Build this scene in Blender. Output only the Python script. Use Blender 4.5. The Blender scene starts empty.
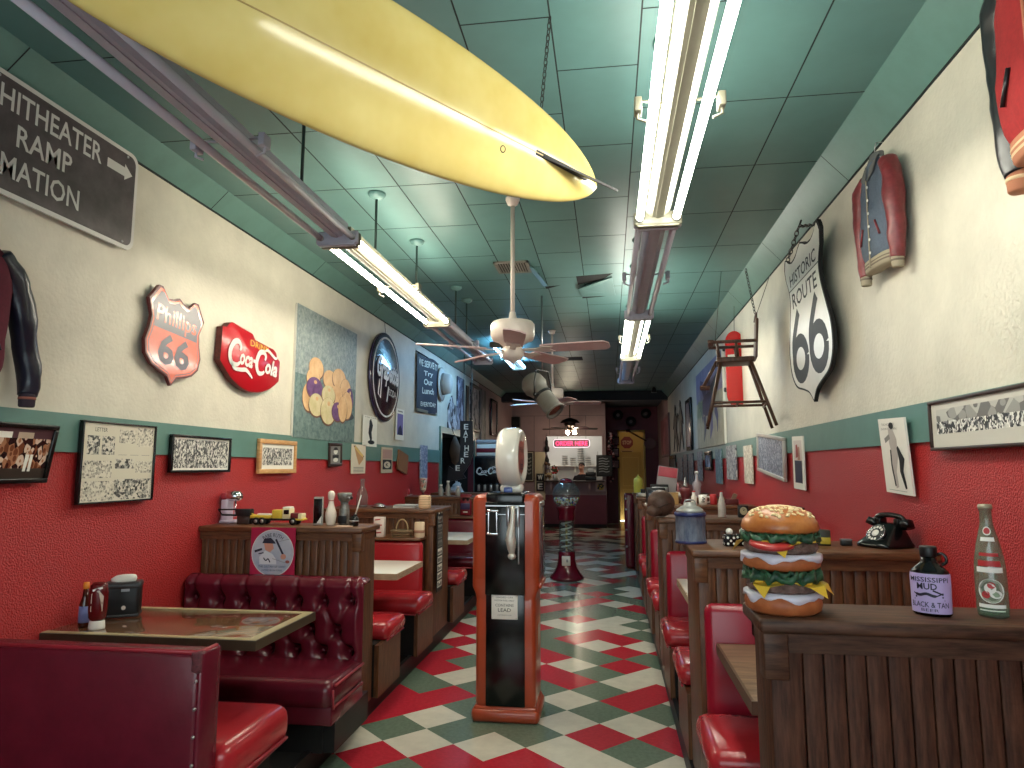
import bpy, bmesh, math, random
import numpy as np
from mathutils import Vector, Matrix, Euler, noise
random.seed(7)
PI = math.pi
R = math.radians
SC = bpy.context.scene
COL = SC.collection
# ------------------------------------------------------------------ room
XL, XR = -2.66, 1.45          # side walls
ZC = 3.5                      # ceiling
YF, YB = -1.6, 18.9           # front wall, back (service window) wall
YR = 20.6                     # recessed back wall on the right
AL, AR = -1.60, 0.39          # aisle edges
PZ = 0.12                     # raised booth floor
# ------------------------------------------------------------------ camera
CF = 681.6
cam = bpy.data.cameras.new('camera'); camo = bpy.data.objects.new('camera', cam); COL.objects.link(camo)
cam.sensor_fit = 'HORIZONTAL'; cam.sensor_width = 36.0; cam.lens = CF * 36.0 / 1024.0
cam.clip_start = 0.02; cam.clip_end = 100
camo.location = (0, 0, 1.63)
camo.rotation_euler = Euler((R(90 + 6.97), 0, R(8.04)), 'XYZ')
SC.camera = camo
vs = SC.view_settings
SC.display_settings.display_device = 'sRGB'
vs.view_transform = 'Standard'; vs.look = 'None'; vs.gamma = 1.0; vs.use_curve_mapping = False
vs.exposure = 1.05
SC.cycles.use_denoising = True
SC.cycles.max_bounces = 10
SC.cycles.transparent_max_bounces = 16
SC.cycles.diffuse_bounces = 5
SC.cycles.sample_clamp_indirect = 8
# measured sight lines (used to work out where things stand in the room)
_y, _p = R(8.04), R(6.97)
FW = np.array([-math.sin(_y)*math.cos(_p), math.cos(_y)*math.cos(_p), math.sin(_p)])
RT = np.array([math.cos(_y), math.sin(_y), 0.0]); UP = np.cross(RT, FW); CC = np.array([0, 0, 1.63])
def ray(px, py): return (px-512)/CF*RT - (py-384)/CF*UP + FW
def onx(px, py, x):
    d = ray(px, py); return CC + d*x/d[0]
def ony(px, py, y):
    d = ray(px, py); return CC + d*y/d[1]
# ------------------------------------------------------------------ materials
def lin(c):
    return tuple(((v/255.0)/12.92 if v/255.0 <= 0.04045 else ((v/255.0+0.055)/1.055)**2.4) for v in c)
MATS = {}
def mat(name, rgb, rough=0.5, metal=0.0, var=0.0, vscale=8.0, vstretch=(1,1,1), bump=0.0, bscale=40.0, spec=0.5,
        emit=None, estr=0.0, trans=0.0, coat=0.0, rgb2=None, ior=1.45, alpha=1.0, vdetail=4.0):
    if name in MATS: return MATS[name]
    m = bpy.data.materials.new(name); m.use_nodes = True
    nt = m.node_tree; b = nt.nodes['Principled BSDF']; L = nt.links
    c = lin(rgb) + (1,)
    b.inputs['Base Color'].default_value = c
    b.inputs['Roughness'].default_value = rough; b.inputs['Metallic'].default_value = metal
    b.inputs['Specular IOR Level'].default_value = spec; b.inputs['IOR'].default_value = ior
    b.inputs['Transmission Weight'].default_value = trans
    b.inputs['Coat Weight'].default_value = coat; b.inputs['Coat Roughness'].default_value = 0.08
    b.inputs['Alpha'].default_value = alpha
    if emit is not None:
        b.inputs['Emission Color'].default_value = lin(emit) + (1,); b.inputs['Emission Strength'].default_value = estr
    tc = None
    if var or bump or rgb2:
        tc = nt.nodes.new('ShaderNodeTexCoord')
    if var or rgb2:
        mp = nt.nodes.new('ShaderNodeMapping'); mp.inputs['Scale'].default_value = vstretch
        L.new(tc.outputs['Object'], mp.inputs['Vector'])
        n = nt.nodes.new('ShaderNodeTexNoise'); n.inputs['Scale'].default_value = vscale; n.inputs['Detail'].default_value = vdetail
        n.inputs['Roughness'].default_value = 0.65
        L.new(mp.outputs['Vector'], n.inputs['Vector'])
        rp = nt.nodes.new('ShaderNodeValToRGB')
        rp.color_ramp.elements[0].position = 0.32; rp.color_ramp.elements[1].position = 0.68
        if rgb2: lo, hi = lin(rgb), lin(rgb2)
        else:
            lo = tuple(v*(1-var) for v in c[:3]); hi = tuple(min(1, v*(1+var)) for v in c[:3])
        rp.color_ramp.elements[0].color = lo + (1,); rp.color_ramp.elements[1].color = hi + (1,)
        L.new(n.outputs['Fac'], rp.inputs['Fac']); L.new(rp.outputs['Color'], b.inputs['Base Color'])
    if bump:
        n2 = nt.nodes.new('ShaderNodeTexNoise'); n2.inputs['Scale'].default_value = bscale; n2.inputs['Detail'].default_value = 3
        L.new(tc.outputs['Object'], n2.inputs['Vector'])
        bp = nt.nodes.new('ShaderNodeBump'); bp.inputs['Strength'].default_value = bump; bp.inputs['Distance'].default_value = 0.01
        L.new(n2.outputs['Fac'], bp.inputs['Height']); L.new(bp.outputs['Normal'], b.inputs['Normal'])
    MATS[name] = m
    return m
def mat_cells(name, cols, scale=(60,60,60), rough=0.5, rnd=1.0):
    """mottled printed picture: voronoi cells over several inks"""
    m = bpy.data.materials.new(name); m.use_nodes = True; nt = m.node_tree; b = nt.nodes['Principled BSDF']; L = nt.links
    tc = nt.nodes.new('ShaderNodeTexCoord'); mp = nt.nodes.new('ShaderNodeMapping'); mp.inputs['Scale'].default_value = scale
    L.new(tc.outputs['Object'], mp.inputs['Vector'])
    v = nt.nodes.new('ShaderNodeTexVoronoi'); v.inputs['Scale'].default_value = 1.0; v.inputs['Randomness'].default_value = rnd
    L.new(mp.outputs['Vector'], v.inputs['Vector'])
    bw = nt.nodes.new('ShaderNodeSeparateColor'); L.new(v.outputs['Color'], bw.inputs['Color'])
    ad = nt.nodes.new('ShaderNodeMath'); ad.operation = 'MULTIPLY_ADD'
    L.new(v.outputs['Distance'], ad.inputs[0]); ad.inputs[1].default_value = 0.45; L.new(bw.outputs['Red'], ad.inputs[2])
    rp = nt.nodes.new('ShaderNodeValToRGB'); rp.color_ramp.interpolation = 'CONSTANT'
    k = len(cols)
    while len(rp.color_ramp.elements) < k: rp.color_ramp.elements.new(0.5)
    for i, c in enumerate(cols):
        rp.color_ramp.elements[i].position = 1.15*i/k; rp.color_ramp.elements[i].color = lin(c) + (1,)
    L.new(ad.outputs[0], rp.inputs['Fac']); L.new(rp.outputs['Color'], b.inputs['Base Color'])
    b.inputs['Roughness'].default_value = rough
    MATS[name] = m
    return m
def mat_emit(name, rgb, s):
    m = bpy.data.materials.new(name); m.use_nodes = True; nt = m.node_tree
    nt.nodes.remove(nt.nodes['Principled BSDF'])
    e = nt.nodes.new('ShaderNodeEmission'); e.inputs['Color'].default_value = lin(rgb) + (1,); e.inputs['Strength'].default_value = s
    nt.links.new(e.outputs[0], nt.nodes['Material Output'].inputs['Surface']); MATS[name] = m
    return m
def mat_glass(name, rgb, tint=0.9, rough=0.03, haze=0.0):
    """thin clear glass"""
    m = bpy.data.materials.new(name); m.use_nodes = True; nt = m.node_tree; L = nt.links
    nt.nodes.remove(nt.nodes['Principled BSDF'])
    t = nt.nodes.new('ShaderNodeBsdfTransparent'); t.inputs['Color'].default_value = tuple(v*tint for v in lin(rgb)) + (1,)
    g = nt.nodes.new('ShaderNodeBsdfGlossy'); g.inputs['Roughness'].default_value = rough
    lw = nt.nodes.new('ShaderNodeLayerWeight'); lw.inputs['Blend'].default_value = 0.5
    pw = nt.nodes.new('ShaderNodeMath'); pw.operation = 'POWER'; L.new(lw.outputs['Facing'], pw.inputs[0]); pw.inputs[1].default_value = 3.0
    f = nt.nodes.new('ShaderNodeMath'); f.operation = 'MULTIPLY_ADD'; L.new(pw.outputs[0], f.inputs[0]); f.inputs[1].default_value = 0.45; f.inputs[2].default_value = 0.05
    mx = nt.nodes.new('ShaderNodeMixShader')
    if haze:
        df = nt.nodes.new('ShaderNodeBsdfDiffuse'); df.inputs['Color'].default_value = lin(rgb) + (1,); m2 = nt.nodes.new('ShaderNodeMixShader'); m2.inputs[0].default_value = haze
        L.new(t.outputs[0], m2.inputs[1]); L.new(df.outputs[0], m2.inputs[2]); t = m2
    L.new(f.outputs[0], mx.inputs[0]); L.new(t.outputs[0], mx.inputs[1]); L.new(g.outputs[0], mx.inputs[2])
    L.new(mx.outputs[0], nt.nodes['Material Output'].inputs['Surface']); MATS[name] = m
    return m
# ------------------------------------------------------------------ mesh builder
class MB:
    def __init__(s): s.v = []; s.f = []; s.m = []; s.sm = []; s.mats = []
    def mi(s, m):
        if m not in s.mats: s.mats.append(m)
        return s.mats.index(m)
    def add(s, vs, fs, m, smooth=False, M=None):
        o = len(s.v); k = s.mi(m)
        for p in vs:
            p = Vector(p)
            if M is not None: p = M @ p
            s.v.append(p[:])
        for f in fs: s.f.append([i+o for i in f]); s.m.append(k); s.sm.append(smooth)
        return s
    def box(s, x0, x1, y0, y1, z0, z1, m, M=None):
        v = [(x0,y0,z0),(x1,y0,z0),(x1,y1,z0),(x0,y1,z0),(x0,y0,z1),(x1,y0,z1),(x1,y1,z1),(x0,y1,z1)]
        f = [(0,3,2,1),(4,5,6,7),(0,1,5,4),(1,2,6,5),(2,3,7,6),(3,0,4,7)]
        return s.add(v, f, m, False, M)
    def rbox(s, x0, x1, y0, y1, z0, z1, m, r=0.01, seg=2, smooth=True, M=None):
        bm = bmesh.new(); bmesh.ops.create_cube(bm, size=1.0)
        for v in bm.verts: v.co = Vector(((x0+x1)/2+v.co.x*(x1-x0), (y0+y1)/2+v.co.y*(y1-y0), (z0+z1)/2+v.co.z*(z1-z0)))
        r = min(r, 0.49*min(abs(x1-x0), abs(y1-y0), abs(z1-z0)))
        bmesh.ops.bevel(bm, geom=bm.edges[:], offset=r, segments=seg, profile=0.5, affect='EDGES')
        bm.verts.index_update()
        s.add([v.co[:] for v in bm.verts], [[v.index for v in f.verts] for f in bm.faces], m, smooth, M); bm.free()
        return s
    def lathe(s, prof, m, n=20, M=None, smooth=True, cap=True):
        vs, fs = [], []
        for r, z in prof:
            for i in range(n):
                a = 2*PI*i/n; vs.append((r*math.cos(a), r*math.sin(a), z))
        for j in range(len(prof)-1):
            for i in range(n):
                i2 = (i+1) % n
                fs.append((j*n+i, j*n+i2, (j+1)*n+i2, (j+1)*n+i))
        if cap:
            fs.append(tuple(range(n))[::-1]); fs.append(tuple((len(prof)-1)*n+i for i in range(n)))
        return s.add(vs, fs, m, smooth, M)
    def cyl(s, p0, p1, r, m, n=12, r1=None, smooth=True):
        p0, p1 = Vector(p0), Vector(p1); d = p1-p0
        q = d.to_track_quat('Z', 'Y').to_matrix().to_4x4(); M = Matrix.Translation(p0) @ q
        return s.lathe([(r, 0), (r if r1 is None else r1, d.length)], m, n, M, smooth)
    def tube(s, pts, r, m, n=8, smooth=True, closed=False):
        pts = [Vector(p) for p in pts]; k = len(pts)
        rr = r if isinstance(r, (list, tuple)) else [r]*k
        vs, fs = [], []; up = None
        for i, p in enumerate(pts):
            a = pts[(i-1) % k] if (closed or i > 0) else p; b = pts[(i+1) % k] if (closed or i < k-1) else p
            t = (b-a).normalized()
            if up is None:
                up = t.orthogonal().normalized()
            up = (up - t*up.dot(t))
            up = up.normalized() if up.length > 1e-6 else t.orthogonal().normalized()
            w = t.cross(up)
            for j in range(n):
                c = 2*PI*j/n; vs.append((p + (up*math.cos(c)+w*math.sin(c))*rr[i])[:])
        for i in range(k if closed else k-1):
            i2 = (i+1) % k
            for j in range(n):
                j2 = (j+1) % n; fs.append((i*n+j, i*n+j2, i2*n+j2, i2*n+j))
        if not closed:
            fs.append(tuple(range(n))[::-1]); fs.append(tuple((k-1)*n+j for j in range(n)))
        return s.add(vs, fs, m, smooth)
    def loft(s, secs, m, n=20, smooth=True, M=None, cap=True, power=2.0):
        """secs: (center, axis_u vec, axis_v vec) elliptical (or squarish) rings"""
        vs, fs = [], []
        for c, u, w in secs:
            c, u, w = Vector(c), Vector(u), Vector(w)
            for i in range(n):
                a = 2*PI*i/n; ca, sa = math.cos(a), math.sin(a)
                e = 2.0/power
                vs.append((c + u*math.copysign(abs(ca)**e, ca) + w*math.copysign(abs(sa)**e, sa))[:])
        for j in range(len(secs)-1):
            for i in range(n):
                i2 = (i+1) % n; fs.append((j*n+i, j*n+i2, (j+1)*n+i2, (j+1)*n+i))
        if cap:
            fs.append(tuple(range(n))[::-1]); fs.append(tuple((len(secs)-1)*n+i for i in range(n)))
        return s.add(vs, fs, m, smooth, M)
    def sphere(s, c, r, m, nu=16, nv=10, sc=(1,1,1), M=None):
        prof = [(max(1e-4, math.sin(PI*j/nv))*r, -math.cos(PI*j/nv)*r) for j in range(nv+1)]
        T = Matrix.Translation(Vector(c)) @ Matrix.Diagonal((sc[0], sc[1], sc[2], 1))
        if M is not None: T = M @ T
        return s.lathe(prof, m, nu, T, True)
    def poly(s, pts, y, m, depth=0.0, M=None):
        """flat outline in local x,z at y (front faces -y), optional thickness behind it"""
        k = len(pts); vs = [(x, y, z) for x, z in pts]; fs = [tuple(range(k))]
        if depth:
            vs += [(x, y+depth, z) for x, z in pts]; fs.append(tuple(range(2*k-1, k-1, -1)))
            for i in range(k): j = (i+1) % k; fs.append((i, i+k, j+k, j))
        return s.add(vs, fs, m, False, M)
    def disc(s, cx, cz, rx, rz, y, m, n=24, depth=0.0, M=None):
        return s.poly([(cx+rx*math.cos(2*PI*i/n), cz+rz*math.sin(2*PI*i/n)) for i in range(n)], y, m, depth, M)
    def stroke(s, pts, w, y, m, M=None):
        k = len(pts); vs = []; ww = w if isinstance(w, (list, tuple)) else [w]*k
        for i in range(k):
            a = pts[max(0, i-1)]; b = pts[min(k-1, i+1)]; dx, dz = b[0]-a[0], b[1]-a[1]; l = math.hypot(dx, dz) or 1
            nx, nz = -dz/l*ww[i]/2, dx/l*ww[i]/2
            vs += [(pts[i][0]+nx, y, pts[i][1]+nz), (pts[i][0]-nx, y, pts[i][1]-nz)]
        return s.add(vs, [(2*i, 2*i+1, 2*i+3, 2*i+2) for i in range(k-1)], m, False, M)
    def text(s, t, cx, cz, w, h, y, m, shear=0.0, bold=0.0, M=None, rot=0.0, extr=0.0, arc=None):
        cu = bpy.data.curves.new('t', 'FONT'); cu.body = t; cu.shear = shear; cu.offset = bold; cu.resolution_u = 2; cu.extrude = extr
        ob = bpy.data.objects.new('t', cu); me = bpy.data.meshes.new_from_object(ob)
        V = [v.co.copy() for v in me.vertices]; Fs = [tuple(p.vertices) for p in me.polygons]
        bpy.data.objects.remove(ob); bpy.data.curves.remove(cu); bpy.data.meshes.remove(me)
        if not V: return s
        xa, xb = min(v.x for v in V), max(v.x for v in V); za, zb = min(v.y for v in V), max(v.y for v in V)
        sx = w/(xb-xa); sz = h/(zb-za) if h else sx; cr, sr = math.cos(rot), math.sin(rot)
        out = []
        for v in V:
            x = (v.x-(xa+xb)/2)*sx; z = (v.y-(za+zb)/2)*sz
            if arc:
                a = x/arc; rr = arc+z; x, z = rr*math.sin(a), rr*math.cos(a)-arc
            out.append((cx+x*cr-z*sr, y - v.z, cz+x*sr+z*cr))
        return s.add(out, Fs, m, False, M)
    def build(s, name, parent=None, kind=None, label=None, cat=None, group=None, loc=None):
        me = bpy.data.meshes.new(name); me.from_pydata(s.v, [], s.f); 
        for m in s.mats: me.materials.append(m)
        me.polygons.foreach_set('material_index', s.m); me.polygons.foreach_set('use_smooth', s.sm); me.update()
        o = bpy.data.objects.new(name, me); COL.objects.link(o)
        if parent is not None: o.parent = parent
        if loc is not None: o.location = loc
        if kind: o['kind'] = kind
        if label: o['label'] = label
        if cat: o['category'] = cat
        if group: o['group'] = group
        return o
def thing(name, label, cat, loc=(0,0,0), rz=0.0, group=None, rx=0.0, ry=0.0):
    o = bpy.data.objects.new(name, None); COL.objects.link(o); o.empty_display_size = 0.1
    o.location = loc; o.rotation_euler = (rx, ry, rz); o['label'] = label; o['category'] = cat
    if group: o['group'] = group
    return o
def dup(root, loc, rz=None, label=None, group=None, scale=None):
    r = root.copy(); COL.objects.link(r); r.location = loc
    if rz is not None: r.rotation_euler = (root.rotation_euler[0], root.rotation_euler[1], rz)
    if label: r['label'] = label
    if group: r['group'] = group
    if scale: r.scale = scale
    for ch in list(root.children):
        c = ch.copy(); COL.objects.link(c); c.parent = r
        for g in list(ch.children):
            d = g.copy(); COL.objects.link(d); d.parent = c
    return r
def cr(pts, n=6, closed=False):
    """Catmull-Rom through 2-d or 3-d points"""
    P = [Vector(p) for p in pts]; k = len(P); out = []
    for i in range(k if closed else k-1):
        p0 = P[(i-1) % k] if (closed or i > 0) else P[i]; p1 = P[i]; p2 = P[(i+1) % k]; p3 = P[(i+2) % k] if (closed or i < k-2) else p2
        for j in range(n):
            t = j/n; out.append(0.5*((2*p1)+(p2-p0)*t+(2*p0-5*p1+4*p2-p3)*t*t+(3*p1-p0-3*p2+p3)*t*t*t))
    if not closed: out.append(P[-1])
    return [tuple(p) for p in out]
# --- palette
cream = mat('cream plaster', (200,195,180), 0.55, var=0.10, vscale=2.5, bump=0.35, bscale=45)
redwall = mat('red textured paint', (174,40,42), 0.34, var=0.16, vscale=90, bump=1.0, bscale=120, spec=0.6)
teal = mat('teal ceiling paint', (84,120,118), 0.42, var=0.10, vscale=1.6)
teal2 = mat('teal trim paint', (90,126,119), 0.38, var=0.08, vscale=5)
seam = mat('dark seam', (24,34,34), 0.8)
pinkwall = mat('dusty pink paint', (150,122,122), 0.6, var=0.06, vscale=4)
maroon = mat('maroon paint', (96,30,44), 0.5, var=0.1, vscale=5)
blackp = mat('black paint', (14,14,16), 0.45)
blackg = mat('gloss black', (9,9,11), 0.18)
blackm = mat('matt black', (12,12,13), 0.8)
steel = mat('brushed steel', (170,170,172), 0.3, metal=1.0)
chrome = mat('chrome', (215,215,220), 0.12, metal=1.0)
white = mat('white enamel', (225,222,214), 0.35)
whitem = mat('matt white', (222,220,212), 0.7)
wood = mat('brown stained oak', (62,36,20), 0.42, rgb2=(112,72,44), vscale=9, vstretch=(7,7,0.8), bump=0.15, bscale=60)
woodh = mat('brown stained oak rail', (66,40,24), 0.38, rgb2=(118,78,50), vscale=9, vstretch=(0.8,7,7), bump=0.12, bscale=60)
woodd = mat('dark stained oak', (48,26,18), 0.6, spec=.25, rgb2=(92,58,42), vscale=9, vstretch=(7,7,0.7), bump=0.15, bscale=60)
woodg = mat('worn grey brown plank', (96,74,58), 0.4, rgb2=(140,114,92), vscale=8, vstretch=(0.8,7,7))
vburg = mat('burgundy vinyl', (94,22,38), 0.26, var=0.12, vscale=6, bump=0.08, bscale=25, spec=0.55)
vred = mat('red vinyl', (166,38,46), 0.26, var=0.10, vscale=6, bump=0.08, bscale=25, spec=0.55)
vpip = mat('red piping', (150,40,52), 0.35)
paper = mat('white paper', (226,224,214), 0.6)
ink = mat('black ink', (20,20,22), 0.6)
LS = 30.0     # tube brightness
WS = 3.6
KS = 7.0
# ================================================================== SETTING
# ---- checkerboard vinyl tile floor laid on the diagonal
fw_ = mat('floor white tile', (206,200,184), 0.22, var=0.08, vscale=9, spec=0.5)
fr_ = mat('floor red tile', (178,40,54), 0.22, var=0.14, vscale=40, spec=0.5)
fg_ = mat('floor green tile', (100,116,100), 0.22, var=0.16, vscale=40, spec=0.5)
TS = 0.3052; tt = R(45-1.09); OX, OY = -0.3168, 5.274
tu = (math.cos(tt)*TS, -math.sin(tt)*TS); tv = (-math.sin(tt)*TS, -math.cos(tt)*TS)
known = {}
for k_, s_ in (('w', '0,0 1,1 2,0 0,-2 0,-3 -2,-2 -2,-5 -3,-4 -1,3 0,4 1,3 -1,5 -3,1 2,2 3,2 2,-2 4,1 -4,-6 -3,-7 -5,-6'),
               ('r', '2,1 3,0 1,-1 1,-2 -1,-1 -1,-3 -2,-4 -3,-5 -3,-2 -4,-4 0,5 1,4 -2,2 -2,3 -2,4 -3,3 -4,1 2,4 2,3 -5,0 -5,1 -6,-1 -1,-5'),
               ('g', '1,0 3,1 2,-1 0,-1 -1,-2 -2,-3 -1,-4 -3,-3 0,3 -1,4 -1,2 -3,2 -2,1 -4,2 1,5 1,2 -5,2 -4,0 -4,-3 -3,-6')):
    for q_ in s_.split(): a_, b_ = q_.split(','); known[(int(a_), int(b_))] = k_
def clip(poly, ax, val, keep_gt):
    out = []
    for i in range(len(poly)):
        a, b = poly[i], poly[(i+1) % len(poly)]
        ia = (a[ax] >= val) if keep_gt else (a[ax] <= val); ib = (b[ax] >= val) if keep_gt else (b[ax] <= val)
        if ia: out.append(a)
        if ia != ib:
            t = (val-a[ax])/(b[ax]-a[ax]); out.append((a[0]+(b[0]-a[0])*t, a[1]+(b[1]-a[1])*t))
    return out
fl = MB(); rng = random.Random(11)
for i in range(-60, 40):
    for j in range(-60, 40):
        c = [(OX+tu[0]*(i+a)+tv[0]*(j+b), OY+tu[1]*(i+a)+tv[1]*(j+b)) for a, b in ((0,0),(1,0),(1,1),(0,1))]
        kcol = known.get((i, j)) or rng.choice('wrggwrg')
        if kcol == 'g' and (i, j) not in known and rng.random() < 0.25: kcol = 'w'
        for ax, val, g in ((0, XL, True), (0, XR, False), (1, YF, True), (1, 21.4, False)):
            if c: c = clip(c, ax, val, g)
        if len(c) >= 3:
            fl.add([(x, y, 0) for x, y in c][::-1], [tuple(range(len(c)))], {'w': fw_, 'r': fr_, 'g': fg_}[kcol])
fl.box(XL, XR, YF, 21.4, -0.1, -0.004, blackm)
fl.build('floor', kind='structure')
# ---- raised black booth floors with a scuffed black kerb face
carpet = mat('black carpet', (16,15,16), 0.85, var=0.3, vscale=80)
kerb = mat('scuffed black rubber', (16,16,17), 0.5, var=0.4, vscale=6, vstretch=(4,0.6,10))
def platform(name, x0, x1, y1, side):
    p = MB(); p.box(x0, x1, YF, y1, 0, PZ, carpet)
    xe = x1 if side < 0 else x0
    a, b = sorted((xe, xe - side*0.012)); p.box(a, b, YF, y1, 0, PZ+0.004, kerb)
    a, b = sorted((xe + side*0.012, xe - side*0.018)); p.box(a, b, YF, y1, PZ+0.002, PZ+0.010, steel if False else kerb)
    return p.build(name, kind='structure')
platform('floor_left', XL, AL-0.012, 10.55, -1)
platform('floor_right', AR+0.012, XR, 12.2, 1)
# ---- walls
def wall(name, boxes):
    b = MB()
    for (x0,x1,y0,y1,z0,z1,m) in boxes: b.box(x0,x1,y0,y1,z0,z1,m)
    return b.build(name, kind='structure')
B = 1.72
wall('wall_left', [(XL-.12,XL,YF,10.65,0,B,redwall),(XL-.12,XL,YF,13.9,2.22,ZC+.2,cream),(XL-.12,XL,YF,10.65,B,2.22,cream),
   (XL-.12,XL,13.4,13.9,0,2.22,maroon),(XL-.12,XL,13.9,YR+1,0,1.0,maroon),(XL-.12,XL,13.9,YR+1,1.0,ZC+.2,pinkwall)])
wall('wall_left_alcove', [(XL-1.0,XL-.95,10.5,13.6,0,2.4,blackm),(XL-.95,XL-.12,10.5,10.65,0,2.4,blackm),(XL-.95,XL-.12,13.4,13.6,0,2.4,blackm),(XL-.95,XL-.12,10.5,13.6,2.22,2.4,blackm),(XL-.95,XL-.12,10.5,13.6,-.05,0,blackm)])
wall('wall_right', [(XR,XR+.12,YF,17.0,0,1.76,redwall),(XR,XR+.12,YF,17.0,1.76,ZC+.2,cream),(XR,XR+.12,17.0,YR+1.2,0,1.2,maroon),(XR,XR+.12,17.0,YR+1.2,1.2,ZC+.2,pinkwall)])
# teal picture-rail boards, door trim and coves
def trim(n, x0,x1,y0,y1,z0,z1, m=teal2):
    return MB().box(x0,x1,y0,y1,z0,z1,m).build('trim_%d' % n, kind='structure')
trim(1, XL, XL+.016, YF, 10.56, 1.705, 1.895)
trim(2, XR-.016, XR, YF, 17.0, 1.745, 1.925)
trim(3, XL, XL+.03, 10.56, 10.66, 0, 2.28); trim(4, XL, XL+.03, 13.38, 13.48, 0, 2.28); trim(5, XL, XL+.03, 10.66, 13.38, 2.18, 2.28)
cv = MB(); n_ = 0
def cove(n, xw, xc, zb, y1):
    m = MB(); s = 1 if xc > xw else -1
    v = [(xw,YF,zb),(xc,YF,ZC),(xw,YF,ZC),(xw,y1,zb),(xc,y1,ZC),(xw,y1,ZC)]
    m.add(v, [(0,1,4,3),(1,2,5,4),(0,3,5,2),(0,2,1),(3,4,5)], teal2)
    for k in range(0, 14):
        y = 0.9+1.62*k
        if y > y1-.1: break
        w = .0035; e = .002*s
        m.add([(xw+e,y-w,zb),(xc+e,y-w,ZC-.002),(xc+e,y+w,ZC-.002),(xw+e,y+w,zb)], [(0,1,2,3)], seam)
    m.box(min(xw,xw+s*.006), max(xw,xw+s*.006), YF, y1, zb-.012, zb, seam)
    m.build('trim_%d' % n, kind='structure')
cove(6, XL, XL+.12, 3.38, 17.0); cove(7, XR, XR-.15, 3.33, 17.0)
# ---- ceiling of painted panels
ce = MB(); ce.box(XL-.12, XR+.12, YF, 22.4, ZC, ZC+.08, teal)
sx = [0.166+0.764*k for k in range(-4, 3) if XL < 0.166+0.764*k < XR] + [-0.213, -0.975, -1.74]
for x in sx: ce.box(x-.0035, x+.0035, YF, 17, ZC-.0015, ZC, seam)
rs = random.Random(3)
xs_ = sorted(sx + [XL, XR])
for a, b in zip(xs_[:-1], xs_[1:]):
    off = rs.choice((0, 0.395, 0))
    for k in range(-5, 18):
        y = 2.64+0.79*k+off
        if YF < y < 17: ce.box(a, b, y-.0028, y+.0028, ZC-.0012, ZC, seam)
ce.build('ceiling', kind='structure')
dark_ceil = mat('dark falloff paint', (44,42,44), 0.7)  # light falloff at the far ceiling put into this dark colour
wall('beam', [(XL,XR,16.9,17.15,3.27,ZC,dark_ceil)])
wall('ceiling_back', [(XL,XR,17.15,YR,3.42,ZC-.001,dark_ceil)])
# ---- front wall behind the camera with the shop window
glass = mat_glass('window glass', (235,242,242), 0.95)
wall('wall_front', [(XL,XR,YF-.15,YF,0,.9,cream),(XL,XR,YF-.15,YF,2.7,ZC,cream),(XL,XL+.5,YF-.15,YF,.9,2.7,cream),(XR-.5,XR,YF-.15,YF,.9,2.7,cream)])
w1 = MB(); w1.box(XL+.5,XR-.5,YF-.09,YF-.08,.9,2.7,glass); w1.build('window_1', kind='structure')
# ---- back of the room: pink service wall with its opening, maroon recess with a doorway
WX0, WX1, WZ0, WZ1 = -1.72, -0.18, 1.23, 2.49
E_ = -0.08
wb = MB()
for (x0,x1,z0,z1,m) in ((XL,WX0,0,.88,maroon),(XL,WX0,.88,3.38,pinkwall),(WX1,E_,0,.88,maroon),(WX1,E_,.88,3.38,pinkwall),(WX0,WX1,0,.88,maroon),(WX0,WX1,.88,WZ0,pinkwall),(WX0,WX1,WZ1,3.38,pinkwall)):
    wb.box(x0,x1,YB,YB+.15,z0,z1,m)
wb.box(E_-.1, E_, YB+.15, YR, 0, 3.42, maroon)
wb.box(XL, E_, YB-.004, YB, 3.05, 3.056, seam); wb.box(-1.62,-1.612,YB-.004,YB,2.5,3.38,seam); wb.box(-2.05,-2.042,YB-.004,YB,.9,3.05,seam); wb.box(-.62,-.612,YB-.004,YB,2.5,3.05,seam)
wb.box(XL, E_, YB-.03, YB, 0, .1, blackm)
wb.build('wall_back', kind='structure')
trimw = MB()
for a in ((WX0-.05,WX0,WZ0,WZ1+.04),(WX1,WX1+.04,WZ0,WZ1+.04)): trimw.box(a[0],a[1],YB-.02,YB+.17,a[2],a[3],pinkwall)
trimw.box(WX0,WX1,YB-.02,YB+.17,WZ1,WZ1+.04,pinkwall); trimw.build('trim_8', kind='structure')
kw = mat('kitchen white wall', (214,216,214), 0.5)
wall('wall_kitchen', [(XL,E_-.1,20.6,20.7,0,3.42,kw),(E_-.102,E_-.1,YB+.15,20.6,0,3.42,kw),(XL,XL+.002,YB+.15,20.6,0,3.42,kw)])
DX0, DX1, DZ = 0.256, 1.077, 2.73
wall('wall_recess', [(E_,DX0,YR,YR+.12,0,ZC,maroon),(DX1,XR,YR,YR+.12,0,ZC,maroon),(DX0,DX1,YR,YR+.12,DZ,ZC,maroon)])
yel = mat('mustard yellow paint', (176,146,74), 0.5); yeld = mat('mustard door paint', (160,128,62), 0.45)
d = MB(); d.box(DX0,DX0+.05,YR-.02,YR+.14,0,DZ,yel); d.box(DX1-.05,DX1,YR-.02,YR+.14,0,DZ,yel); d.box(DX0,DX1,YR-.02,YR+.14,DZ-.05,DZ,yel)
d.build('trim_9', kind='structure')
wall('wall_passage', [(DX0-.25,DX0,YR+.12,21.8,0,3.0,whitem),(DX1,DX1+.1,YR+.12,21.8,0,3.0,yel),(DX0-.25,DX1+.1,21.8,21.9,0,3.0,yel),(DX0,DX1+.1,YR+.12,21.9,3.0,3.05,yel)])
d1 = MB(); d1.box(.34,1.0,21.76,21.8,0,2.1,yeld)
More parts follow.
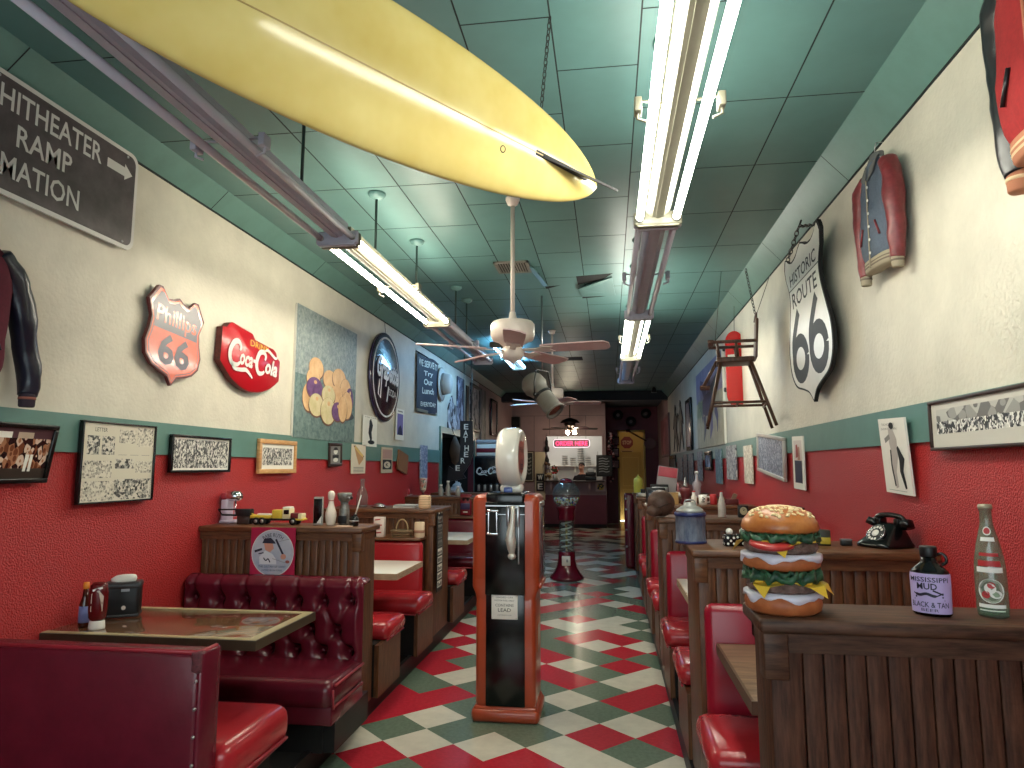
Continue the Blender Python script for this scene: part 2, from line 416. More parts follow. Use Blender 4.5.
for z0,z1 in ((.15,.95),(1.05,1.95)):
    for x0,x1,za,zb in ((.42,.44,z0,z1),(.90,.92,z0,z1),(.42,.92,z0,z0+.02),(.42,.92,z1-.02,z1)): d1.box(x0,x1,21.745,21.76,za,zb,yel)
d1.sphere((.95,21.72,1.0),.03,steel,10,6); d1.build('door_1', kind='structure')
# ================================================================== LIGHTS
def tubes_mat(n, rgb, s): return mat_emit(n, rgb, s)
warm_t = tubes_mat('lit tube neutral', (255,244,220), LS)
cool_t = tubes_mat('lit tube daylight', (250,248,232), LS)
blue_t = tubes_mat('lit tube cold', (150,206,255), LS*1.1)
dead_t = mat('dead tube glass', (186,184,196), 0.25)
lit_enam = mat('lit housing enamel', (104,102,88), 0.35, var=0.06, vscale=10)  # housing of lit strips only, colour darkened to offset the tubes' glare
lilac = mat('grey enamel', (168,166,180), 0.35, var=0.06, vscale=10)  # housing of unlit strips, without that darkening
FZ = 2.97; FL = 2.33
def fixture(label, x, y0, lit, rods, FZ=FZ):
    t = thing('fluorescent_light', label, 'ceiling light', (x, y0, FZ), group='suspended fluorescent strips')
    hm = lit_enam if lit else lilac
    h = MB()
    pr = [(-.062,.075),(-.062,.02),(-.03,-.006),(.03,-.006),(.062,.02),(.062,.075)]
    v = [(a,.02,b) for a,b in pr] + [(a,FL-.02,b) for a,b in pr]; k = len(pr)
    h.add(v, [(i,(i+1)%k,(i+1)%k+k,i+k) for i in range(k)]+[tuple(range(k))[::-1],tuple(range(k,2*k))], hm)
    h.box(-.012,.012,.03,FL-.03,-.012,-.006,hm)
    h.build('housing', t)
    for s in (-1,1):
        b = MB(); b.cyl((s*.096,.035,-.012),(s*.096,FL-.035,-.012),.0185,(lit or dead_t),14)
        for ya in (.02, FL-.05): b.cyl((s*.096,ya,-.012),(s*.096,ya+.03,-.012),.0195,steel,14)
        b.build('tube', t)
    for ya in (0, FL-.032):
        e = MB(); e.rbox(-.128,.128,ya,ya+.03,-.05,.03,hm,.012); e.rbox(-.11,.11,ya-.004,ya+.034,-.058,-.046,hm,.004); e.build('end_cap', t)
    for s in (-1,1):
        c = MB(); yc = FL*.5
        c.tube([(s*.06,yc,.02),(s*.15,yc,.03),(s*.155,yc,-.04),(s*.12,yc,-.055)],.006,hm,6); c.rbox(*sorted((s*.138,s*.166)),yc-.03,yc+.03,-.02,.035,hm,.004); c.build('lamp_clip', t)
    if not rods:
        for ya in (.4, 1.9): r = MB(); r.rbox(-.05,.05,ya-.06,ya+.06,.07,ZC-FZ,hm,.004); r.build('ceiling_mount', t)
    for ya in rods:
        r = MB(); L_ = ZC-FZ; r.cyl((0,ya,.07),(0,ya,L_-.02),.009,dark_rod,8); r.build('hanger_rod', t)
        cp = MB(); cp.lathe([(.02,L_-.045),(.05,L_-.03),(.062,L_-.012),(.062,L_)],teal,20,Matrix.Translation((0,ya,0))); cp.build('canopy', t)
    return t
dark_rod = mat('dark rod', (40,58,54), 0.5)
LX, RX = -1.55, 0.283
def ry(px): return None
fixture('long unlit twin-tube strip light over the nearest left booth, half behind the surfboard', LX, 1.36, None, (1.83,))
fixture('glowing twin-tube strip light above the left wall pictures, hung on two rods', LX, 3.70, warm_t, (.62,1.62))
fixture('unlit grey strip light between the glowing strips of the left row', LX, 6.04, None, (.75,1.3))
fixture('dark unlit strip light third along the left row', LX, 8.38, None, (.3,1.9)) if False else None
fixture('bluish glowing strip light mounted close to the ceiling beyond the left row', LX-.0, 9.55, blue_t, (), 3.40)
fixture('nearest glowing strip light with two bright tubes beside the surfboard tail', RX, 1.30, cool_t, (.6,1.58))
fixture('unlit grey strip light in the middle of the right row', RX, 3.64, None, (.3,1.9))
fixture('short-looking glowing strip light furthest along the right row', RX, 5.98, cool_t, (.3,1.9))
fixture('dark unlit strip light at the dim end of the right row', RX, 8.32, None, (.3,1.9))
# daylight outside the shop window
wd = bpy.data.worlds.new('world'); SC.world = wd; wd.use_nodes = True
wd.node_tree.nodes['Background'].inputs['Color'].default_value = (0.92,0.96,1.0,1); wd.node_tree.nodes['Background'].inputs['Strength'].default_value = WS
kl = thing('kitchen_light', 'bright flat ceiling light of the kitchen behind the service window', 'ceiling light', (-1.3, 19.7, 3.385))
b = MB(); b.rbox(-.6,.6,-.3,.3,-.02,.02,white,.008); b.build('tray', kl); b = MB(); b.box(-.56,.56,-.26,.26,-.026,-.021,mat_emit('kitchen diffuser',(255,246,232),KS)); b.build('diffuser', kl)

pl = thing('added_passage_lamp', 'added round ceiling lamp brightening the mustard passage behind the doorway', 'ceiling light', (.75, 21.0, 3.0))  # added fill lamp, brightens the passage and its mustard door
b = MB(); b.lathe([(.10,-.001),(.11,-.02),(.10,-.03)], white, 20); b.build('base', pl); b = MB(); b.lathe([(.095,-.03),(.09,-.07),(.05,-.10),(.001,-.11)], mat_emit('passage fill globe',(255,236,200),7), 20); b.build('globe', pl)
# ================================================================== BOOTHS
def sbox(mb, s, a, b, y0, y1, z0, z1, m, r=0.0):
    x0, x1 = sorted((s*a, s*b))
    if r: mb.rbox(x0,x1,y0,y1,z0,z1,m,r)
    else: mb.box(x0,x1,y0,y1,z0,z1,m)
ZT = 1.25 - PZ
def partition(label, s, xb, y0, y1, ledge=0.0, wm=wood, wh=woodh, group='booth partitions', mold=0.88):
    """s=-1 stands against the left wall, +1 the right wall; x=0 is the aisle end, y=0 the front"""
    t = thing('booth_partition', label, 'partition', (xb, y0, PZ), group=group)
    W = (XR-xb if s > 0 else xb-XL) - .002; D = y1-y0
    c = MB(); sbox(c, s, -.02, W, -.025, D+.025, ZT-.035, ZT, wh, .008); c.build('cap', t)
    r = MB()
    sbox(r, s, 0, W, .0, .03, ZT-.085, ZT-.035, wh); sbox(r, s, 0, W, D-.03, D, ZT-.085, ZT-.035, wh); sbox(r, s, 0, .03, 0, D, ZT-.085, ZT-.035, wh)
    sbox(r, s, -.012, .05, -.012, .05, ZT-.15, ZT-.035, wh, .005)
    r.build('apron', t)
    p = MB(); sbox(p, s, 0.005, .085, 0.005, D-.005, 0, ZT-.036, wm, .006); p.build('end_post', t)
    f = .03; n = int((W-.09)/.049); w = (W-.09)/n
    b = MB()
    for k in range(n):
        a = .088+k*w; sbox(b, s, a+.0016, a+w-.0016, f-.012, f, 0, ZT-.05, wm, .003)
    sbox(b, s, .086, W, f, f+.02, 0, ZT-.04, seam if wm is woodd else wm); b.build('beadboard_panel', t)
    b = MB()
    for k in range(n):
        a = .088+k*w; sbox(b, s, a+.003, a+w-.003, D-.04, D-.03, 0, ZT-.05, wm, .003)
    sbox(b, s, .086, W, D-.06, D-.04, 0, ZT-.04, wm); b.build('rear_panel', t)
    if mold:
        m = MB(); sbox(m, s, .085, W, f-.03, f-.012, mold-.02, mold+.02, wh, .005)
        if ledge: sbox(m, s, .07, W, -ledge, f-.012, mold-.02, mold+.005, wh, .005)
        m.build('molding', t)
    return t
def bench(label, s, xb, yb, d, zb, vm, bm_=None, depth=.46, seat=.57, group='booth benches', base=None, inset=.0, bt=.10, end_wood=True):
    """backrest face at y=yb; the seat runs from there in direction d (-1 towards the shop front); x=0 aisle end"""
    t = thing('booth_bench', label, 'bench', (xb, yb, PZ), group=group)
    W = (XR-xb if s > 0 else xb-XL) - .002
    bm_ = bm_ or vm; base = base or wood
    b = MB(); y0, y1 = sorted((0, -d*bt)); sbox(b, s, inset, W, y0, y1, .1, zb-PZ, bm_, .035)
    pp = [(s*(inset+.012), yy, zb-PZ-.012) for yy in (y0+.012,)]
    b.build('backrest', t)
    c = MB(); y0, y1 = sorted((d*depth, -d*.0)); sbox(c, s, -.03, W, y0, y1, seat-PZ-.12, seat-PZ, vm, .045)
    x0 = -.012
    c.tube([(s*x0, y0+.02, seat-PZ-.115), (s*x0, y1-.02, seat-PZ-.115)], .007, vpip, 6)
    c.tube([(s*(x0+.02), (y0 if d < 0 else y1), seat-PZ-.115), (s*(W-.01), (y0 if d < 0 else y1), seat-PZ-.115)], .007, vpip, 6)
    c.build('seat', t)
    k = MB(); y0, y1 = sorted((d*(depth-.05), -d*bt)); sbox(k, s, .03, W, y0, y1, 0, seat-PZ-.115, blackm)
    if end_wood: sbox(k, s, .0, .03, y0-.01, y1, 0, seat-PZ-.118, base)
    k.build('base', t)
    return t
def table(label, s, xe, y0, y1, topm, edgem, z=.86, group='booth tables', rim=None, th=.045):
    t = thing('booth_table', label, 'table', (xe, y0, PZ), group=group)
    W = (XR-xe if s > 0 else xe-XL) - .004; D = y1-y0; h = z-PZ
    a = MB(); sbox(a, s, .008, W, .008, D-.008, h-th+.004, h, topm, .004)
    if rim:
        for q in ((.008,.05,.01,D-.01),(.05,W,.01,.045),(.05,W,D-.045,D-.01)): sbox(a, s, q[0], q[1], q[2], q[3], h-.002, h+.0012, rim)
    a.build('tabletop', t)
    e = MB(); sbox(e, s, 0, .012, 0, D, h-th, h-.001, edgem); sbox(e, s, .012, W, 0, .012, h-th, h-.001, edgem); sbox(e, s, .012, W, D-.012, D, h-th, h-.001, edgem); e.build('edge_band', t)
    l = MB(); xm = s*W*.5; l.cyl((xm, D/2, .03), (xm, D/2, h-th), .035, blackp, 14); l.rbox(xm-.2, xm+.2, D/2-.2, D/2+.2, 0, .03, blackp, .01); l.rbox(xm-.15, xm+.15, D/2-.15, D/2+.15, h-th-.02, h-th+.002, blackp, .006); l.build('pedestal', t)
    return t
PL, PR = -1.585, 0.395
# ---- left row
partition('booth partition on the left carrying the toy truck, baseball poster on its front', -1, PL+.02, 4.22, 4.52, mold=.8, wm=wood)
partition('booth partition on the left with a shelf of basket and carton, black strip sign on its post', -1, PL, 6.14, 6.74, ledge=.20, mold=.885)
partition('booth partition on the left under the tall coloured glass, red toy box on its ledge', -1, PL, 8.78, 9.25, ledge=.20, mold=.885)
partition('furthest booth partition on the left beside the dark alcove', -1, PL, 10.1, 10.42)
# nearest booth: plain back seen from behind, nail heads on the aisle edge
t = thing('booth_bench', 'nearest burgundy booth bench, plain back turned to the viewer with a row of nail heads', 'bench', (-1.5, 2.44, 0), group='booth benches')
W = -1.5-XL-.002
b = MB(); b.rbox(-W, -.012, 0, .12, .06, .945, vburg, .022); b.rbox(-.03, 0, .004, .13, .06, .95, vburg, .012)
b.tube([(-W, .012, .945), (-.03, .012, .945), (-.012, .03, .948), (-.012, .11, .948)], .009, vpip, 6)
for k in range(8): b.sphere((-.022, -.001, .16+.098*k), .007, steel, 8, 6)
b.rbox(-.05, -.004, -.002, .05, .87, .95, mat('scuffed vinyl patch', (92,44,50), .7, var=.5, vscale=60), .012)
b.build('backrest', t)
c = MB(); c.rbox(-W, .05, .13, .66, .40, .57, vred, .06, 4); c.tube([(.048,.17,.43),(.05,.60,.43)], .009, vpip, 6); c.tube([(.048,.17,.41),(.03,.655,.41),(-W,.66,.41)], .007, vpip, 6); c.build('seat', t)
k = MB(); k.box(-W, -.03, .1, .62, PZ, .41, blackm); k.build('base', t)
table('brown glass-topped table with pale inlaid rim in the nearest left booth', -1, -1.575, 2.97, 3.60, mat('glass covered brown top', (98,70,50), .07, rgb2=(124,92,66), vscale=10, vstretch=(.8,7,7), coat=.6), mat('grey wood edge', (64,54,40), .5), rim=mat('cream inlay', (190,176,138), .25))
# tufted bench
def tufted(label, xb, yface, ztop):
    t = thing('booth_bench', label, 'bench', (xb, yface, 0), group='booth benches')
    W = xb-XL-.002; NX, NZ = 150, 70; z0, z1 = .47, ztop
    cols = 7; pitch = W/cols
    btn = [(-(k+.5)*pitch, z1-.13) for k in range(cols)] + [(-(k)*pitch, z1-.30) for k in range(1, cols)] + [(-(k+.5)*pitch, z1-.42) for k in range(cols)]
    vs, fs = [], []
    prof = []
    nz_up, nr, nb = 60, 10, 6; rr = .055
    for j in range(nz_up): prof.append((0, z0+(z1-rr-z0)*j/(nz_up-1), 0, -1, 0))
    for j in range(1, nr+1):
        a = PI/2*j/nr; prof.append((rr-rr*math.cos(a), z1-rr+rr*math.sin(a), j, -math.cos(a), math.sin(a)))
    prof.append((.13, z1, 99, 0, 1)); prof.append((.14, z1-.02, 99, 1, 0)); prof.append((.14, z0, 99, 1, 0))
    def disp(x, z):
        d = .018
        for bx, bz in btn:
            q = ((x-bx)**2+(z-bz)**2); d -= .055*math.exp(-q/.0011) + .012*math.exp(-q/.006)
        if z > z1-.13:      # channels from the top buttons over the roll
            kx = min(abs(x-bx) for bx, bz in btn[:cols]); d -= .020*math.exp(-(kx/.013)**2)
        for (bx, bz), (cx, cz) in seams:
            ux, uz = cx-bx, cz-bz; l2 = ux*ux+uz*uz; q = max(0, min(1, ((x-bx)*ux+(z-bz)*uz)/l2))
            dd = (x-bx-q*ux)**2+(z-bz-q*uz)**2
            d -= .013*math.exp(-dd/.00022)
        return d
    top, mid, low = btn[:cols], btn[cols:2*cols-1], btn[2*cols-1:]
    seams = []
    for bx, bz in mid:
        for r_ in (top, low):
            for cx, cz in r_:
                if abs(cx-bx) < pitch*.6: seams.append(((bx,bz),(cx,cz)))
    for cx, cz in low: seams.append(((cx,cz),(cx,cz-.2)))
    for i in range(NX+1):
        x = -W*i/NX; ed = min(1, min(i, NX-i)/5.0)
        for (yy, zz, tg, ny, nz) in prof:
            d = disp(x, zz if tg < 99 else 9) if tg < 99 else 0
            if tg == 99: d = 0
            if 0 < tg < 99:
                kx = min(abs(x-bx) for bx, bz in top); d = .018-.02*math.exp(-(kx/.013)**2)*(1-tg/12)
            d = d*ed - .03*(1-ed)**2
            vs.append((x, yy+ny*d, zz+nz*d*(.7 if tg else 1)))
    P = len(prof)
    for i in range(NX):
        for j in range(P-1): fs.append((i*P+j, (i+1)*P+j, (i+1)*P+j+1, i*P+j+1))
    b = MB(); b.add(vs, fs, vburg, True); b.box(-.012,.0,.02,.135,.47,z1-.03,wood)
    b.rbox(-.03,-.002,.012,.13,.47,z1-.015,vburg,.012)
    for bx, bz in btn: b.sphere((bx, .030, bz), .012, vburg, 10, 6, (1,.6,1))
    b.build('backrest', t)
    c = MB(); c.rbox(-W, .01, -.46, .03, .35, .50, vburg, .055, 4); c.rbox(-W, .004, -.44, .03, .27, .37, vburg, .012)
    c.tube([(.012,-.42,.475),(.012,.0,.475)], .008, vpip, 6); c.tube([(.012,-.44,.36),(.0122,-.45,.46)], .007, vpip, 6); c.tube([(.008,-.42,.365),(.008,.0,.365)], .007, vpip, 6)
    c.build('seat', t)
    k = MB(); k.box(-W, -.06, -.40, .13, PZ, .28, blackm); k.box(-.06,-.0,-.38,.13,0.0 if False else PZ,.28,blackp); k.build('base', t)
    return t
tufted('burgundy buttoned booth bench facing the viewer below the baseball poster', -1.475, 4.05, .955)
bench('red booth bench behind the toy truck partition, only its seat end showing', -1, -1.535, 4.65, 1, .95, vred, depth=.42, inset=.16)
table('white topped table in the second booth on the left', -1, -1.54, 4.92, 5.62, mat('white laminate', (222,220,212), .22), mat('pale wood table edge', (150,128,104), .5, rgb2=(186,166,140), vscale=14, vstretch=(1,1,6)))
bench('red booth bench facing the viewer under the shelf with basket and carton', -1, -1.55, 5.95, -1, .98, vred, depth=.46, inset=.09, bt=.07)
bench('red booth bench end just behind the partition with the black strip sign', -1, -1.54, 6.875, 1, .95, vred, depth=.46, inset=.16)
table('white topped table seen between the strip sign post and the fuel pump', -1, -1.50, 7.25, 8.15, MATS['white laminate'], MATS['pale wood table edge'])
bench('red booth bench facing the viewer behind the second white table, left of the pump', -1, -1.55, 8.58, -1, .98, vburg, depth=.5, inset=.05, bt=.07)
# ---- right row
partition('nearest right booth partition of dark beadboard carrying burger, jug and soda bottle', 1, PR-.005, 1.87, 2.06, wm=woodd, wh=mat('dark stained oak rail', (46,28,20), .5, spec=.3, rgb2=(92,62,46), vscale=9, vstretch=(.8,7,7)), mold=0)
partition('right booth partition with the blue water can, dice and black telephone', 1, PR, 3.34, 3.80, mold=.80)
partition('right booth partition with the brown round glove on its post', 1, PR-.02, 5.30, 5.75, mold=.80)
partition('right booth partition with the dark box on its post, behind the glove', 1, PR-.03, 7.08, 7.5, mold=.80)
partition('right booth partition with pale stacked plates, before the yellow bottle', 1, PR-.03, 8.95, 9.35, mold=.80)
partition('furthest right booth partition, beside the tall burgundy booth back', 1, PR-.03, 10.35, 10.75, mold=.80)
bench('red booth bench behind the burger partition, facing the viewer with a tall plain back', 1, PR-.01, 3.24, -1, 1.02, vburg if False else vred, depth=.46, inset=.03, bt=.07, bm_=mat('crimson vinyl', (142,18,42), .28, var=.1, vscale=6))
bench('red booth bench seat end directly behind the water can partition', 1, PR-.01, 3.935, 1, .98, vred, depth=.44, inset=.16)
bench('red booth bench hidden behind the nearest dark partition', 1, PR, 2.145, 1, .98, vred, depth=.30, inset=.06, bt=.05)
bench('red booth bench facing the viewer below the glove post', 1, PR-.02, 5.2, -1, 1.02, vred, depth=.46, inset=.03, bt=.07, bm_=MATS['crimson vinyl'])
bench('red booth bench seat end just behind the glove post', 1, PR-.02, 5.885, 1, .98, vred, depth=.44, inset=.16)
bench('red booth bench facing the viewer in the third right booth', 1, PR-.03, 6.98, -1, 1.02, vred, depth=.46, inset=.03, bt=.07, bm_=MATS['crimson vinyl'])
bench('red booth bench seat end behind the third right partition', 1, PR-.03, 7.635, 1, .98, vred, depth=.44, inset=.16)
bench('red booth bench facing the viewer in the fourth right booth', 1, PR-.03, 8.85, -1, 1.02, vred, depth=.46, inset=.03, bt=.07, bm_=MATS['crimson vinyl'])
table('worn brown plank-topped table behind the burger partition', 1, .455, 2.46, 3.22, woodg, mat('worn brown plank edge', (84,64,50), .5))
table('white topped table in the second right booth behind the water can', 1, .455, 4.2, 5.0, MATS['white laminate'], MATS['pale wood table edge'])
table('white topped table in the third right booth', 1, .44, 6.1, 6.75, MATS['white laminate'], MATS['pale wood table edge'])
table('white topped table in the fourth right booth', 1, .44, 8.0, 8.6, MATS['white laminate'], MATS['pale wood table edge'])
# tall burgundy booth back at the end of the right row
t = thing('upholstered_booth_end', 'tall burgundy padded booth back with steel beads for its white highlights at the end of the right row', 'bench', (.245, 11.45, PZ*0))
b = MB(); b.rbox(0, .145, 0, .5, .02, 1.2, vburg, .03); b.rbox(.145, 1.2, .36, .5, PZ+.01, 1.2, vburg, .03)
for z in (.35,.62,.95,1.12): b.sphere((.02,-.002,z), .018, steel, 8, 6)  # steel beads stand in for white highlights on the vinyl
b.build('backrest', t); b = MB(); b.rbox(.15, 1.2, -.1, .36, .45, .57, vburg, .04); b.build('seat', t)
# ================================================================== SHOWPIECES
def warp(mb, i0, fn):
    for i in range(i0, len(mb.v)): mb.v[i] = fn(mb.v[i])
# ---- surfboard
ylw = mat('aged yellow resin', (186,165,94), .13, var=.12, vscale=2.2, coat=0, spec=.3, rgb2=(204,188,124), bump=.03, bscale=6)
sd = Vector((-math.sin(.62)*math.cos(.007), -math.cos(.62)*math.cos(.007), math.sin(.007)))
sh = sd.cross(Vector((0,0,1))).normalized(); sn = sh.cross(sd)
side = sh*math.cos(-1.30) + sn*math.sin(-1.30)
bot = sd.cross(side).normalized(); SK = .9
tail = Vector(CC) + SK*(Vector((-.032,3.418,3.074))-Vector(CC))
if bot.dot(Vector(CC)-tail) < 0: bot = -bot
SX = side
if SX.cross(sd).dot(-bot) < 0: SX = -side
M = Matrix((SX, sd, -bot)).transposed().to_4x4(); M.translation = tail
sb = thing('surfboard', 'yellowed surfboard hanging from a chain under the ceiling, dark fin at its tail', 'surfboard')
sb.matrix_world = M
SW, SLN = .252, 2.40
def swid(s):
    u = min(1, max(0, s/1.35)); w = SW*max(0, 1-(1-u)**2.24)**.577
    if s > 1.2: u = min(1, max(0, (SLN-s)/1.2)); w = min(w, SW*max(0, 1-(1-u)**2.4)**.5)
    return w
secs = []
for i in range(46):
    s = SLN*(0.5-0.5*math.cos(PI*i/45)); w = max(swid(s), .012); th = .040*min(1, (w/SW)**.5+.12)
    rock = -.0 + .05*max(0, (s-1.5)/.9)**2 + .02*max(0, (.4-s)/.4)**2
    secs.append(((0, s, rock+.0), (w, 0, 0), (0, 0, th)))
b = MB(); b.loft(secs, ylw, 56, True, None, True, 2.28); b.build('board', sb)
b = MB(); line = [(0, .33+.04*i, -.0345) for i in range(30)]
stg = mat('stringer line', (150,124,66), .4)
for i in range(45):
    s0, s1 = .38+.04*i, .42+.04*i
    if s1 < 2.2: b.box(-.0022, .0022, s0, s1+.002, -.0412+.05*max(0,(s0-1.5)/.9)**2, -.034+.05*max(0,(s0-1.5)/.9)**2, stg)
b.build('stringer', sb)
CT = .22 if SX.z > 0 else -.22
finm = mat('dark fin', (20,20,23), .5, spec=.25)
b = MB(); pf = [(.46,-.02),(.43,-.045),(.36,-.066),(.25,-.092),(.14,-.115),(.05,-.130),(.01,-.130),(.03,-.122),(.09,-.10),(.14,-.075),(.17,-.05),(.18,-.02)]
k_ = len(pf); vs = [(-.005+CT*(z+.03),a,z) for a,z in pf]+[(.005+CT*(z+.03),a,z) for a,z in pf]
b.add(vs, [tuple(range(k_)), tuple(range(2*k_-1,k_-1,-1))]+[(i,i+k_,(i+1)%k_+k_,(i+1)%k_) for i in range(k_)], finm)
b.rbox(-.012,.012,.13,.48,-.041,-.028,finm,.004); b.build('fin', sb)
b = MB(); b.tube([(.05+.013*math.cos(2*PI*i/14), .66+.013*math.sin(2*PI*i/14), -.0385) for i in range(14)], .0025, finm, 5, True, True); b.build('leash_plug', sb)
def chain(p0, p1, m, L=.034, w=.008, r=.0022):
    mb = MB(); p0, p1 = Vector(p0), Vector(p1); d = (p1-p0); n = max(2, int(d.length/(L*.72))); t = d.normalized(); o = t.orthogonal().normalized()
    for i in range(n):
        c = p0+d*((i+.5)/n); a = o if i % 2 else t.cross(o)
        pts = [c + t*(L/2*math.cos(q)) + a*(w*math.sin(q)) for q in [2*PI*j/10 for j in range(10)]]
        mb.tube(pts, r, m, 5, True, True)
    return mb
dkst = mat('dark chain steel', (60,60,58), .4, metal=.8)
Mi = M.inverted()
cb = chain((-.213,2.64,ZC), (-.262,2.70,3.08), dkst); cb.v = [tuple(Mi @ Vector(p)) for p in cb.v]; cb.build('chain', sb)
cb = chain((-1.14,1.52,ZC), (-1.16,1.56,3.12), dkst); cb.v = [tuple(Mi @ Vector(p)) for p in cb.v]; cb.build('chain', sb)
# ---- fuel pump
org = mat('orange enamel', (164,66,38), .28, var=.08, vscale=5, coat=.3)
gp = thing('fuel_pump', 'vintage orange and black fuel pump with a white globe standing in the aisle', 'gas pump', (-.688, 4.735, 0))
b = MB(); b.rbox(-.222,.222,-.20,.20,0,.085,org,.03,3); b.rbox(-.205,.205,-.185,.185,.07,.10,org,.012)
b.build('plinth', gp)
b = MB(); b.rbox(-.198,.198,-.175,.175,.09,.80,org,.028,3)
b.loft([((0,0,.76),(.198,0,0),(0,.175,0)),((0,0,.80),(.205,0,0),(0,.178,0)),((0,0,.85),(.224,0,0),(0,.186,0)),((0,0,.90),(.224,0,0),(0,.186,0))], org, 48, True, None, False, 14)
b.rbox(-.225,.225,-.187,.187,.86,1.45,org,.045,4); b.build('body', gp)
b = MB(); b.rbox(-.128,.128,-.184,-.16,.10,.82,blackg,.004); b.rbox(-.132,.132,-.196,-.17,.80,1.40,blackg,.004); b.rbox(-.132,.132,-.194,.19,1.36,1.462,blackg,.02,3)
b.box(-.132,.132,-.199,-.195,1.372,1.380,steel); b.box(-.132,.132,-.199,-.195,1.318,1.322,steel); b.build('front_panel', gp)
b = MB(); b.rbox(-.118,-.045,-.202,-.19,1.195,1.345,blackm,.004); b.rbox(-.121,-.042,-.212,-.192,1.335,1.352,chrome,.006); b.rbox(-.121,-.042,-.216,-.192,1.185,1.203,chrome,.006); b.box(-.112,-.106,-.206,-.19,1.2,1.34,chrome); b.box(-.058,-.052,-.206,-.19,1.2,1.34,chrome); b.build('coin_slot', gp)
b = MB()
for x0,x1,z0,z1 in ((.012,.034,1.24,1.37),(.076,.098,1.24,1.37),(.012,.098,1.355,1.378)): b.rbox(x0,x1,-.216,-.192,z0,z1,steel,.006)
b.build('nozzle_cradle', gp)
b = MB(); alum = mat('cast aluminium', (206,204,196), .4, metal=.45, var=.1, vscale=30)
b.tube([(.058,-.235,1.375),(.060,-.24,1.33),(.056,-.242,1.27),(.046,-.245,1.21),(.044,-.246,1.16),(.05,-.243,1.11),(.052,-.24,1.07)], [.014,.016,.019,.028,.034,.028,.018], alum, 12)
b.tube([(.026,-.25,1.20),(.020,-.252,1.15),(.03,-.25,1.10),(.05,-.247,1.075)], .006, alum, 8); b.sphere((.052,-.24,1.055), .027, alum, 14, 10, (1,1,.8)); b.cyl((.044,-.222,1.16),(.044,-.26,1.16),.019,alum,12); b.cyl((.058,-.19,1.29),(.058,-.24,1.29),.012,alum,10)
b.build('nozzle', gp)
b = MB(); b.rbox(.085,.096,-.208,-.19,1.0,1.30,steel,.003); b.build('hose_guide', gp)
b = MB(); b.rbox(-.09,.082,-.190,-.182,.645,.80,white,.003)
for z,t_,w,h in ((.785,'LEADED GAS',.11,.009),(.765,'MOTOR FUEL ONLY',.13,.010),(.735,'CONTAINS',.12,.018),(.705,'LEAD',.085,.022),(.672,'(TETRAETHYL)',.09,.007)): b.text(t_, -.004, z, w, h, -.191, ink)
for x in (-.082,.074):
    for z in (.653,.792): b.cyl((x,-.186,z),(x,-.193,z),.003,steel,8)
b.build('lead_sign', gp)
b = MB(); b.rbox(.205,.232,-.15,.15,.90,1.40,steel,.01); b.rbox(.215,.236,-.13,.13,.93,1.37,mat('pump side glass',(120,124,132),.06,metal=.6),.004); b.rbox(.20,.236,-.16,.16,.84,.87,org,.006); b.build('side_window', gp)
b = MB(); b.rbox(.19,.202,-.09,.09,.42,.62,mat('ghost orange decal', (176,96,66), .3),.003); b.rbox(.19,.2025,-.06,.06,.45,.59,mat('pale decal', (196,186,170), .4),.003); b.build('side_decal', gp)
b = MB(); MG = Matrix.Translation((.02,.02,1.70)) @ Matrix.Rotation(R(86),4,'Z') @ Matrix.Rotation(R(90),4,'X')
opal = mat('opal glass', (228,226,218), .14, coat=.4)
pr = [(.001,.058),(.135,.060),(.15,.068),(.168,.076),(.19,.072),(.205,.05),(.208,0),(.205,-.05),(.19,-.078),(.168,-.082),(.15,-.068),(.135,-.060),(.001,-.058)]
b.lathe(pr, opal, 40, MG, True, False); b.rbox(-.06,.10,-.05,.09,1.452,1.52,opal,.03,3); b.build('globe', gp)
shield = [(-.5,.62),(-.36,.78),(-.2,.66),(0,.74),(.2,.66),(.36,.78),(.5,.62),(.42,.3),(.52,0),(.5,-.3),(.3,-.6),(.06,-.72),(0,-.85),(-.06,-.72),(-.3,-.6),(-.5,-.3),(-.52,0),(-.42,.3)]
b = MB(); M2 = Matrix.Translation((.02,.02,1.70)) @ Matrix.Rotation(R(86),4,'Z')
b.poly([(x*.2,z*.16) for x,z in shield], -.064, org, 0, M2); b.text('66', 0, -.05, .1, .08, -.0665, mat('dark navy ink',(30,34,56),.5), M=M2); b.text('Phillips', 0, .045, .14, .05, -.0665, ink, M=M2); b.build('globe_emblem', gp)
b = MB(); b.rbox(-.03,.03,-.07,.03,1.455,1.495,mat('blue glass insert',(92,112,176),.2),.01); b.rbox(-.08,.12,-.07,.11,1.447,1.462,steel,.005); b.build('globe_collar', gp)
# ---- gumball machine
gm = thing('gumball_machine', 'maroon gumball machine with glass ball and spiral column in the aisle', 'gumball machine', (-.64, 10.3, 0))
mrn = mat('maroon plastic', (96,16,34), .2, coat=.4)
cg = mat_glass('clear glass', (225,238,238), .95, .02, .05)
b = MB(); b.lathe([(.25,0),(.252,.03),(.235,.05),(.19,.10),(.15,.18),(.128,.27),(.122,.39),(.118,.40)], mrn, 32); b.build('base', gm)
b = MB(); b.lathe([(.112,.39),(.112,.86)], cg, 28, None, True, False); b.build('glass_column', gm)
b = MB(); br = mat('brass track', (176,150,84), .3, metal=.8); b.cyl((0,0,.39),(0,0,.86),.018,br,12)
b.tube([(.075*math.cos(a),.075*math.sin(a),.42+.42*a/(10*PI)) for a in [10*PI*i/120 for i in range(121)]], .012, whitem, 6); b.build('spiral_track', gm)
b = MB(); b.lathe([(.122,.85),(.126,.87),(.122,.92),(.128,1.0),(.15,1.05),(.13,1.07)], mrn, 28); b.build('collar', gm)
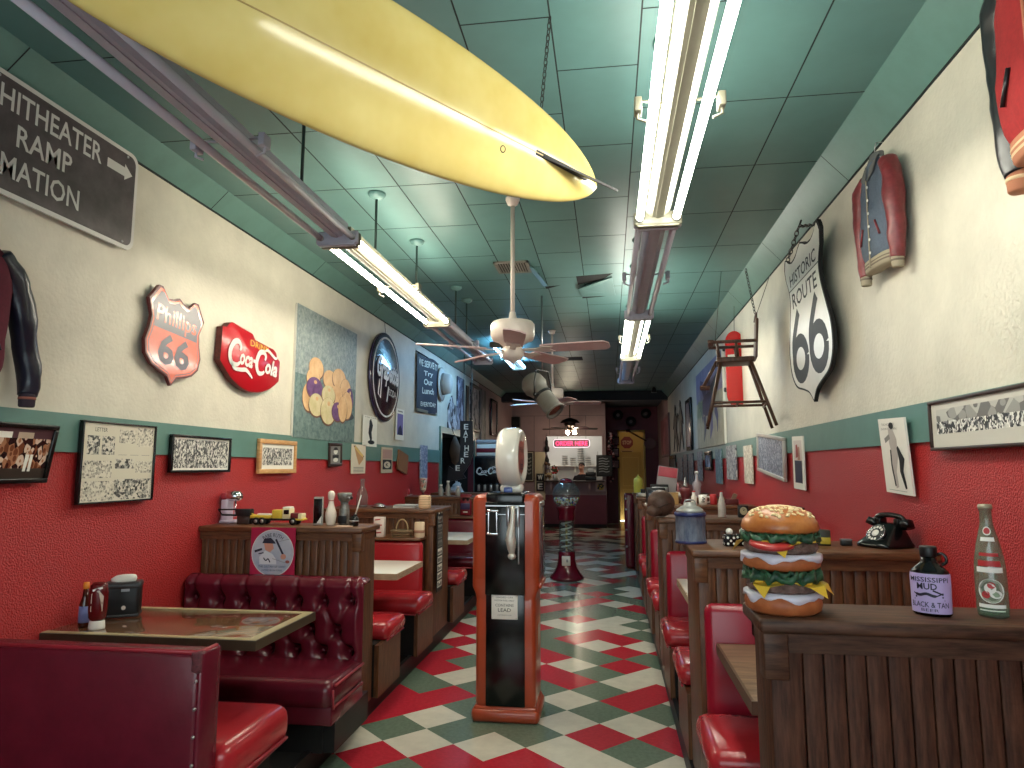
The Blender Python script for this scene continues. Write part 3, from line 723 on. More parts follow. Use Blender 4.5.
b = MB(); b.lathe([(.14,1.055)]+[(.205*math.sin(a),1.225-.205*math.cos(a)) for a in [R(40)+R(125)*i/14 for i in range(15)]], cg, 32, None, True, False); b.build('glass_globe', gm)
b = MB(); b.lathe([(.10,1.405),(.10,1.43),(.075,1.455),(.02,1.47)], mrn, 24); b.build('lid', gm)
b = MB(); gcol = [mat('gumball '+n, c, .25) for n, c in (('white',(228,226,216)),('red',(176,40,44)),('yellow',(214,190,80)),('blue',(86,104,160)),('pink',(214,140,150)))]
rg = random.Random(5)
for i in range(150):
    a = rg.uniform(0,2*PI); q = rg.random(); z = 1.075+.10*rg.random(); rm = math.sqrt(max(0,.205**2-(1.225-z)**2))-.018; rr = rm*(.9+.1*rg.random() if q < .6 else math.sqrt(rg.random()))
    b.sphere((rr*math.cos(a), rr*math.sin(a), z), .0165, gcol[rg.choice((0,0,0,0,0,1,2,3,4))], 8, 5)
g = b.build('gumballs', gm); g['kind'] = 'stuff'
b = MB(); b.rbox(-.062,.062,-.142,-.115,.21,.345,white,.006); b.rbox(.0,.03,-.148,-.14,.26,.30,steel,.004); b.build('coin_plate', gm)
# ---- ceiling fans
blade_m = mat('aged pink-white blade', (190,160,160), .45, var=.06, vscale=6)
fanw = mat('aged fan enamel', (206,194,184), .35, var=.06, vscale=8)
def fan(label, x, y, zh, ang0, rad, brass=None, cx=None):
    t = thing('ceiling_fan', label, 'ceiling fan', (x, y, zh), group='white ceiling fans')
    fm = brass or fanw; H = ZC-zh
    b = MB(); b.lathe([(.012,H-.06),(.035,H-.05),(.05,H-.015),(.05,H)], fm, 20); b.build('canopy', t)
    b = MB(); b.cyl((0,0,.20),(0,0,H-.06),.015,fm,12); b.build('downrod', t)
    b = MB(); b.lathe([(.02,.26),(.03,.205),(.055,.20),(.135,.19),(.15,.17),(.15,.095),(.14,.065),(.10,.05),(.075,.03),(.06,.012)], fm, 32)
    b.build('motor', t)
    b = MB(); b.lathe([(.06,.02),(.075,-.01),(.075,-.05),(.055,-.07),(.02,-.085),(.008,-.10)], fm, 24); b.build('switch_housing', t)
    for k in range(5):
        a = ang0+k*2*PI/5; Mr = Matrix.Rotation(a,4,'Z') @ Matrix.Rotation(R(-12),4,'X')
        b = MB(); o = [(.20,-.05),(.24,-.062),(.52,-.07),(rad-.03,-.07),(rad,-.035),(rad,.035),(rad-.03,.07),(.52,.07),(.24,.062),(.20,.05)]
        b.add([(p[0],p[1],-.004) for p in o]+[(p[0],p[1],.004) for p in o], [tuple(range(10))[::-1],tuple(range(10,20))]+[(i,(i+1)%10,(i+1)%10+10,i+10) for i in range(10)], blade_m if not brass else brass, False, Mr)
        bl = b.build('blade', t)
        q = MB()
        q.add([(p[0],p[1],z) for z in (-.011,-.005) for p in ((.06,-.02),(.17,-.02),(.22,-.05),(.29,-.045),(.26,0),(.29,.045),(.22,.05),(.17,.02),(.06,.02))], [tuple(range(9))[::-1],tuple(range(9,18))]+[(i,(i+1)%9,(i+1)%9+9,i+9) for i in range(9)], fm, False, Mr); q.build('blade_bracket', bl)
    return t
fan('large white ceiling fan on a long rod in front of the surfboard tail', -.635, 4.53, 2.425, R(-9), .66)
fan('white ceiling fan far down the room behind the grey spotlight', -.745, 9.2, 2.50, R(10), .66)
bzm = mat('dark bronze', (52,40,34), .35, metal=.6)
f3 = fan('small dark ceiling fan with lit bulbs before the service window', -.98, 17.6, 2.62, R(20), .75, bzm)
b = MB(); b.lathe([(.26,.02),(.2,.10),(.06,.15),(.02,.16)], bzm, 24, Matrix.Translation((0,0,.12))); b.build('shade', f3)
blb = mat_emit('warm bulb', (255,240,208), 60)
for a in (0,2.1,4.2):
    b = MB(); b.sphere((.12*math.cos(a),.12*math.sin(a),-.10),.05,blb,10,8); b.build('bulb', f3)
# ---- grey stage spotlight
grm = mat('grey spotlight enamel', (92,88,82), .5, var=.1, vscale=12)
spx, spy = -.70, 7.3
sp = thing('stage_spotlight', 'grey can spotlight hanging on a thin rod below the ceiling fan', 'spotlight', (spx, spy, 2.40))
b = MB(); b.cyl((0,0,.27),(0,0,ZC-2.40),.009,steel,8); b.build('hanger_rod', sp)
A0, A1 = Vector((-.13,.05,.17)), Vector((.14,-.10,-.17)); dv = (A1-A0).normalized(); q = dv.to_track_quat('Z','Y').to_matrix().to_4x4(); MS = Matrix.Translation(A0) @ q; LL = (A1-A0).length
b = MB(); b.lathe([(.04,-.05),(.10,-.03),(.13,.02),(.135,.10),(.115,.14),(.10,.19),(.10,LL-.02),(.112,LL),(.112,LL+.02),(.09,LL+.02),(.085,LL-.04)], grm, 28, MS); b.build('can', sp)
b = MB(); b.lathe([(.104,.22),(.108,.22),(.108,.25),(.104,.25)], blackp, 28, MS, False); b.build('strap', sp)
b = MB(); b.lathe([(.001,LL-.01),(.086,LL-.01)], mat('spot lens', (110,70,60), .1), 24, MS, True, False); b.build('lens', sp)
u_ = dv.cross(Vector((0,0,1))).normalized()
b = MB(); mid = (A0+A1)/2; b.tube([mid+u_*.15, mid+u_*.155+Vector((0,0,.12)), Vector((0,0,.27))+u_*.11, Vector((0,0,.27))-u_*.11, mid-u_*.155+Vector((0,0,.12)), mid-u_*.15], .010, blackp, 8)
b.cyl(mid+u_*.10, mid+u_*.16, .018, blackp, 10); b.cyl(mid-u_*.10, mid-u_*.16, .018, blackp, 10); b.build('yoke', sp)
# ---- ceiling vent and sagging panels
vt = thing('ceiling_vent', 'slatted metal air vent in the teal ceiling beside the fan rod', 'vent', (-.86, 6.15, ZC))
b = MB(); vm_ = mat('vent grey', (120,116,108), .5)
for q_ in ((-.16,.16,-.17,-.15),(-.16,.16,.15,.17),(-.16,-.14,-.17,.17),(.14,.16,-.17,.17)): b.box(*q_, -.018, 0, vm_)
b.build('frame', vt); b = MB(); b.box(-.14,.14,-.15,.15,-.004,0,blackm)
for k in range(12): b.box(-.136+.024*k,-.126+.024*k,-.15,.15,-.016,-.004,vm_)
b.build('grille', vt)
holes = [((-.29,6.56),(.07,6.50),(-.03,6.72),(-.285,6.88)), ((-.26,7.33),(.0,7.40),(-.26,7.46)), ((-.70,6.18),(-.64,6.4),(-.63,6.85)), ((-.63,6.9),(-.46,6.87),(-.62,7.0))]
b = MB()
for h in holes: b.add([(x,y,ZC-.0018) for x,y in h], [tuple(range(len(h)))[::-1]], blackm)  # flat black patches painted for the dark inside the open gaps
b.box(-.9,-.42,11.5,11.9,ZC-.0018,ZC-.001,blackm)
b.build('ceiling_dark_patch', kind='structure')
for lb, pts in (('sagging teal ceiling panel hanging below its gap near the vent', ((-.28,6.88,-.04),(.06,6.62,-.003),(.10,7.34,-.003),(-.26,7.32,-.012))), ('loose teal ceiling panel flap left of the sagging panel', ((-.72,6.15,-.003),(-.66,6.12,-.03),(-.58,6.75,-.035),(-.64,6.85,-.003)))):
    o = thing('ceiling_panel', lb, 'ceiling panel', (0,0,ZC)); mb = MB(); v = [Vector(p) for p in pts]
    mb.add([p[:] for p in v]+[(p+Vector((0,0,-.008)))[:] for p in v], [(0,1,2,3),(7,6,5,4),(0,4,5,1),(1,5,6,2),(2,6,7,3),(3,7,4,0)], teal); mb.build('board', o)
# ================================================================== THINGS ON THE PARTITIONS AND TABLES
CZ = 1.25
def atx(px, py, y): return float(ony(px, py, y)[0])
def turned(name, label, cat, loc, parts, group=None, n=20, rz=0.0):
    t = thing(name, label, cat, loc, rz, group)
    for pn, prof, m in parts: b = MB(); b.lathe(prof, m, n); b.build(pn, t)
    return t
# ---- giant burger
bun = mat('glazed bun', (146,74,32), .35, rgb2=(192,122,62), vscale=14, bump=.1, bscale=30)
bunl = mat('bun side', (150,78,40), .5, rgb2=(184,108,62), vscale=18)
seed = mat('sesame', (232,208,158), .5); lett = mat('dark lettuce', (22,52,40), .4, rgb2=(54,98,66), vscale=40)
pat = mat('patty', (84,62,56), .8, rgb2=(132,108,98), vscale=60, bump=.6, bscale=120); chs = mat('yellow cheese', (222,184,60), .4); tom = mat('tomato', (170,44,44), .3); sauce = mat('white sauce', (206,204,218), .35)
bg = thing('model_burger', 'giant double-decker burger model with sesame bun on the nearest right partition', 'burger', (.455, 1.965, CZ))
def ruffle(mb, r, z, h, m, waves, amp, seedn, thick=.012):
    rr = random.Random(seedn); n = 96; ph = [rr.uniform(0,6) for _ in range(4)]; vs, fs = [], []
    rings = [(0.6,0,.0),(.86,0,.3),(1.0,.25,1.0),(1.02,-.4,1.0),(.95,-.5,.6),(.6,-.4,0)]
    for q, dz, wv in rings:
        for i in range(n):
            a = 2*PI*i/n; w = math.sin(waves*a+ph[0])+.6*math.sin((waves*1.7)*a+ph[1])
            vs.append((r*q*(1+.05*wv*math.sin(waves*.9*a+ph[2]))*math.cos(a), r*q*(1+.05*wv*math.sin(waves*.9*a+ph[2]))*math.sin(a), z+h*dz+amp*wv*w))
    for j in range(len(rings)-1):
        for i in range(n): fs.append((j*n+i, j*n+(i+1)%n, (j+1)*n+(i+1)%n, (j+1)*n+i))
    mb.add(vs, fs, m, True)
def slab(r0, z0, z1, m, rr=.012):
    b = MB(); b.lathe([(.001,z0),(r0-rr,z0),(r0-.003,z0+rr*.5),(r0,(z0+z1)/2),(r0-.003,z1-rr*.5),(r0-rr,z1),(.001,z1)], m, 40); return b
slab(.098,0,.052,bunl,.018).build('bottom_bun', bg); slab(.092,.055,.083,pat).build('patty', bg)
def drip(z, seedn, r=.098):
    b = MB(); rr = random.Random(seedn); n = 72; top = []; lo = []
    for i in range(n):
        a = 2*PI*i/n; d = .006+.014*max(0, math.sin(5*a+seedn))**2+.004*math.sin(11*a)
        top.append(((r-.012)*math.cos(a),(r-.012)*math.sin(a),z+.006)); lo.append((a,d))
    vs = top+[((r+.004)*math.cos(a),(r+.004)*math.sin(a),z+.002) for a,d in lo]+[((r+.005)*math.cos(a),(r+.005)*math.sin(a),z-d) for a,d in lo]+[((r-.006)*math.cos(a),(r-.006)*math.sin(a),z-d-.002) for a,d in lo]
    b.add(vs, [(j*n+i, j*n+(i+1)%n, (j+1)*n+(i+1)%n, (j+1)*n+i) for j in range(3) for i in range(n)], sauce, True); return b
drip(.050, 2, .096).build('sauce', bg)
def cheese(z, rots):
    b = MB()
    for a in rots:
        Mr = Matrix.Translation((0,0,z)) @ Matrix.Rotation(a,4,'Z')
        b.add([(0,-.07,.004),(.07,0,.004),(.1,-.0,-.0),(.108,-.035,-.006),(.115,-.05,-.034),(.075,-.075,-.006)], [(0,2,3,5),(3,4,5),(0,1,2)], chs, False, Mr); b.rbox(-.07,.07,-.07,.07,-.002,.004,chs,.002,1,True,Mr)
    return b
cheese(.082,(R(-100),R(10),R(100),R(-20))).build('cheese', bg)
b = MB(); ruffle(b,.098,.099,.03,lett,13,.007,4); ruffle(b,.094,.108,.02,lett,17,.006,9); b.build('lettuce', bg)
slab(.1,.112,.15,bunl,.015).build('middle_bun', bg); drip(.150,5,.099).build('sauce', bg)
slab(.095,.156,.185,pat).build('patty', bg)
b = MB(); b.lathe([(.001,.176),(.05,.176),(.056,.18),(.056,.186),(.05,.19),(.001,.19)], tom, 24, Matrix.Translation((-.038,-.045,0)) @ Matrix.Rotation(R(8),4,'X')); b.build('tomato_slice', bg)
cheese(.186,(R(-75),R(-175),R(60))).build('cheese', bg)
b = MB(); ruffle(b,.098,.199,.024,lett,14,.005,14); ruffle(b,.090,.205,.02,lett,19,.005,19); b.build('lettuce', bg)
b = MB(); pr = [(.001,.208),(.090,.208),(.0985,.214),(.100,.222),(.095,.238),(.080,.256),(.055,.269),(.025,.2745),(.001,.276)]; b.lathe(pr, bun, 44)
rs = random.Random(8)
for _ in range(190):
    a = rs.uniform(0,2*PI); q = rs.uniform(0,.086); zz = .277-.0000-.000*q
    r_ = q; zt = np.interp(q, [p[0] for p in pr[::-1]][:7], [p[1] for p in pr[::-1]][:7])
    Ms = Matrix.Translation((r_*math.cos(a), r_*math.sin(a), zt)) @ Matrix.Rotation(a,4,'Z') @ Matrix.Rotation(q*7,4,'Y') @ Matrix.Rotation(rs.uniform(0,3),4,'Z')
    b.sphere((0,0,.0005),.0052,seed,6,4,(1.3,.75,.6),Ms)
b.build('top_bun', bg)
# ---- growler bottle
gr = thing('beer_growler', 'black stoneware-style bottle with lilac label and ring handle', 'bottle', (.826, 1.965, CZ), R(-31))
b = MB(); b.loft([((0,0,z),(rx,0,0),(0,ry_,0)) for z,rx,ry_ in ((0,.040,.028),(.004,.044,.032),(.10,.0455,.033),(.112,.043,.031),(.122,.033,.026),(.130,.023,.022),(.136,.0185,.0185),(.158,.018,.018))], blackg, 36); b.build('bottle', gr)
b = MB(); b.lathe([(.0195,.148),(.0205,.150),(.0205,.172),(.019,.175),(.001,.1755)], blackp, 24); b.build('cap', gr)
b = MB(); b.tube(cr([(.017,0,.153),(.030,0,.157),(.039,0,.148),(.038,0,.135),(.028,0,.128)],5), .0038, blackg, 8); b.build('handle', gr)
lil = mat('lilac label', (178,160,206), .5); navy = mat('navy ink', (26,24,44), .5)
b = MB(); b.loft([((0,0,z),(rx,0,0),(0,ry_,0)) for z,rx,ry_ in ((.008,.0455,.0335),(.098,.0468,.0342),(.107,.0455,.0335))], lil, 40, True, None, False)
i0 = len(b.v)
b.text('MISSISSIPPI', 0, .0925, .088, .012, 0, navy, bold=.01); b.text('MUD', -.004, .0755, .042, .016, 0, navy, bold=.02); b.text('BLACK & TAN', 0, .030, .084, .0135, 0, navy, bold=.01); b.text('BEER', 0, .0165, .036, .007, 0, navy)
b.stroke(cr([(-.034,.058),(-.02,.053),(-.005,.057),(.012,.052),(.03,.060)],5), [.003]*3+[.007]*13+[.003]*5, 0, navy); b.stroke([(-.03,.048),(.03,.050)], .004, 0, navy); b.stroke([(.008,.066),(.03,.056)], .004, 0, navy); b.stroke([(-.034,.042),(.034,.042)], .0015, 0, navy)
def wrapell(v):
    a = v[0]/.042; return (.0475*math.sin(a), -.0348*math.cos(a)-.0004, v[2])
warp(b, i0, wrapell); b.build('paper_label', gr)
# ---- tall soda bottle
def bar(b, x0, x1, z, w, y, m): b.stroke([(x0+(x1-x0)*i/12, z) for i in range(13)], w, y, m)
so = thing('soda_bottle', 'tall clear green-tinted soda bottle with white and red printed label', 'bottle', (.972, 1.965, CZ), R(-28))
gg = mat_glass('pale green glass', (196,214,192), .9, .04, .16)
prof = [(.0305,0),(.034,.004),(.0355,.02),(.0355,.095),(.034,.135),(.027,.18),(.0185,.215),(.0145,.235),(.0135,.265),(.0155,.268),(.0155,.276),(.0135,.278)]
b = MB(); b.lathe(prof, gg, 28); b.lathe([(.001,.004),(.030,.006),(.033,.012),(.0335,.02)], mat('green glass base',(60,120,70),.1,trans=.6), 28); b.build('bottle', so)
b = MB(); b.lathe([(.0165,.272),(.0168,.276),(.015,.284),(.001,.285)], mat('dull cap', (150,140,120), .4, metal=.5), 20); b.build('cap', so)
rdi = mat('red label ink', (168,40,44), .5); whi = mat('white label ink', (224,220,214), .5)
b = MB(); i0 = len(b.v)
b.disc(0,.068,.030,.030,0,whi,32); b.disc(0,.068,.0255,.0255,-.0003,mat('label grey', (150,146,136),.5),32); b.disc(-.002,.074,.013,.013,-.0005,whi,20); b.disc(.001,.082,.009,.008,-.0007,rdi,16); b.disc(-.012,.058,.010,.009,-.0005,rdi,16); b.disc(.010,.060,.014,.010,-.0006,whi,16)
bar(b,-.032,.032,.120,.013,-.0003,whi); bar(b,-.028,.028,.136,.014,-.0003,rdi); bar(b,-.026,.026,.158,.008,-.0003,rdi); bar(b,-.024,.024,.196,.010,-.0003,whi); bar(b,-.032,.032,.030,.009,-.0003,whi); bar(b,-.03,.03,.019,.003,-.0003,whi)
b.disc(0,.217,.017,.011,-.0003,whi,24); b.disc(0,.217,.0135,.008,-.0005,rdi,24)
zz_ = [p[1] for p in prof]; rr_ = [p[0] for p in prof]
def wrapb(v):
    r_ = float(np.interp(v[2], zz_, rr_))+.0006-v[1]*.5; a = v[0]/.036; return (r_*math.sin(a), -r_*math.cos(a), v[2])
warp(b, i0, wrapb); b.build('printed_label', so)
# ---- rumpled denim
dn = mat('washed denim', (112,122,142), .9, var=.3, vscale=30, bump=.3, bscale=150)
dj = thing('denim_jacket', 'rumpled light blue denim heap on the floor behind the nearest right partition', 'jacket', (.535, 2.58, PZ))
b = MB(); rs = random.Random(2); n1, n2 = 26, 14; vs, fs = [], []
for j in range(n2+1):
    th = PI/2*j/n2
    for i in range(n1):
        a = 2*PI*i/n1; q = 1+.12*math.sin(5*a+3*th)+.07*math.sin(9*a-5*th); vs.append((.11*q*math.cos(a)*math.cos(th)+.02*math.sin(6*th), .14*q*math.sin(a)*math.cos(th), .30*math.sin(th)*(1+.06*math.sin(3*a))))
for j in range(n2):
    for i in range(n1): fs.append((j*n1+i, j*n1+(i+1)%n1, (j+1)*n1+(i+1)%n1, (j+1)*n1+i))
b.add(vs, fs, dn, True); b.build('cloth', dj)
# ---- blue-grey water can
can = mat('weathered blue galvanised', (58,68,92), .5, rgb2=(112,120,136), vscale=30, metal=.25, vstretch=(1,1,.4)); bluep = mat('navy enamel band', (34,44,92), .35); zinc = mat('worn zinc', (150,152,150), .45, metal=.4, var=.2, vscale=20)
wc = thing('water_can', 'ribbed blue-grey metal water can with navy rim on a right partition post', 'can', (.405, 3.62, CZ))
b = MB(); n = 60; prf = [(.074,0),(.076,.006),(.076,.012),(.073,.016),(.073,.135),(.075,.14)]; vs, fs = [], []
for j, (r_, z) in enumerate(prf):
    for i in range(n):
        a = 2*PI*i/n; k = 1+(.025*math.cos(15*a) if j in (3,4) else 0); vs.append((r_*k*math.cos(a), r_*k*math.sin(a), z))
for j in range(len(prf)-1):
    for i in range(n): fs.append((j*n+i, j*n+(i+1)%n, (j+1)*n+(i+1)%n, (j+1)*n+i))
fs.append(tuple(range(n))[::-1]); b.add(vs, fs, can, True); b.build('body', wc)
b = MB(); b.lathe([(.074,.134),(.079,.136),(.079,.152),(.074,.154)], bluep, 36); b.lathe([(.0755,.0),(.078,.002),(.078,.012),(.0755,.014)], bluep, 36); b.build('rim', wc)
b = MB(); b.lathe([(.074,.153),(.066,.168),(.045,.182),(.03,.188),(.028,.20),(.02,.204),(.001,.205)], zinc, 32); b.tube(cr([(-.03,0,.186),(-.02,0,.212),(.02,0,.212),(.03,0,.186)],5), .004, zinc, 6); b.build('lid', wc)
# ---- dice shakers
def die(label, x, y, rz):
    t = thing('dice_shaker', label, 'dice shaker', (x, y, CZ), rz, 'black dice shakers')
    b = MB(); s_ = .028; b.rbox(-s_,s_,-s_,s_,0,2*s_,blackg,.006,2)
    pat_ = {0:[(-1,-1),(1,1),(-1,1),(1,-1),(0,0)], 1:[(-1,-1),(1,1),(0,0)], 2:[(-1,0),(1,0)], 3:[(-1,1),(1,-1),(1,1),(-1,-1)]}
    for k in range(4):
        Mk = Matrix.Translation((0,0,s_)) @ Matrix.Rotation(k*PI/2,4,'Z')
        for px, pz in pat_[k]: b.disc(px*.014,pz*.014,.0058,.0058,-s_-.0005,whitem,14,M=Mk)
    b.build('die', t); b = MB(); b.sphere((0,0,2*s_+.013),.0165,white,16,10); b.lathe([(.012,2*s_-.001),(.012,2*s_+.006)],steel,14); b.build('ball_top', t)
die('black dice shaker showing five white pips with white ball on top', atx(729.5,538,3.50), 3.50, R(4)); die('black dice shaker half hidden by the burger bun, white ball on top', atx(743,538,3.52), 3.52, R(-35))
# ---- rotary telephone
ph = thing('rotary_telephone', 'black rotary telephone at the wall end of a right partition', 'telephone', (1.315, 3.58, CZ), R(-62))
b = MB(); b.loft([((0,0,0),(.105,0,0),(0,.11,0)),((0,0,.012),(.107,0,0),(0,.112,0)),((0,0,.022),(.100,0,0),(0,.105,0)),((0,.015,.045),(.085,0,0),(0,.085,0)),((0,.035,.085),(.062,0,0),(0,.052,0)),((0,.042,.105),(.055,0,0),(0,.036,0)),((0,.042,.112),(.045,0,0),(0,.026,0))], blackg, 40, True, None, True, 3.2)
for s_ in (-1,1): b.rbox(s_*.05-.012,s_*.05+.012,.015,.065,.10,.135,blackg,.005)
b.build('body', ph)
Md = Matrix.Translation((0,-.047,.062)) @ Matrix.Rotation(R(-46),4,'X')
b = MB(); b.lathe([(.001,.014),(.046,.014),(.048,.010),(.046,0)], blackp, 32, Matrix.Translation((0,-.047,.058)) @ Matrix.Rotation(R(52),4,'X'))
Mf = Matrix.Translation((0,-.047,.058)) @ Matrix.Rotation(R(52),4,'X') @ Matrix.Translation((0,0,.015))
for k in range(10):
    a = R(40+28*k); b.lathe([(.001,.0),(.0068,.0)], whi, 12, Mf @ Matrix.Translation((.034*math.cos(a),.034*math.sin(a),0)), False, False)
b.lathe([(.001,.0012),(.018,.0012),(.018,0)], whi, 20, Mf); b.tube([tuple(Mf @ Vector((.047*math.cos(q),.047*math.sin(q),-.001))) for q in [2*PI*i/24 for i in range(24)]], .002, chrome, 6, True, True); b.build('dial', ph)
b = MB(); b.tube(cr([(-.088,.04,.115),(-.06,.04,.142),(0,.04,.150),(.06,.04,.142),(.088,.04,.115)],6), [.018]*3+[.013]*19+[.018]*3, blackg, 12)
for s_ in (-1,1): b.cyl((s_*.088,.04,.125),(s_*.098,.032,.095),.030,blackg,18,.034)
b.build('handset', ph)
# ---- other things along the right partitions
def boxthing(name, label, cat, loc, sz, m, rz=0, extra=None, pn='body', group=None, r=.004):
    t = thing(name, label, cat, loc, rz, group); b = MB(); b.rbox(-sz[0]/2,sz[0]/2,-sz[1]/2,sz[1]/2,0,sz[2],m,r); b.build(pn, t)
    if extra:
        for q, fn in extra: b = MB(); fn(b); b.build(q, t)
    return t
def fe(*a): return list(a)
boxthing('small_tin', 'dark tin with a yellow corner on the partition right of the burger bun', 'tin', (atx(822,540,3.6),3.60,CZ), (.075,.05,.075), mat('dark green tin',(38,38,26),.4), R(-10), fe(('label', lambda b: b.rbox(-.01,.036,-.027,-.024,.008,.04,mat('tin yellow',(170,150,40),.5),.001))))
boxthing('card_box', 'tiny flat black box between the dark tin and the telephone', 'box', (atx(846,541,3.6),3.60,CZ), (.05,.04,.028), blackp, R(-5), fe(('lid', lambda b: b.rbox(-.026,.026,-.021,.021,.024,.032,mat('box lid grey',(90,90,92),.3),.002))))
gl = mat('old brown leather', (66,46,38), .5, rgb2=(96,72,60), vscale=18, bump=.3, bscale=60)
yG = 5.45; xg = .392
t = thing('leather_glove', 'round brown leather catching glove propped on a right partition post', 'glove', (xg, yG, CZ))
b = MB(); b.sphere((0,0,.105),.108,gl,28,18,(.98,.8,.95)); b.build('mitt', t)
b = MB(); b.sphere((-.055,-.055,.05),.055,gl,18,12,(1.1,.75,.8)); b.build('thumb', t)
b = MB(); b.tube([(.106*math.sin(a)*.9,-.088*math.cos(a)*.98-.002,.085+.02*math.sin(2*a)) for a in [R(-60+10*i) for i in range(13)]],.004,mat('lacing',(50,34,28),.7),6); b.build('lacing', t)
sw = mat('striped label', (200,196,188), .45)
yP = 5.5
x_ = atx(722,513,yP)
t = turned('soda_bottle', 'white bottle with dark slanted stripes on the partition behind the dice', 'bottle', (x_,yP,CZ), [('bottle', [(.026,0),(.029,.004),(.029,.10),(.022,.13),(.012,.16),(.011,.195)], sw), ('cap', [(.0125,.19),(.0125,.2),(.001,.203)], rdi)])
b = MB(); i0 = 0
for k in range(4): b.stroke([(-.03,.02+.024*k),(.03,.045+.024*k)], .009, 0, blackp)
warp(b, 0, lambda v: ((.0295)*math.sin(v[0]/.03), -.0295*math.cos(v[0]/.03), v[2])); b.build('stripes', t)
x_ = atx(743,511,yP)
boxthing('mantel_clock', 'small square black clock with pale dial behind the dice', 'clock', (x_,yP,CZ), (.075,.04,.09), blackp, 0, fe(('dial', lambda b: (b.disc(0,.05,.027,.03,-.021,mat('clock dial',(190,178,140),.5),24), b.stroke([(0,.05),(.012,.062)],.004,-.0215,ink), b.stroke([(0,.05),(-.004,.07)],.003,-.0215,ink)))))
x_ = atx(757,509,yP)
turned('spice_tin', 'silver patterned tin with flared lid behind the burger bun', 'tin', (x_,yP,CZ), [('body', [(.026,0),(.027,.003),(.026,.05)], mat_cells('tin print', [(40,40,44),(170,166,160),(120,60,60),(200,196,186)], (70,70,70), .4)), ('lid', [(.03,.048),(.034,.054),(.03,.064),(.001,.066)], steel)])
boxthing('wooden_crate', 'dark wooden box near the wall just above the burger bun', 'box', (atx(793,508,5.5),5.50,CZ), (.16,.10,.075), mat('dark box wood',(52,32,28),.5,var=.2), 0, fe(('lid', lambda b: b.rbox(-.082,.082,-.052,.052,.068,.078,mat('dark box wood lid',(66,40,34),.5),.002))))
yQ = 7.3
t = turned('coffee_mug', 'white mug with a dark squiggle on the third right partition', 'mug', (atx(703,503,yQ),yQ,CZ), [('cup', [(.038,0),(.042,.004),(.042,.10),(.038,.10),(.036,.01),(.001,.008)], white)])
b = MB(); b.tube(cr([(.04,0,.08),(.07,0,.075),(.07,0,.03),(.04,0,.025)],5),.007,white,8); b.build('handle', t)
b = MB(); b.stroke(cr([(-.02,.03),(.01,.03),(-.01,.05),(.015,.06),(-.012,.075)],4),.008,0,ink); warp(b,0,lambda v: (.0425*math.sin(v[0]/.042),-.0425*math.cos(v[0]/.042),v[2])); b.build('squiggle', t)
turned('cola_can', 'red drinks can beside the white squiggle mug', 'can', (atx(713.5,503,yQ),yQ,CZ), [('body', [(.033,0),(.036,.006),(.036,.10),(.031,.108),(.001,.106)], rdi)])
t = thing('cheese_grater', 'tilted pale wedge standing on a dark red block on the third right partition', 'ornament', (atx(731,501,yQ),yQ,CZ)); b = MB(); b.rbox(-.02,.02,-.02,.02,.04,.12,woodg,.003,1,False,Matrix.Rotation(R(22),4,'Y')); b.build('wedge', t); b = MB(); b.rbox(-.055,.07,-.03,.03,0,.06,mat('dark red block',(92,34,34),.5),.004); b.build('block', t)
turned('pepper_mill', 'dark red pepper mill with silver knob rising behind the water can lid', 'mill', (atx(688,494,yQ)-.02,yQ+.05,CZ), [('body', [(.05,0),(.055,.01),(.04,.06),(.06,.13),(.06,.16),(.03,.175)], mat('mill red',(96,36,40),.4)), ('knob', [(.02,.174),(.03,.19),(.018,.21),(.01,.25),(.004,.28)], steel)])
turned('milk_bottle', 'short white bottle between the mill and the squiggle mug', 'bottle', (atx(694,502,yQ),yQ,CZ), [('bottle', [(.028,0),(.03,.005),(.028,.08),(.016,.10),(.016,.13)], white), ('cap', [(.018,.128),(.018,.14),(.001,.142)], rdi)])
boxthing('menu_box', 'dark glass-fronted box on the post behind the glove', 'box', (.47,7.25,CZ), (.19,.16,.17), blackp, 0, fe(('front', lambda b: b.rbox(-.08,.08,-.084,-.078,.03,.15,mat('box glass',(40,44,52),.08),.002)), ('tray', lambda b: b.rbox(-.11,.12,-.10,.09,-.0,.012,white,.003))))
boxthing('manila_box', 'small manila carton right of the brown glove', 'box', (atx(673,504,7.3),7.32,CZ), (.10,.08,.12), mat('manila',(196,158,104),.6), R(12), fe(('flap', lambda b: b.rbox(-.05,.05,-.045,-.02,.115,.123,mat('manila flap',(206,170,118),.6),.001))))
yS = 9.1
t = thing('plate_stack', 'stack of pale plates on the post before the yellow bottle', 'plates', (.43,yS,CZ)); b = MB()
for k in range(4): b.lathe([(.001,.012*k),(.05,.012*k),(.085,.012*k+.012),(.088,.012*k+.016),(.05,.012*k+.010),(.001,.012*k+.008)], white, 28)
b.build('plates', t); b = MB(); b.lathe([(.03,.048),(.03,.10),(.001,.10)], blackp, 16); b.build('cup', t)
boxthing('toaster', 'small black and silver toaster behind the pale plates', 'toaster', (.645,9.15,CZ), (.22,.15,.16), blackp, 0, fe(('front_plate', lambda b: b.rbox(-.10,.10,-.08,-.074,.03,.13,steel,.003)), ('lever', lambda b: b.rbox(.03,.05,-.095,-.078,.09,.10,white,.002)), ('crumb_tray', lambda b: b.rbox(-.115,.115,-.085,.08,.0,.015,steel,.003))))
t = thing('menu_card', 'leaning pink and grey card standing behind the toaster', 'card', (.72,9.25,CZ), R(-6)); t.rotation_euler = (R(-12), R(8), R(-6))
b = MB(); b.rbox(-.13,.13,0,.02,.0,.40,mat('grey card',(150,140,140),.5),.004); b.build('board', t); b = MB(); b.rbox(-.12,.12,-.004,0,.26,.39,mat('pink card',(186,70,84),.5),.001); b.build('heading', t)
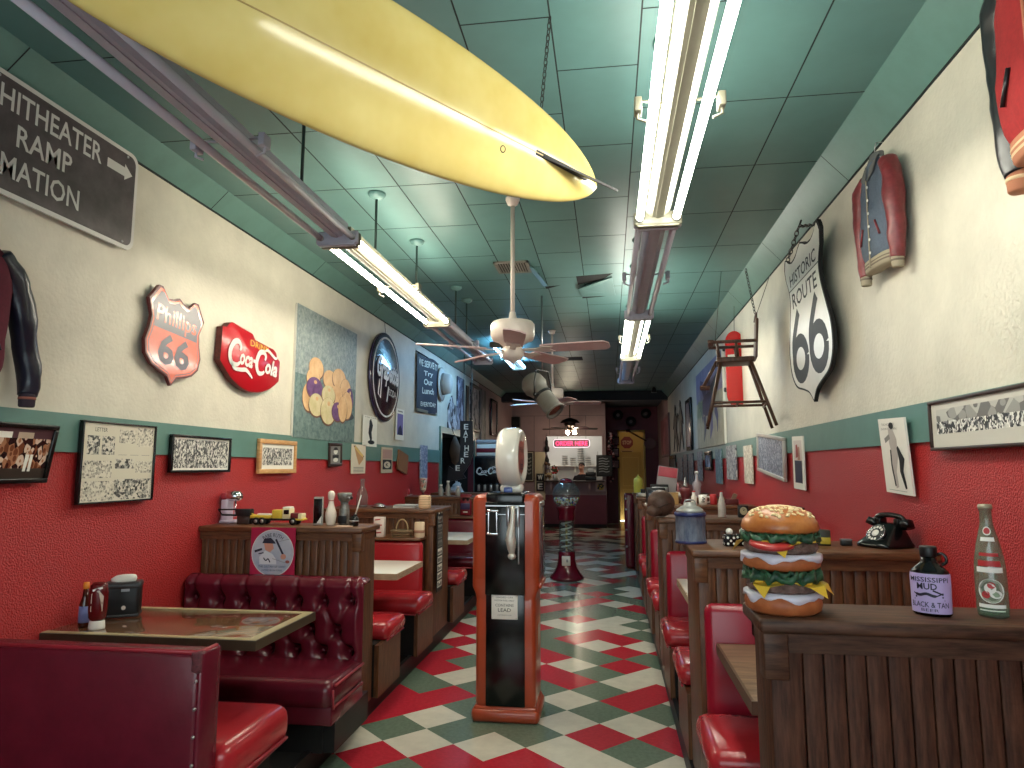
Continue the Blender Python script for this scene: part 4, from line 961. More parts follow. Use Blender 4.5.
t = turned('oil_lamp', 'white squat lamp with a thin red wick on the far right partition', 'lamp', (.88,9.15,CZ), [('bowl', [(.03,0),(.055,.015),(.06,.04),(.03,.06),(.01,.065)], white), ('chimney', [(.018,.064),(.016,.10),(.006,.19)], mat('pink glass',(196,120,120),.2))])
turned('syrup_bottle', 'slender pale bottle right of the oil lamp, far right partition', 'bottle', (1.12,9.15,CZ), [('bottle', [(.05,0),(.055,.01),(.05,.12),(.06,.17),(.02,.22),(.016,.30)], mat('cloudy glass',(176,164,168),.25)), ('cap', [(.02,.298),(.024,.31),(.02,.33),(.001,.334)], white)])
yY = 10.5
t = turned('yellow_bottle', 'large yellow squeeze bottle standing on the last right partition', 'bottle', (.43,yY,CZ), [('bottle', [(.062,0),(.068,.008),(.068,.19),(.056,.215),(.03,.23)], mat('yellow plastic',(206,196,84),.35)), ('nozzle', [(.03,.228),(.028,.24),(.010,.25),(.006,.275)], MATS['yellow plastic'])], n=28)
# ---- left partition with the truck (cap at y 4.4-4.7)
yT = 4.38
def X(px): return atx(px, 525, yT)
t = thing('milkshake_mixer', 'pale diner milkshake mixer with chrome head at the wall end of the truck partition', 'mixer', (-2.585, yT+.075, CZ), R(0))
lilw = mat('pale lilac enamel', (196,184,200), .3)
b = MB(); b.rbox(-.055,.065,-.06,.06,0,.022,lilw,.012); b.build('base', t); b = MB(); b.rbox(-.055,-.005,-.045,.045,.01,.165,lilw,.012); b.build('column', t)
b = MB(); b.loft([((-.055,0,.175),(0,.03,0),(0,0,.025)),((-.03,0,.182),(0,.046,0),(0,0,.036)),((.02,0,.186),(0,.048,0),(0,0,.038)),((.055,0,.183),(0,.042,0),(0,0,.034)),((.072,0,.18),(0,.02,0),(0,0,.017))], chrome, 24); b.build('motor_head', t)
b = MB(); b.rbox(-.062,-.012,-.05,.05,.16,.205,mat('mixer red',(150,50,60),.3),.012); b.cyl((.03,0,.15),(.03,0,.05),.006,chrome,8); b.lathe([(.012,.045),(.012,.05)],chrome,12,Matrix.Translation((.03,0,0))); b.build('spindle_housing', t)
# toy truck
tk = thing('toy_truck', 'yellow toy crane truck with black boom on the left partition', 'toy truck', (X(255), yT, CZ))
ty = mat('toy yellow', (216,184,64), .35); tc_ = mat('toy cream', (226,214,168), .4)
b = MB(); b.rbox(-.02,.345,-.032,.032,.028,.042,blackp,.003); b.build('chassis', tk)
b = MB(); b.rbox(-.02,.13,-.036,.036,.042,.062,ty,.004); b.rbox(.135,.205,-.036,.036,.042,.098,ty,.005); b.rbox(.02,.13,-.018,.018,.06,.072,white,.003); b.build('bed', tk)
b = MB(); b.rbox(.208,.262,-.036,.036,.04,.108,tc_,.006); b.rbox(.262,.325,-.030,.030,.042,.078,mat('toy maroon',(112,36,40),.3),.006); b.rbox(.205,.26,-.034,.034,.106,.118,white,.006); b.rbox(.218,.256,-.038,.038,.07,.10,blackg,.003); b.rbox(.318,.345,-.034,.034,.036,.075,tc_,.004); b.rbox(.30,.355,-.036,.036,.03,.042,ty,.003); b.build('cab', tk)
for x_ in (.025,.068,.285):
    for s_ in (-1,1):
        b = MB(); b.cyl((x_,s_*.022,.024),(x_,s_*.042,.024),.024,blackm,18); b.cyl((x_,s_*.040,.024),(x_,s_*.0435,.024),.012,steel,12); b.build('wheel', tk)
b = MB(); b.rbox(-.13,-.025,-.03,.03,.055,.10,blackp,.004); b.rbox(-.12,-.03,-.025,.025,.0,.055,mat('toy brown',(58,40,34),.5),.004); b.build('crane_turret', tk)
b = MB(); b.cyl((-.27,0,.095),(-.02,0,.098),.005,blackp,8); b.cyl((-.24,0,.06),(-.10,0,.058),.006,blackp,8); b.cyl((-.27,0,.095),(-.24,0,.06),.004,blackp,8); b.cyl((-.10,0,.095),(-.0,0,.06),.004,ty,8); b.build('boom', tk)
boxthing('standing_photo', 'small upright black photo frame standing between truck and bowling pin', 'picture frame', (X(318),yT,CZ), (.066,.02,.185), mat('silver frame edge',(160,158,152),.4), 0, fe(('photo', lambda b: b.rbox(-.028,.028,-.013,-.008,.012,.172,blackg,.001)), ('card_corner', lambda b: b.poly([(-.005,.012),(.028,.012),(.028,.06)],-.0135,white))))
t = turned('bowling_pin', 'white bowling pin on the aisle half of the truck partition', 'bowling pin', (X(330.5),yT,CZ), [('pin', [(.024,0),(.03,.01),(.038,.06),(.036,.085),(.022,.125),(.0165,.15),(.017,.165),(.024,.19),(.024,.208),(.015,.222),(.001,.226)], mat('pin ivory',(224,214,200),.25))], n=24)
b = MB(); b.lathe([(.0185,.136),(.0178,.141)], rdi, 24, None, True, False); b.lathe([(.0178,.158),(.018,.163)], rdi, 24, None, True, False); b.build('stripes', t)
t = turned('meat_grinder', 'tarnished silver hand-crank grinder standing beside the bowling pin', 'grinder', (X(340.5),yT+.06,CZ), [('body', [(.034,0),(.036,.01),(.034,.11),(.026,.13),(.026,.15)], mat('tarnished silver',(120,120,116),.4,metal=.6,var=.4,vscale=30)), ('hopper', [(.026,.148),(.045,.17),(.05,.20),(.046,.21),(.03,.212)], MATS['tarnished silver'])])
b = MB(); b.cyl((0,-.02,.18),(.06,-.045,.178),.006,steel,8); b.sphere((.066,-.047,.178),.011,blackp,10,8); b.build('crank', t)
b = MB(); b.rbox(-.03,.03,-.038,-.03,.01,.06,blackp,.004); b.build('nameplate', t)
t = turned('ink_pot', 'black ink pot with silver bands and a white quill near the partition end', 'ink pot', (X(360.5)-.03,yT-.04,CZ), [('pot', [(.026,0),(.03,.006),(.03,.05),(.022,.06),(.018,.072),(.022,.075)], blackg), ('bands', [(.0305,.028),(.0312,.031),(.0312,.036),(.0305,.039)], steel)])
b = MB(); b.tube([(0,0,.05),(.02,0,.11),(.045,0,.20)], [.004,.006,.003], whitem, 8); b.build('quill', t)
boxthing('paper_slip', 'cream paper slip lying at the aisle end of the truck partition', 'paper', (X(352)-.02,4.30,CZ), (.11,.06,.004), mat('cream slip',(206,180,160),.7), R(8), None, 'sheet', r=.0015)
# ---- second left partition: top (y 6.1-6.7) and shelf
yU = 6.35; SZ = PZ+.89
def X2(px, y=yU): return atx(px, 505, y)
t = turned('glass_bottle', 'tall clear glass bottle against the red wall on the second left partition', 'bottle', (X2(360),yU+.05,CZ), [('bottle', [(.05,0),(.055,.006),(.055,.11),(.045,.15),(.022,.19),(.018,.25),(.024,.255),(.024,.268)], cg)], n=24)
t = thing('chrome_tray', 'small oval chrome dish with lid on the second left partition', 'dish', (X2(381),yU-.05,CZ)); b = MB(); b.loft([((0,0,0),(.05,0,0),(0,.03,0)),((0,0,.012),(.085,0,0),(0,.055,0)),((0,0,.016),(.085,0,0),(0,.055,0))], chrome, 24); b.build('dish', t); b = MB(); b.loft([((0,0,.016),(.06,0,0),(0,.04,0)),((0,0,.035),(.045,0,0),(0,.028,0)),((0,0,.045),(.012,0,0),(0,.01,0))], steel, 24); b.build('lid', t)
for lb, z0, x0, m_ in (('pale magazine at the bottom of the small stack on the second left partition',0,0,mat('magazine grey',(170,168,164),.5)),('thin grey magazine on top of the small stack beside the beige box',.016,.01,mat('magazine blue grey',(150,154,160),.5))):
    boxthing('magazine', lb, 'magazine', (X2(406)+x0,yU-.02,CZ+z0), (.21,.15,.015), m_, R(4-9*x0*100/3), fe(('cover', lambda b: b.rbox(-.10,.10,-.07,.07,.0145,.0158,mat('cover print',(196,192,186),.35),.0006))), 'pages', 'magazines in a stack')
boxthing('beige_canister', 'beige ribbed bread-shaped box at the aisle end of the second left partition', 'box', (X2(434)-.045,yU-.16,CZ), (.105,.09,.125), mat('beige plastic',(214,184,148),.5), R(4), fe(('ridges', lambda b: [b.rbox(-.054,.054,-.047,.047,.02+.022*k,.026+.022*k,mat('beige ridge',(176,146,112),.5),.002) for k in range(5)])), r=.018)
yV = 6.03
def X3(px): return atx(px, 535, yV)
boxthing('popcorn_carton', 'white carton with red print on the shelf below the chrome dish', 'carton', (X3(379.5),yV,SZ), (.095,.06,.175), mat('carton white',(222,212,204),.5), 0, fe(('red_print', lambda b: [b.stroke([(-.035,z),(-.035+w,z+.006)],h,-.0306,rdi) for z,w,h in ((.15,.05,.010),(.10,.065,.012),(.065,.05,.008),(.035,.06,.012))])))
t = thing('wire_basket', 'low woven basket with a hoop handle on the shelf of the second left partition', 'basket', (X3(402),yV,SZ)); bk = mat('basket weave',(92,74,54),.7,var=.4,vscale=60)
b = MB(); b.loft([((0,0,0),(.08,0,0),(0,.05,0)),((0,0,.06),(.10,0,0),(0,.065,0)),((0,0,.066),(.097,0,0),(0,.062,0)),((0,0,.015),(.078,0,0),(0,.048,0))], bk, 28, True, None, True, 3)
for k in range(4): b.tube([((.083+.0055*k)*math.copysign(abs(math.cos(a))**.67,math.cos(a)),(.053+.0042*k)*math.copysign(abs(math.sin(a))**.67,math.sin(a)),.008+.016*k) for a in [2*PI*i/28 for i in range(28)]],.005,mat('basket light',(140,118,88),.7),5,True,True)
b.build('bowl', t); b = MB(); b.tube([(.055*math.cos(a),0,.06+.095*math.sin(a)) for a in [PI*i/14 for i in range(15)]],.006,mat('cane handle',(176,152,112),.6),8); b.build('handle', t)
turned('spool_tin', 'cream cylindrical tin with faint bands beside the post on the same shelf', 'tin', (X3(420)-.005,yV,SZ), [('body', [(.045,0),(.046,.003),(.046,.13),(.042,.133),(.001,.133)], mat('cream tin',(206,184,156),.5)), ('bands', [(.0465,.04),(.0468,.045),(.0468,.06),(.0465,.065)], mat('tin band',(160,120,100),.5))], n=24)
# ---- third left partition
yW = 8.95
def X4(px): return atx(px, 496, yW)
turned('parfait_glass', 'tall fluted glass of coloured candies on the third left partition', 'glass', (X4(423),yW,CZ), [('foot', [(.05,0),(.05,.008),(.015,.02),(.012,.05)], cg), ('bowl', [(.014,.05),(.04,.08),(.055,.24),(.05,.24)], mat_cells('candies', [(190,90,70),(220,210,190),(110,130,120),(200,150,140)], (40,40,40), .3))])
turned('red_cup', 'small red and white cup at the wall end of the third left partition', 'cup', (X4(405),yW,CZ), [('cup', [(.05,0),(.06,.01),(.07,.09),(.065,.09),(.05,.015),(.001,.012)], rdi), ('saucer', [(.001,.0),(.05,.002),(.1,.014),(.1,.018),(.05,.008)], white)])
for px, lb, h in ((440,'clear bottle with white label nearest the dark alcove frame',.15),(447,'slim white-topped bottle beside the labelled clear bottle',.20),(457,'small clear shaker before the dark alcove',.13)):
    turned('condiment_bottle', lb, 'bottle', (X4(px),yW+.05,CZ), [('bottle', [(.03,0),(.034,.006),(.034,h*.55),(.018,h*.75),(.016,h*.92)], mat('smoky bottle glass',(150,150,146),.15)), ('cap', [(.019,h*.9),(.02,h),(.001,h+.003)], white)], 'bottles on the third left partition')
t = boxthing('toy_radio', 'dark red toy radio box with two round holes on the third left ledge', 'radio', (atx(466,516,8.80),8.80,SZ), (.15,.09,.275), mat('toy radio red',(120,28,40),.35), 0, fe(('speaker_holes', lambda b: [b.disc(x,.205,.018,.018,-.0465,blackm,14) for x in (-.025,.03)]), ('blue_panel', lambda b: b.rbox(-.065,.06,-.048,-.044,.08,.16,mat('radio blue',(56,44,84),.4),.002)), ('badge', lambda b: b.rbox(-.03,.03,-.048,-.044,.04,.055,white,.002))), r=.02)
# ---- nearest left table: napkin box, ketchup, hot sauce
TZ = .8612
t = thing('napkin_dispenser', 'black napkin dispenser with a white napkin tuft on the nearest left table', 'napkin dispenser', (-2.535, 3.36, TZ), R(28)); t.scale = (1.3,1.15,1.4)
b = MB(); b.rbox(-.065,.065,-.05,.05,0,.118,blackp,.012,3); b.rbox(-.068,.068,-.053,.053,.10,.125,mat('grey black plastic',(52,52,54),.35),.010,3); b.rbox(-.067,.067,-.052,.052,0,.012,MATS['grey black plastic'],.004); b.build('body', t)
b = MB(); b.loft([((0,0,.122),(.042,0,0),(0,.022,0)),((.0,0,.135),(.048,0,0),(0,.016,0)),((.008,0,.147),(.036,0,0),(0,.012,0)),((.014,0,.150),(.02,0,0),(0,.006,0))], whitem, 16); b.build('napkin', t)
b = MB(); b.disc(.012,.035,.008,.008,-.0512,white,12); b.stroke([(.0,.098),(.03,.098)],.010,-.0512,steel); b.build('emblem', t)
t = thing('ketchup_bottle', 'upside-down dark red ketchup bottle standing on its white cap', 'bottle', (-2.447, 3.075, TZ), R(20)); t.scale = (1.25,1.25,1.55)
kt = mat('ketchup red', (88,16,18), .25)
b = MB(); b.lathe([(.028,0),(.029,.004),(.027,.022),(.024,.026)], white, 24); b.build('cap', t)
b = MB(); b.loft([((0,0,z),(rx,0,0),(0,ry_,0)) for z,rx,ry_ in ((.024,.022,.018),(.034,.031,.022),(.06,.034,.024),(.11,.034,.024),(.132,.030,.021),(.14,.022,.015))], kt, 28); b.build('bottle', t)
b = MB(); i0 = 0; b.poly([(-.02,.055),(.024,.055),(.026,.10),(.008,.118),(-.02,.108)], 0, mat('ketchup label',(196,178,160),.5)); b.stroke([(-.02,.075),(.022,.08)],.008,-.0004,kt); b.stroke([(-.015,.118),(.02,.126)],.006,-.0002,white)
warp(b,0,lambda v: (.0345*math.sin(v[0]/.034),-.0245*math.cos(v[0]/.034)+v[1]-.0005,v[2])); b.build('label', t)
t = turned('hot_sauce_bottle', 'slim hot sauce bottle with orange cap and blue label beside the ketchup', 'bottle', (-2.545, 3.11, TZ), [('bottle', [(.019,0),(.021,.004),(.021,.075),(.012,.10),(.009,.13)], mat('dark sauce',(70,26,18),.15)), ('cap', [(.0105,.128),(.0115,.13),(.011,.15),(.001,.151)], mat('orange cap',(218,130,40),.4)), ('label', [(.0214,.015),(.0214,.07)], mat('blue label',(120,130,180),.5))]); t.scale = (1.2,1.2,1.4)
# ================================================================== ON THE WALLS
def wp(side, px, py, off=.02):
    p = onx(px, py, XL+off if side < 0 else XR-off); return float(p[1]), float(p[2])
def hang(name, label, cat, side, y, z, off=.018, rx=0, ry=0, group=None):
    return thing(name, label, cat, ((XL+off) if side < 0 else (XR-off), y, z), R(90) if side < 0 else R(-90), group, rx, ry)
def span(side, quad, off=.03):
    """quad: TL, TR, BR, BL sight lines -> centre y, z, width, height on the wall"""
    q = [wp(side, a, b, off) for a, b in quad]
    w = (abs(q[1][0]-q[0][0])+abs(q[2][0]-q[3][0]))/2; h = ((q[0][1]-q[3][1])+(q[1][1]-q[2][1]))/2
    return sum(p[0] for p in q)/4, sum(p[1] for p in q)/4, w, h
def picture(label, side, quad, fm, fw, pm, name='framed_photo', cat='picture', depth=.022, mount=None, mw=0, lean=0, tilt=0, off=.018, group=None, draw=None, wh=None, border=None):
    y, z, w, h = span(side, quad, off+depth)
    if wh: w, h = wh
    t = hang(name, label, cat, side, y, z, off+abs(math.sin(lean))*h/2, lean, tilt, group)
    if fm:
        b = MB(); W, H = w/2, h/2
        for a in ((-W,W,H-fw,H),(-W,W,-H,-H+fw),(-W,-W+fw,-H+fw,H-fw),(W-fw,W,-H+fw,H-fw)): b.rbox(a[0],a[1],-depth,0,a[2],a[3],fm,.004)
        b.build('frame', t)
    i = fw if fm else 0
    b = MB(); b.box(-w/2+i,w/2-i,-depth*(.55 if fm else 1),0 if not fm else -.002,-h/2+i,h/2-i, mount or pm)
    yy = -depth*(.55 if fm else 1)-.0008
    if mw: b.box(-w/2+i+mw,w/2-i-mw,yy,yy+.0006,-h/2+i+mw,h/2-i-mw,pm)
    if draw: draw(b, w-2*i, h-2*i, yy-.0008)
    b.build('print', t)
    return t
crowd = mat_cells('crowd photograph', [(24,24,26),(90,90,92),(196,194,188),(226,224,216),(60,60,62)], (90,90,60), .3)
crowd2 = mat_cells('faded crowd photograph', [(70,70,70),(120,120,118),(180,178,172),(216,212,204)], (80,80,80), .3)
colph = mat_cells('colour group photograph', [(60,26,24),(110,64,44),(160,112,84),(206,180,160),(40,26,28)], (40,40,26), .15)
oak = mat('honey oak frame', (176,130,80), .4, rgb2=(204,160,108), vscale=14, vstretch=(1,1,5))
blackf = mat('black frame', (16,15,16), .25)
brownf = mat('dark brown frame', (52,34,28), .4)
print_ink = mat('soft black print', (44,44,46), .6)
greyi = mat('grey print', (128,126,122), .6)
# ---- left row of small frames
def d_team(b, w, h, y):
    b.box(-w/2,w/2,y,y+.0004,-h/2,-h*.30,mat('photo floor',(54,44,38),.4)); b.box(-w/2,w/2,y,y+.0004,h*.30,h/2,mat('photo wall',(74,44,50),.4))
    b.box(-w*.12,w*.08,y-.0003,y,h*.3,h*.42,paper); b.box(w*.14,w*.3,y-.0003,y,h*.3,h*.42,mat('photo pale',(180,160,140),.4))
    for k in range(2): b.poly([(w*(.26+.05*k),-h*.36),(w*(.29+.05*k),-h*.36),(w*(.30+.04*k),-h*.02),(w*(.26+.05*k),-h*.02)], y-.0006, paper)
picture('black-framed colour photo of a standing group, leaning out from the left wall edge', -1, ((-52,423),(47,427),(33,478),(-52,481)), blackf, .022, colph, lean=R(10), depth=.03, draw=d_team, wh=(.56,.27))
def d_coll(b, w, h, y):
    wt = mat('newsprint', (206,200,182), .6)
    b.box(-w/2,w/2,y,y+.0004,-h/2,h/2,wt)
    c3 = mat_cells('dense newsprint photo', [(20,20,20),(70,70,68),(150,148,140),(206,200,186)], (70,70,70), .5)
    c4 = mat_cells('pale newsprint photo', [(80,78,74),(150,146,136),(190,184,168),(212,206,190)], (90,90,90), .5)
    for (a,e,c,d,m) in ((-.44,-.28,.10,.34,c3),(-.25,-.08,.10,.34,c3),(-.02,.22,.26,.44,c4),(.24,.49,.22,.48,c4),(-.48,-.10,-.2,.02,c4),(-.06,.22,-.08,.05,c3),(.24,.49,-.14,.02,c4),(-.49,-.06,-.49,-.24,c4),(-.05,.49,-.49,-.22,c3)):
        b.box(a*w,e*w,y-.0005,y,c*h,d*h,m)
    b.text('LETTER', -.27*w, .42*h, .16*w, .05*h, y-.0006, ink)
    for k in range(3): b.box((-.02+.17*k)*w,(.10+.17*k)*w,y-.0005,y,(.10)*h,(.105)*h,greyi)
picture('tall black-edged poster of pasted black and white newspaper clippings', -1, ((84,420),(157,426),(154,500),(79,505)), blackf, .010, paper, name='clipping_poster', cat='poster', depth=.03, draw=d_coll)
picture('wide black-framed black and white photo of a dense crowd in rows', -1, ((174,432),(233,440),(230,471),(171,474)), blackf, .016, crowd, mw=.012, mount=paper, depth=.03)
picture('honey oak framed black and white team photo with white mount', -1, ((261,438),(298,442),(296,472),(259,475)), oak, .035, crowd, mw=.03, mount=paper, depth=.03)
def d_cow(b, w, h, y):
    b.box(-w*.3,w*.3,y,y+.0003,-h*.42,h*.45,greyi); b.disc(0,h*.18,w*.2,h*.16,y-.0004,paper,16); b.poly([(-w*.25,h*.26),(w*.25,h*.26),(w*.12,h*.42),(-w*.12,h*.42)],y-.0008,ink); b.box(-w*.3,w*.3,y-.0004,y,-h*.2,-h*.02,ink); b.disc(0,-h*.3,w*.24,h*.12,y-.0006,paper,14)
picture('small dark-framed portrait photo beside the oak frame, below the onion painting', -1, ((331,442),(344,444),(341,467),(329,466)), brownf, .03, greyi, depth=.02, draw=d_cow, tilt=R(-2))
def d_dog(b, w, h, y):
    b.poly([(-w*.36,h*.45),(-w*.2,h*.42),(w*.3,h*.06),(w*.34,-.0*h),(w*.02,-h*.22),(-w*.18,h*.1)],y,mat('bun print',(196,150,104),.6)); b.poly([(-w*.40,h*.44),(-w*.26,h*.46),(w*.36,h*.10),(w*.28,h*.02)],y-.0005,mat('sausage print',(120,48,40),.5)); b.stroke([(-w*.3,h*.42),(0,h*.24),(w*.3,h*.09)],w*.08,y-.0008,mat('mustard print',(222,190,110),.5))
    for k in range(4): b.box(-w*.36,w*.36,y,y+.0003,-h*(.30+.05*k),-h*(.28+.05*k),greyi)
picture('pale menu card showing a hot dog, pinned on the red wall', -1, ((352,444),(366,445),(365,474),(351,473)), None, 0, mat('cream card',(224,212,190),.6), name='hot_dog_card', cat='card', depth=.006, draw=d_dog)
def d_k(b, w, h, y):
    b.box(-w*.42,w*.42,y,y+.0003,h*.06,h*.42,mat('card rose',(176,140,130),.6)); b.box(-w*.4,w*.4,y-.0004,y,-h*.36,h*.02,ink); b.disc(0,-h*.18,w*.3,h*.13,y-.0008,mat('card cream',(206,196,170),.6),18); b.text('K',0,-h*.18,w*.26,h*.14,y-.0012,ink,bold=.02)
picture('narrow card with a black square and letter K, right of the hot dog card', -1, ((382,447),(393,448),(392,473),(381,473)), None, 0, mat('card tan',(190,176,150),.6), name='letter_card', cat='card', depth=.006, draw=d_k)
picture('plain brown wooden plaque hanging crooked on the teal board', -1, ((400,452),(409,453),(407,473),(397,471)), None, 0, mat('brown plaque',(136,94,62),.55,var=.1), name='wooden_plaque', cat='plaque', depth=.02, tilt=R(10))
bluep2 = mat_cells('blue grey strip print', [(150,160,186),(90,98,130),(186,190,204),(120,124,146)], (60,60,30), .5)
picture('tall narrow blue-grey strip poster near the dark alcove', -1, ((421,445),(428,446),(427,479),(420,479)), None, 0, bluep2, name='strip_poster', cat='poster', depth=.012)
def d_leg(b, w, h, y):
    b.stroke([(-.02*w,.38*h),(.05*w,.2*h),(-.02*w,-.05*h),(.08*w,-.3*h)],[.12*w,.26*w,.22*w,.12*w],y,ink); b.disc(.08*w,-.36*h,.24*w,.07*h,y-.0004,ink,14); b.text('TALL TALE',0,.45*h,.8*w,.03*h,y,ink)
picture('white print of a black high-heeled figure below the round soda sign', -1, ((363,416),(377,416),(377,446),(363,447)), None, 0, paper, name='figure_print', cat='print', depth=.006, draw=d_leg)
def d_pur(b, w, h, y):
    b.box(-.36*w,.36*w,y,y+.0003,-.34*h,.34*h,mat('purple print',(110,100,160),.6)); b.poly([(-.3*w,-.34*h),(.3*w,-.34*h),(.2*w,-.12*h),(.04*w,-.02*h),(-.2*w,-.12*h)],y-.0004,mat('deep indigo',(28,24,70),.6)); b.box(-.3*w,.3*w,y,y+.0003,.40*h,.44*h,greyi)
picture('slim white print with a purple panel right of the heeled figure', -1, ((396,409),(404,409),(404,440),(396,440)), None, 0, paper, name='purple_print', cat='print', depth=.006, draw=d_pur)
# ---- brown highway sign
signbr = mat('weathered brown sign', (60,52,54), .5, rgb2=(88,78,80), vscale=7, bump=.08)
signw = mat('sign white', (206,204,200), .5)
so_ = .05
yr, zt = wp(-1, 139, 160, so_); _, zb = wp(-1, 122, 246, so_); yl = yr-1.62
t = hang('highway_sign', 'weathered brown road sign with white arrow and border high on the left wall', 'sign', -1, (yr+yl)/2, (zt+zb)/2, .035)
w, h = yr-yl, zt-zb+.02
def rrect(W, H, r, n=6):
    o = []
    for cx, cz, a0 in ((W-r,H-r,0),(-W+r,H-r,90),(-W+r,-H+r,180),(W-r,-H+r,270)):
        for k in range(n+1): a = R(a0+90*k/n); o.append((cx+r*math.cos(a),cz+r*math.sin(a)))
    return o
b = MB(); b.poly(rrect(w/2,h/2,.06), -.016, signw, .012); b.poly(rrect(w/2-.022,h/2-.022,.045), -.0165, signbr)
cy_ = (yr+yl)/2
def sy(px, py): return wp(-1, px, py, so_)
a0 = sy(21, 108); a1 = sy(101, 163); wd7 = a1[0]-a0[0]; hh = .105
def line_text(txt, right, zc, width): b.text(txt, right-width/2-cy_, zc-(zt+zb)/2, width, hh, -.0175, signw, bold=.012)
line_text('AMPHITHEATER', a1[0], sy(97,151)[1]-.005, wd7*1.70)
r2 = sy(71,172); line_text('STAGE   RAMP', r2[0], sy(64,160)[1]-.01, wd7*1.62)
r3 = sy(78,209); line_text('INFORMATION', r3[0], sy(70,196)[1]-.005, wd7*1.60)
p0 = sy(107,163); p1 = sy(132,175); zc = (p0[1]+p1[1])/2-(zt+zb)/2; x0, x1 = p0[0]-cy_, p1[0]-cy_
b.poly([(x0,zc-.025),(x1-.06,zc-.025),(x1-.06,zc-.045),(x1,zc),(x1-.06,zc+.045),(x1-.06,zc+.025),(x0,zc+.025)], -.0175, signw)
b.build('panel', t)
b = MB()
for x, z in ((w/2-.09,h/2-.035),(w/2-.09,-h/2+.035),(w/2-.9,h/2-.035)): b.cyl((x,-.02,z),(x,.017,z),.007,steel,8)
b.build('bolt', t)
# ---- orange shield
o_ = .05
yc = (wp(-1,143,310,o_)[0]+wp(-1,202,330,o_)[0])/2; wS = (wp(-1,202,330,o_)[0]-wp(-1,143,310,o_)[0])*.95; zt_ = wp(-1,163,288,o_)[1]; zb_ = wp(-1,170,384,o_)[1]
t = hang('fuel_shield_sign', 'orange and black Phillips 66 shield sign on the left wall'.replace('Phillips 66','double-six'), 'sign', -1, yc+.02, (zt_+zb_)/2, .006, ry=R(4))
H_ = zt_-zb_
shp = [(-.5,.32),(-.36,.5),(-.3,.5),(-.19,.40),(-.08,.42),(0,.46),(.08,.42),(.19,.40),(.3,.5),(.36,.5),(.5,.32),(.43,.15),(.45,.02),(.5,-.12),(.47,-.26),(.36,-.35),(.2,-.40),(.08,-.43),(0,-.52),(-.08,-.43),(-.2,-.40),(-.36,-.35),(-.47,-.26),(-.5,-.12),(-.45,.02),(-.43,.15)]
osig = mat('faded orange enamel', (216,98,70), .24, var=.08, vscale=6, coat=.3); slate = mat('slate grey enamel', (92,86,98), .3)
b = MB(); b.poly([(x*wS,z*H_) for x,z in shp], -.045, mat('shield maroon edge',(90,24,26),.4), .022); b.poly([(x*wS*.95,z*H_*.95) for x,z in shp], -.0456, osig); b.poly([(x*wS*.90,z*H_*.90-.004) for x,z in shp], -.0459, slate); b.poly([(x*wS*.88,z*H_*.88-.004) for x,z in shp], -.0462, osig)
up_ = [p for p in shp if p[1] > .12]; up_ = [up_[-1]]+up_[:-1]; b.poly([(.385*wS,.05*H_),(-.385*wS,.05*H_)]+[(x*wS*.88,z*H_*.88-.002) for x,z in up_], -.0466, slate)
b.text('Phillips', 0, .185*H_, .72*wS, .24*H_, -.0472, osig, bold=.01); b.text('66', 0, -.15*H_, .56*wS, .34*H_, -.0472, slate, bold=.03); b.build('panel', t)
# ---- red cola button sign
o_ = .07
q0 = wp(-1,224,335,o_); q1 = wp(-1,282,350,o_); yc = (q0[0]+q1[0])/2; wS = q1[0]-q0[0]; ztc = wp(-1,232,321,o_)[1]; zbc = wp(-1,258,394,o_)[1]; H_ = ztc-zbc
t = hang('cola_sign', 'glossy red drink sign with white script lettering on the left wall', 'sign', -1, yc, (ztc+zbc)/2, .003, ry=R(3))
cred = mat('gloss red enamel', (180,20,34), .3, coat=.12)
oc = cr([(-.44,.34),(-.47,.36)],2)
ol = [(-.5,.34),(-.44,.36),(-.40,.44),(-.36,.47),(-.05,.44),(.0,.36),(.36,.34),(.41,.31),(.44,.22),(.5,.18),(.5,-.16)] + cr([(.5,-.16),(.34,-.34),(.12,-.46),(-.08,-.48),(-.3,-.38),(-.5,-.16)],5)[1:]
ol = [(x*wS, z*H_) for x, z in ol]
b = MB(); k = len(ol)
b.poly(ol, -.05, mat('sign rusty edge',(92,40,34),.5,var=.4,vscale=30), .046); vs = [(x,-.05,z) for x,z in ol]+[(x*.95,-.062,z*.95) for x,z in ol]+[(0,-.07,0)]
b.add(vs, [(i,(i+1)%k,(i+1)%k+k,i+k) for i in range(k)]+[(i+k,(i+1)%k+k,2*k) for i in range(k)], cred, True)
for i in range(k): pass
b.text('DRINK', .08*wS, .27*H_, .34*wS, .10*H_, -.0685, mat('sign yellow',(222,176,70),.4), bold=.01)
yk = -.0715
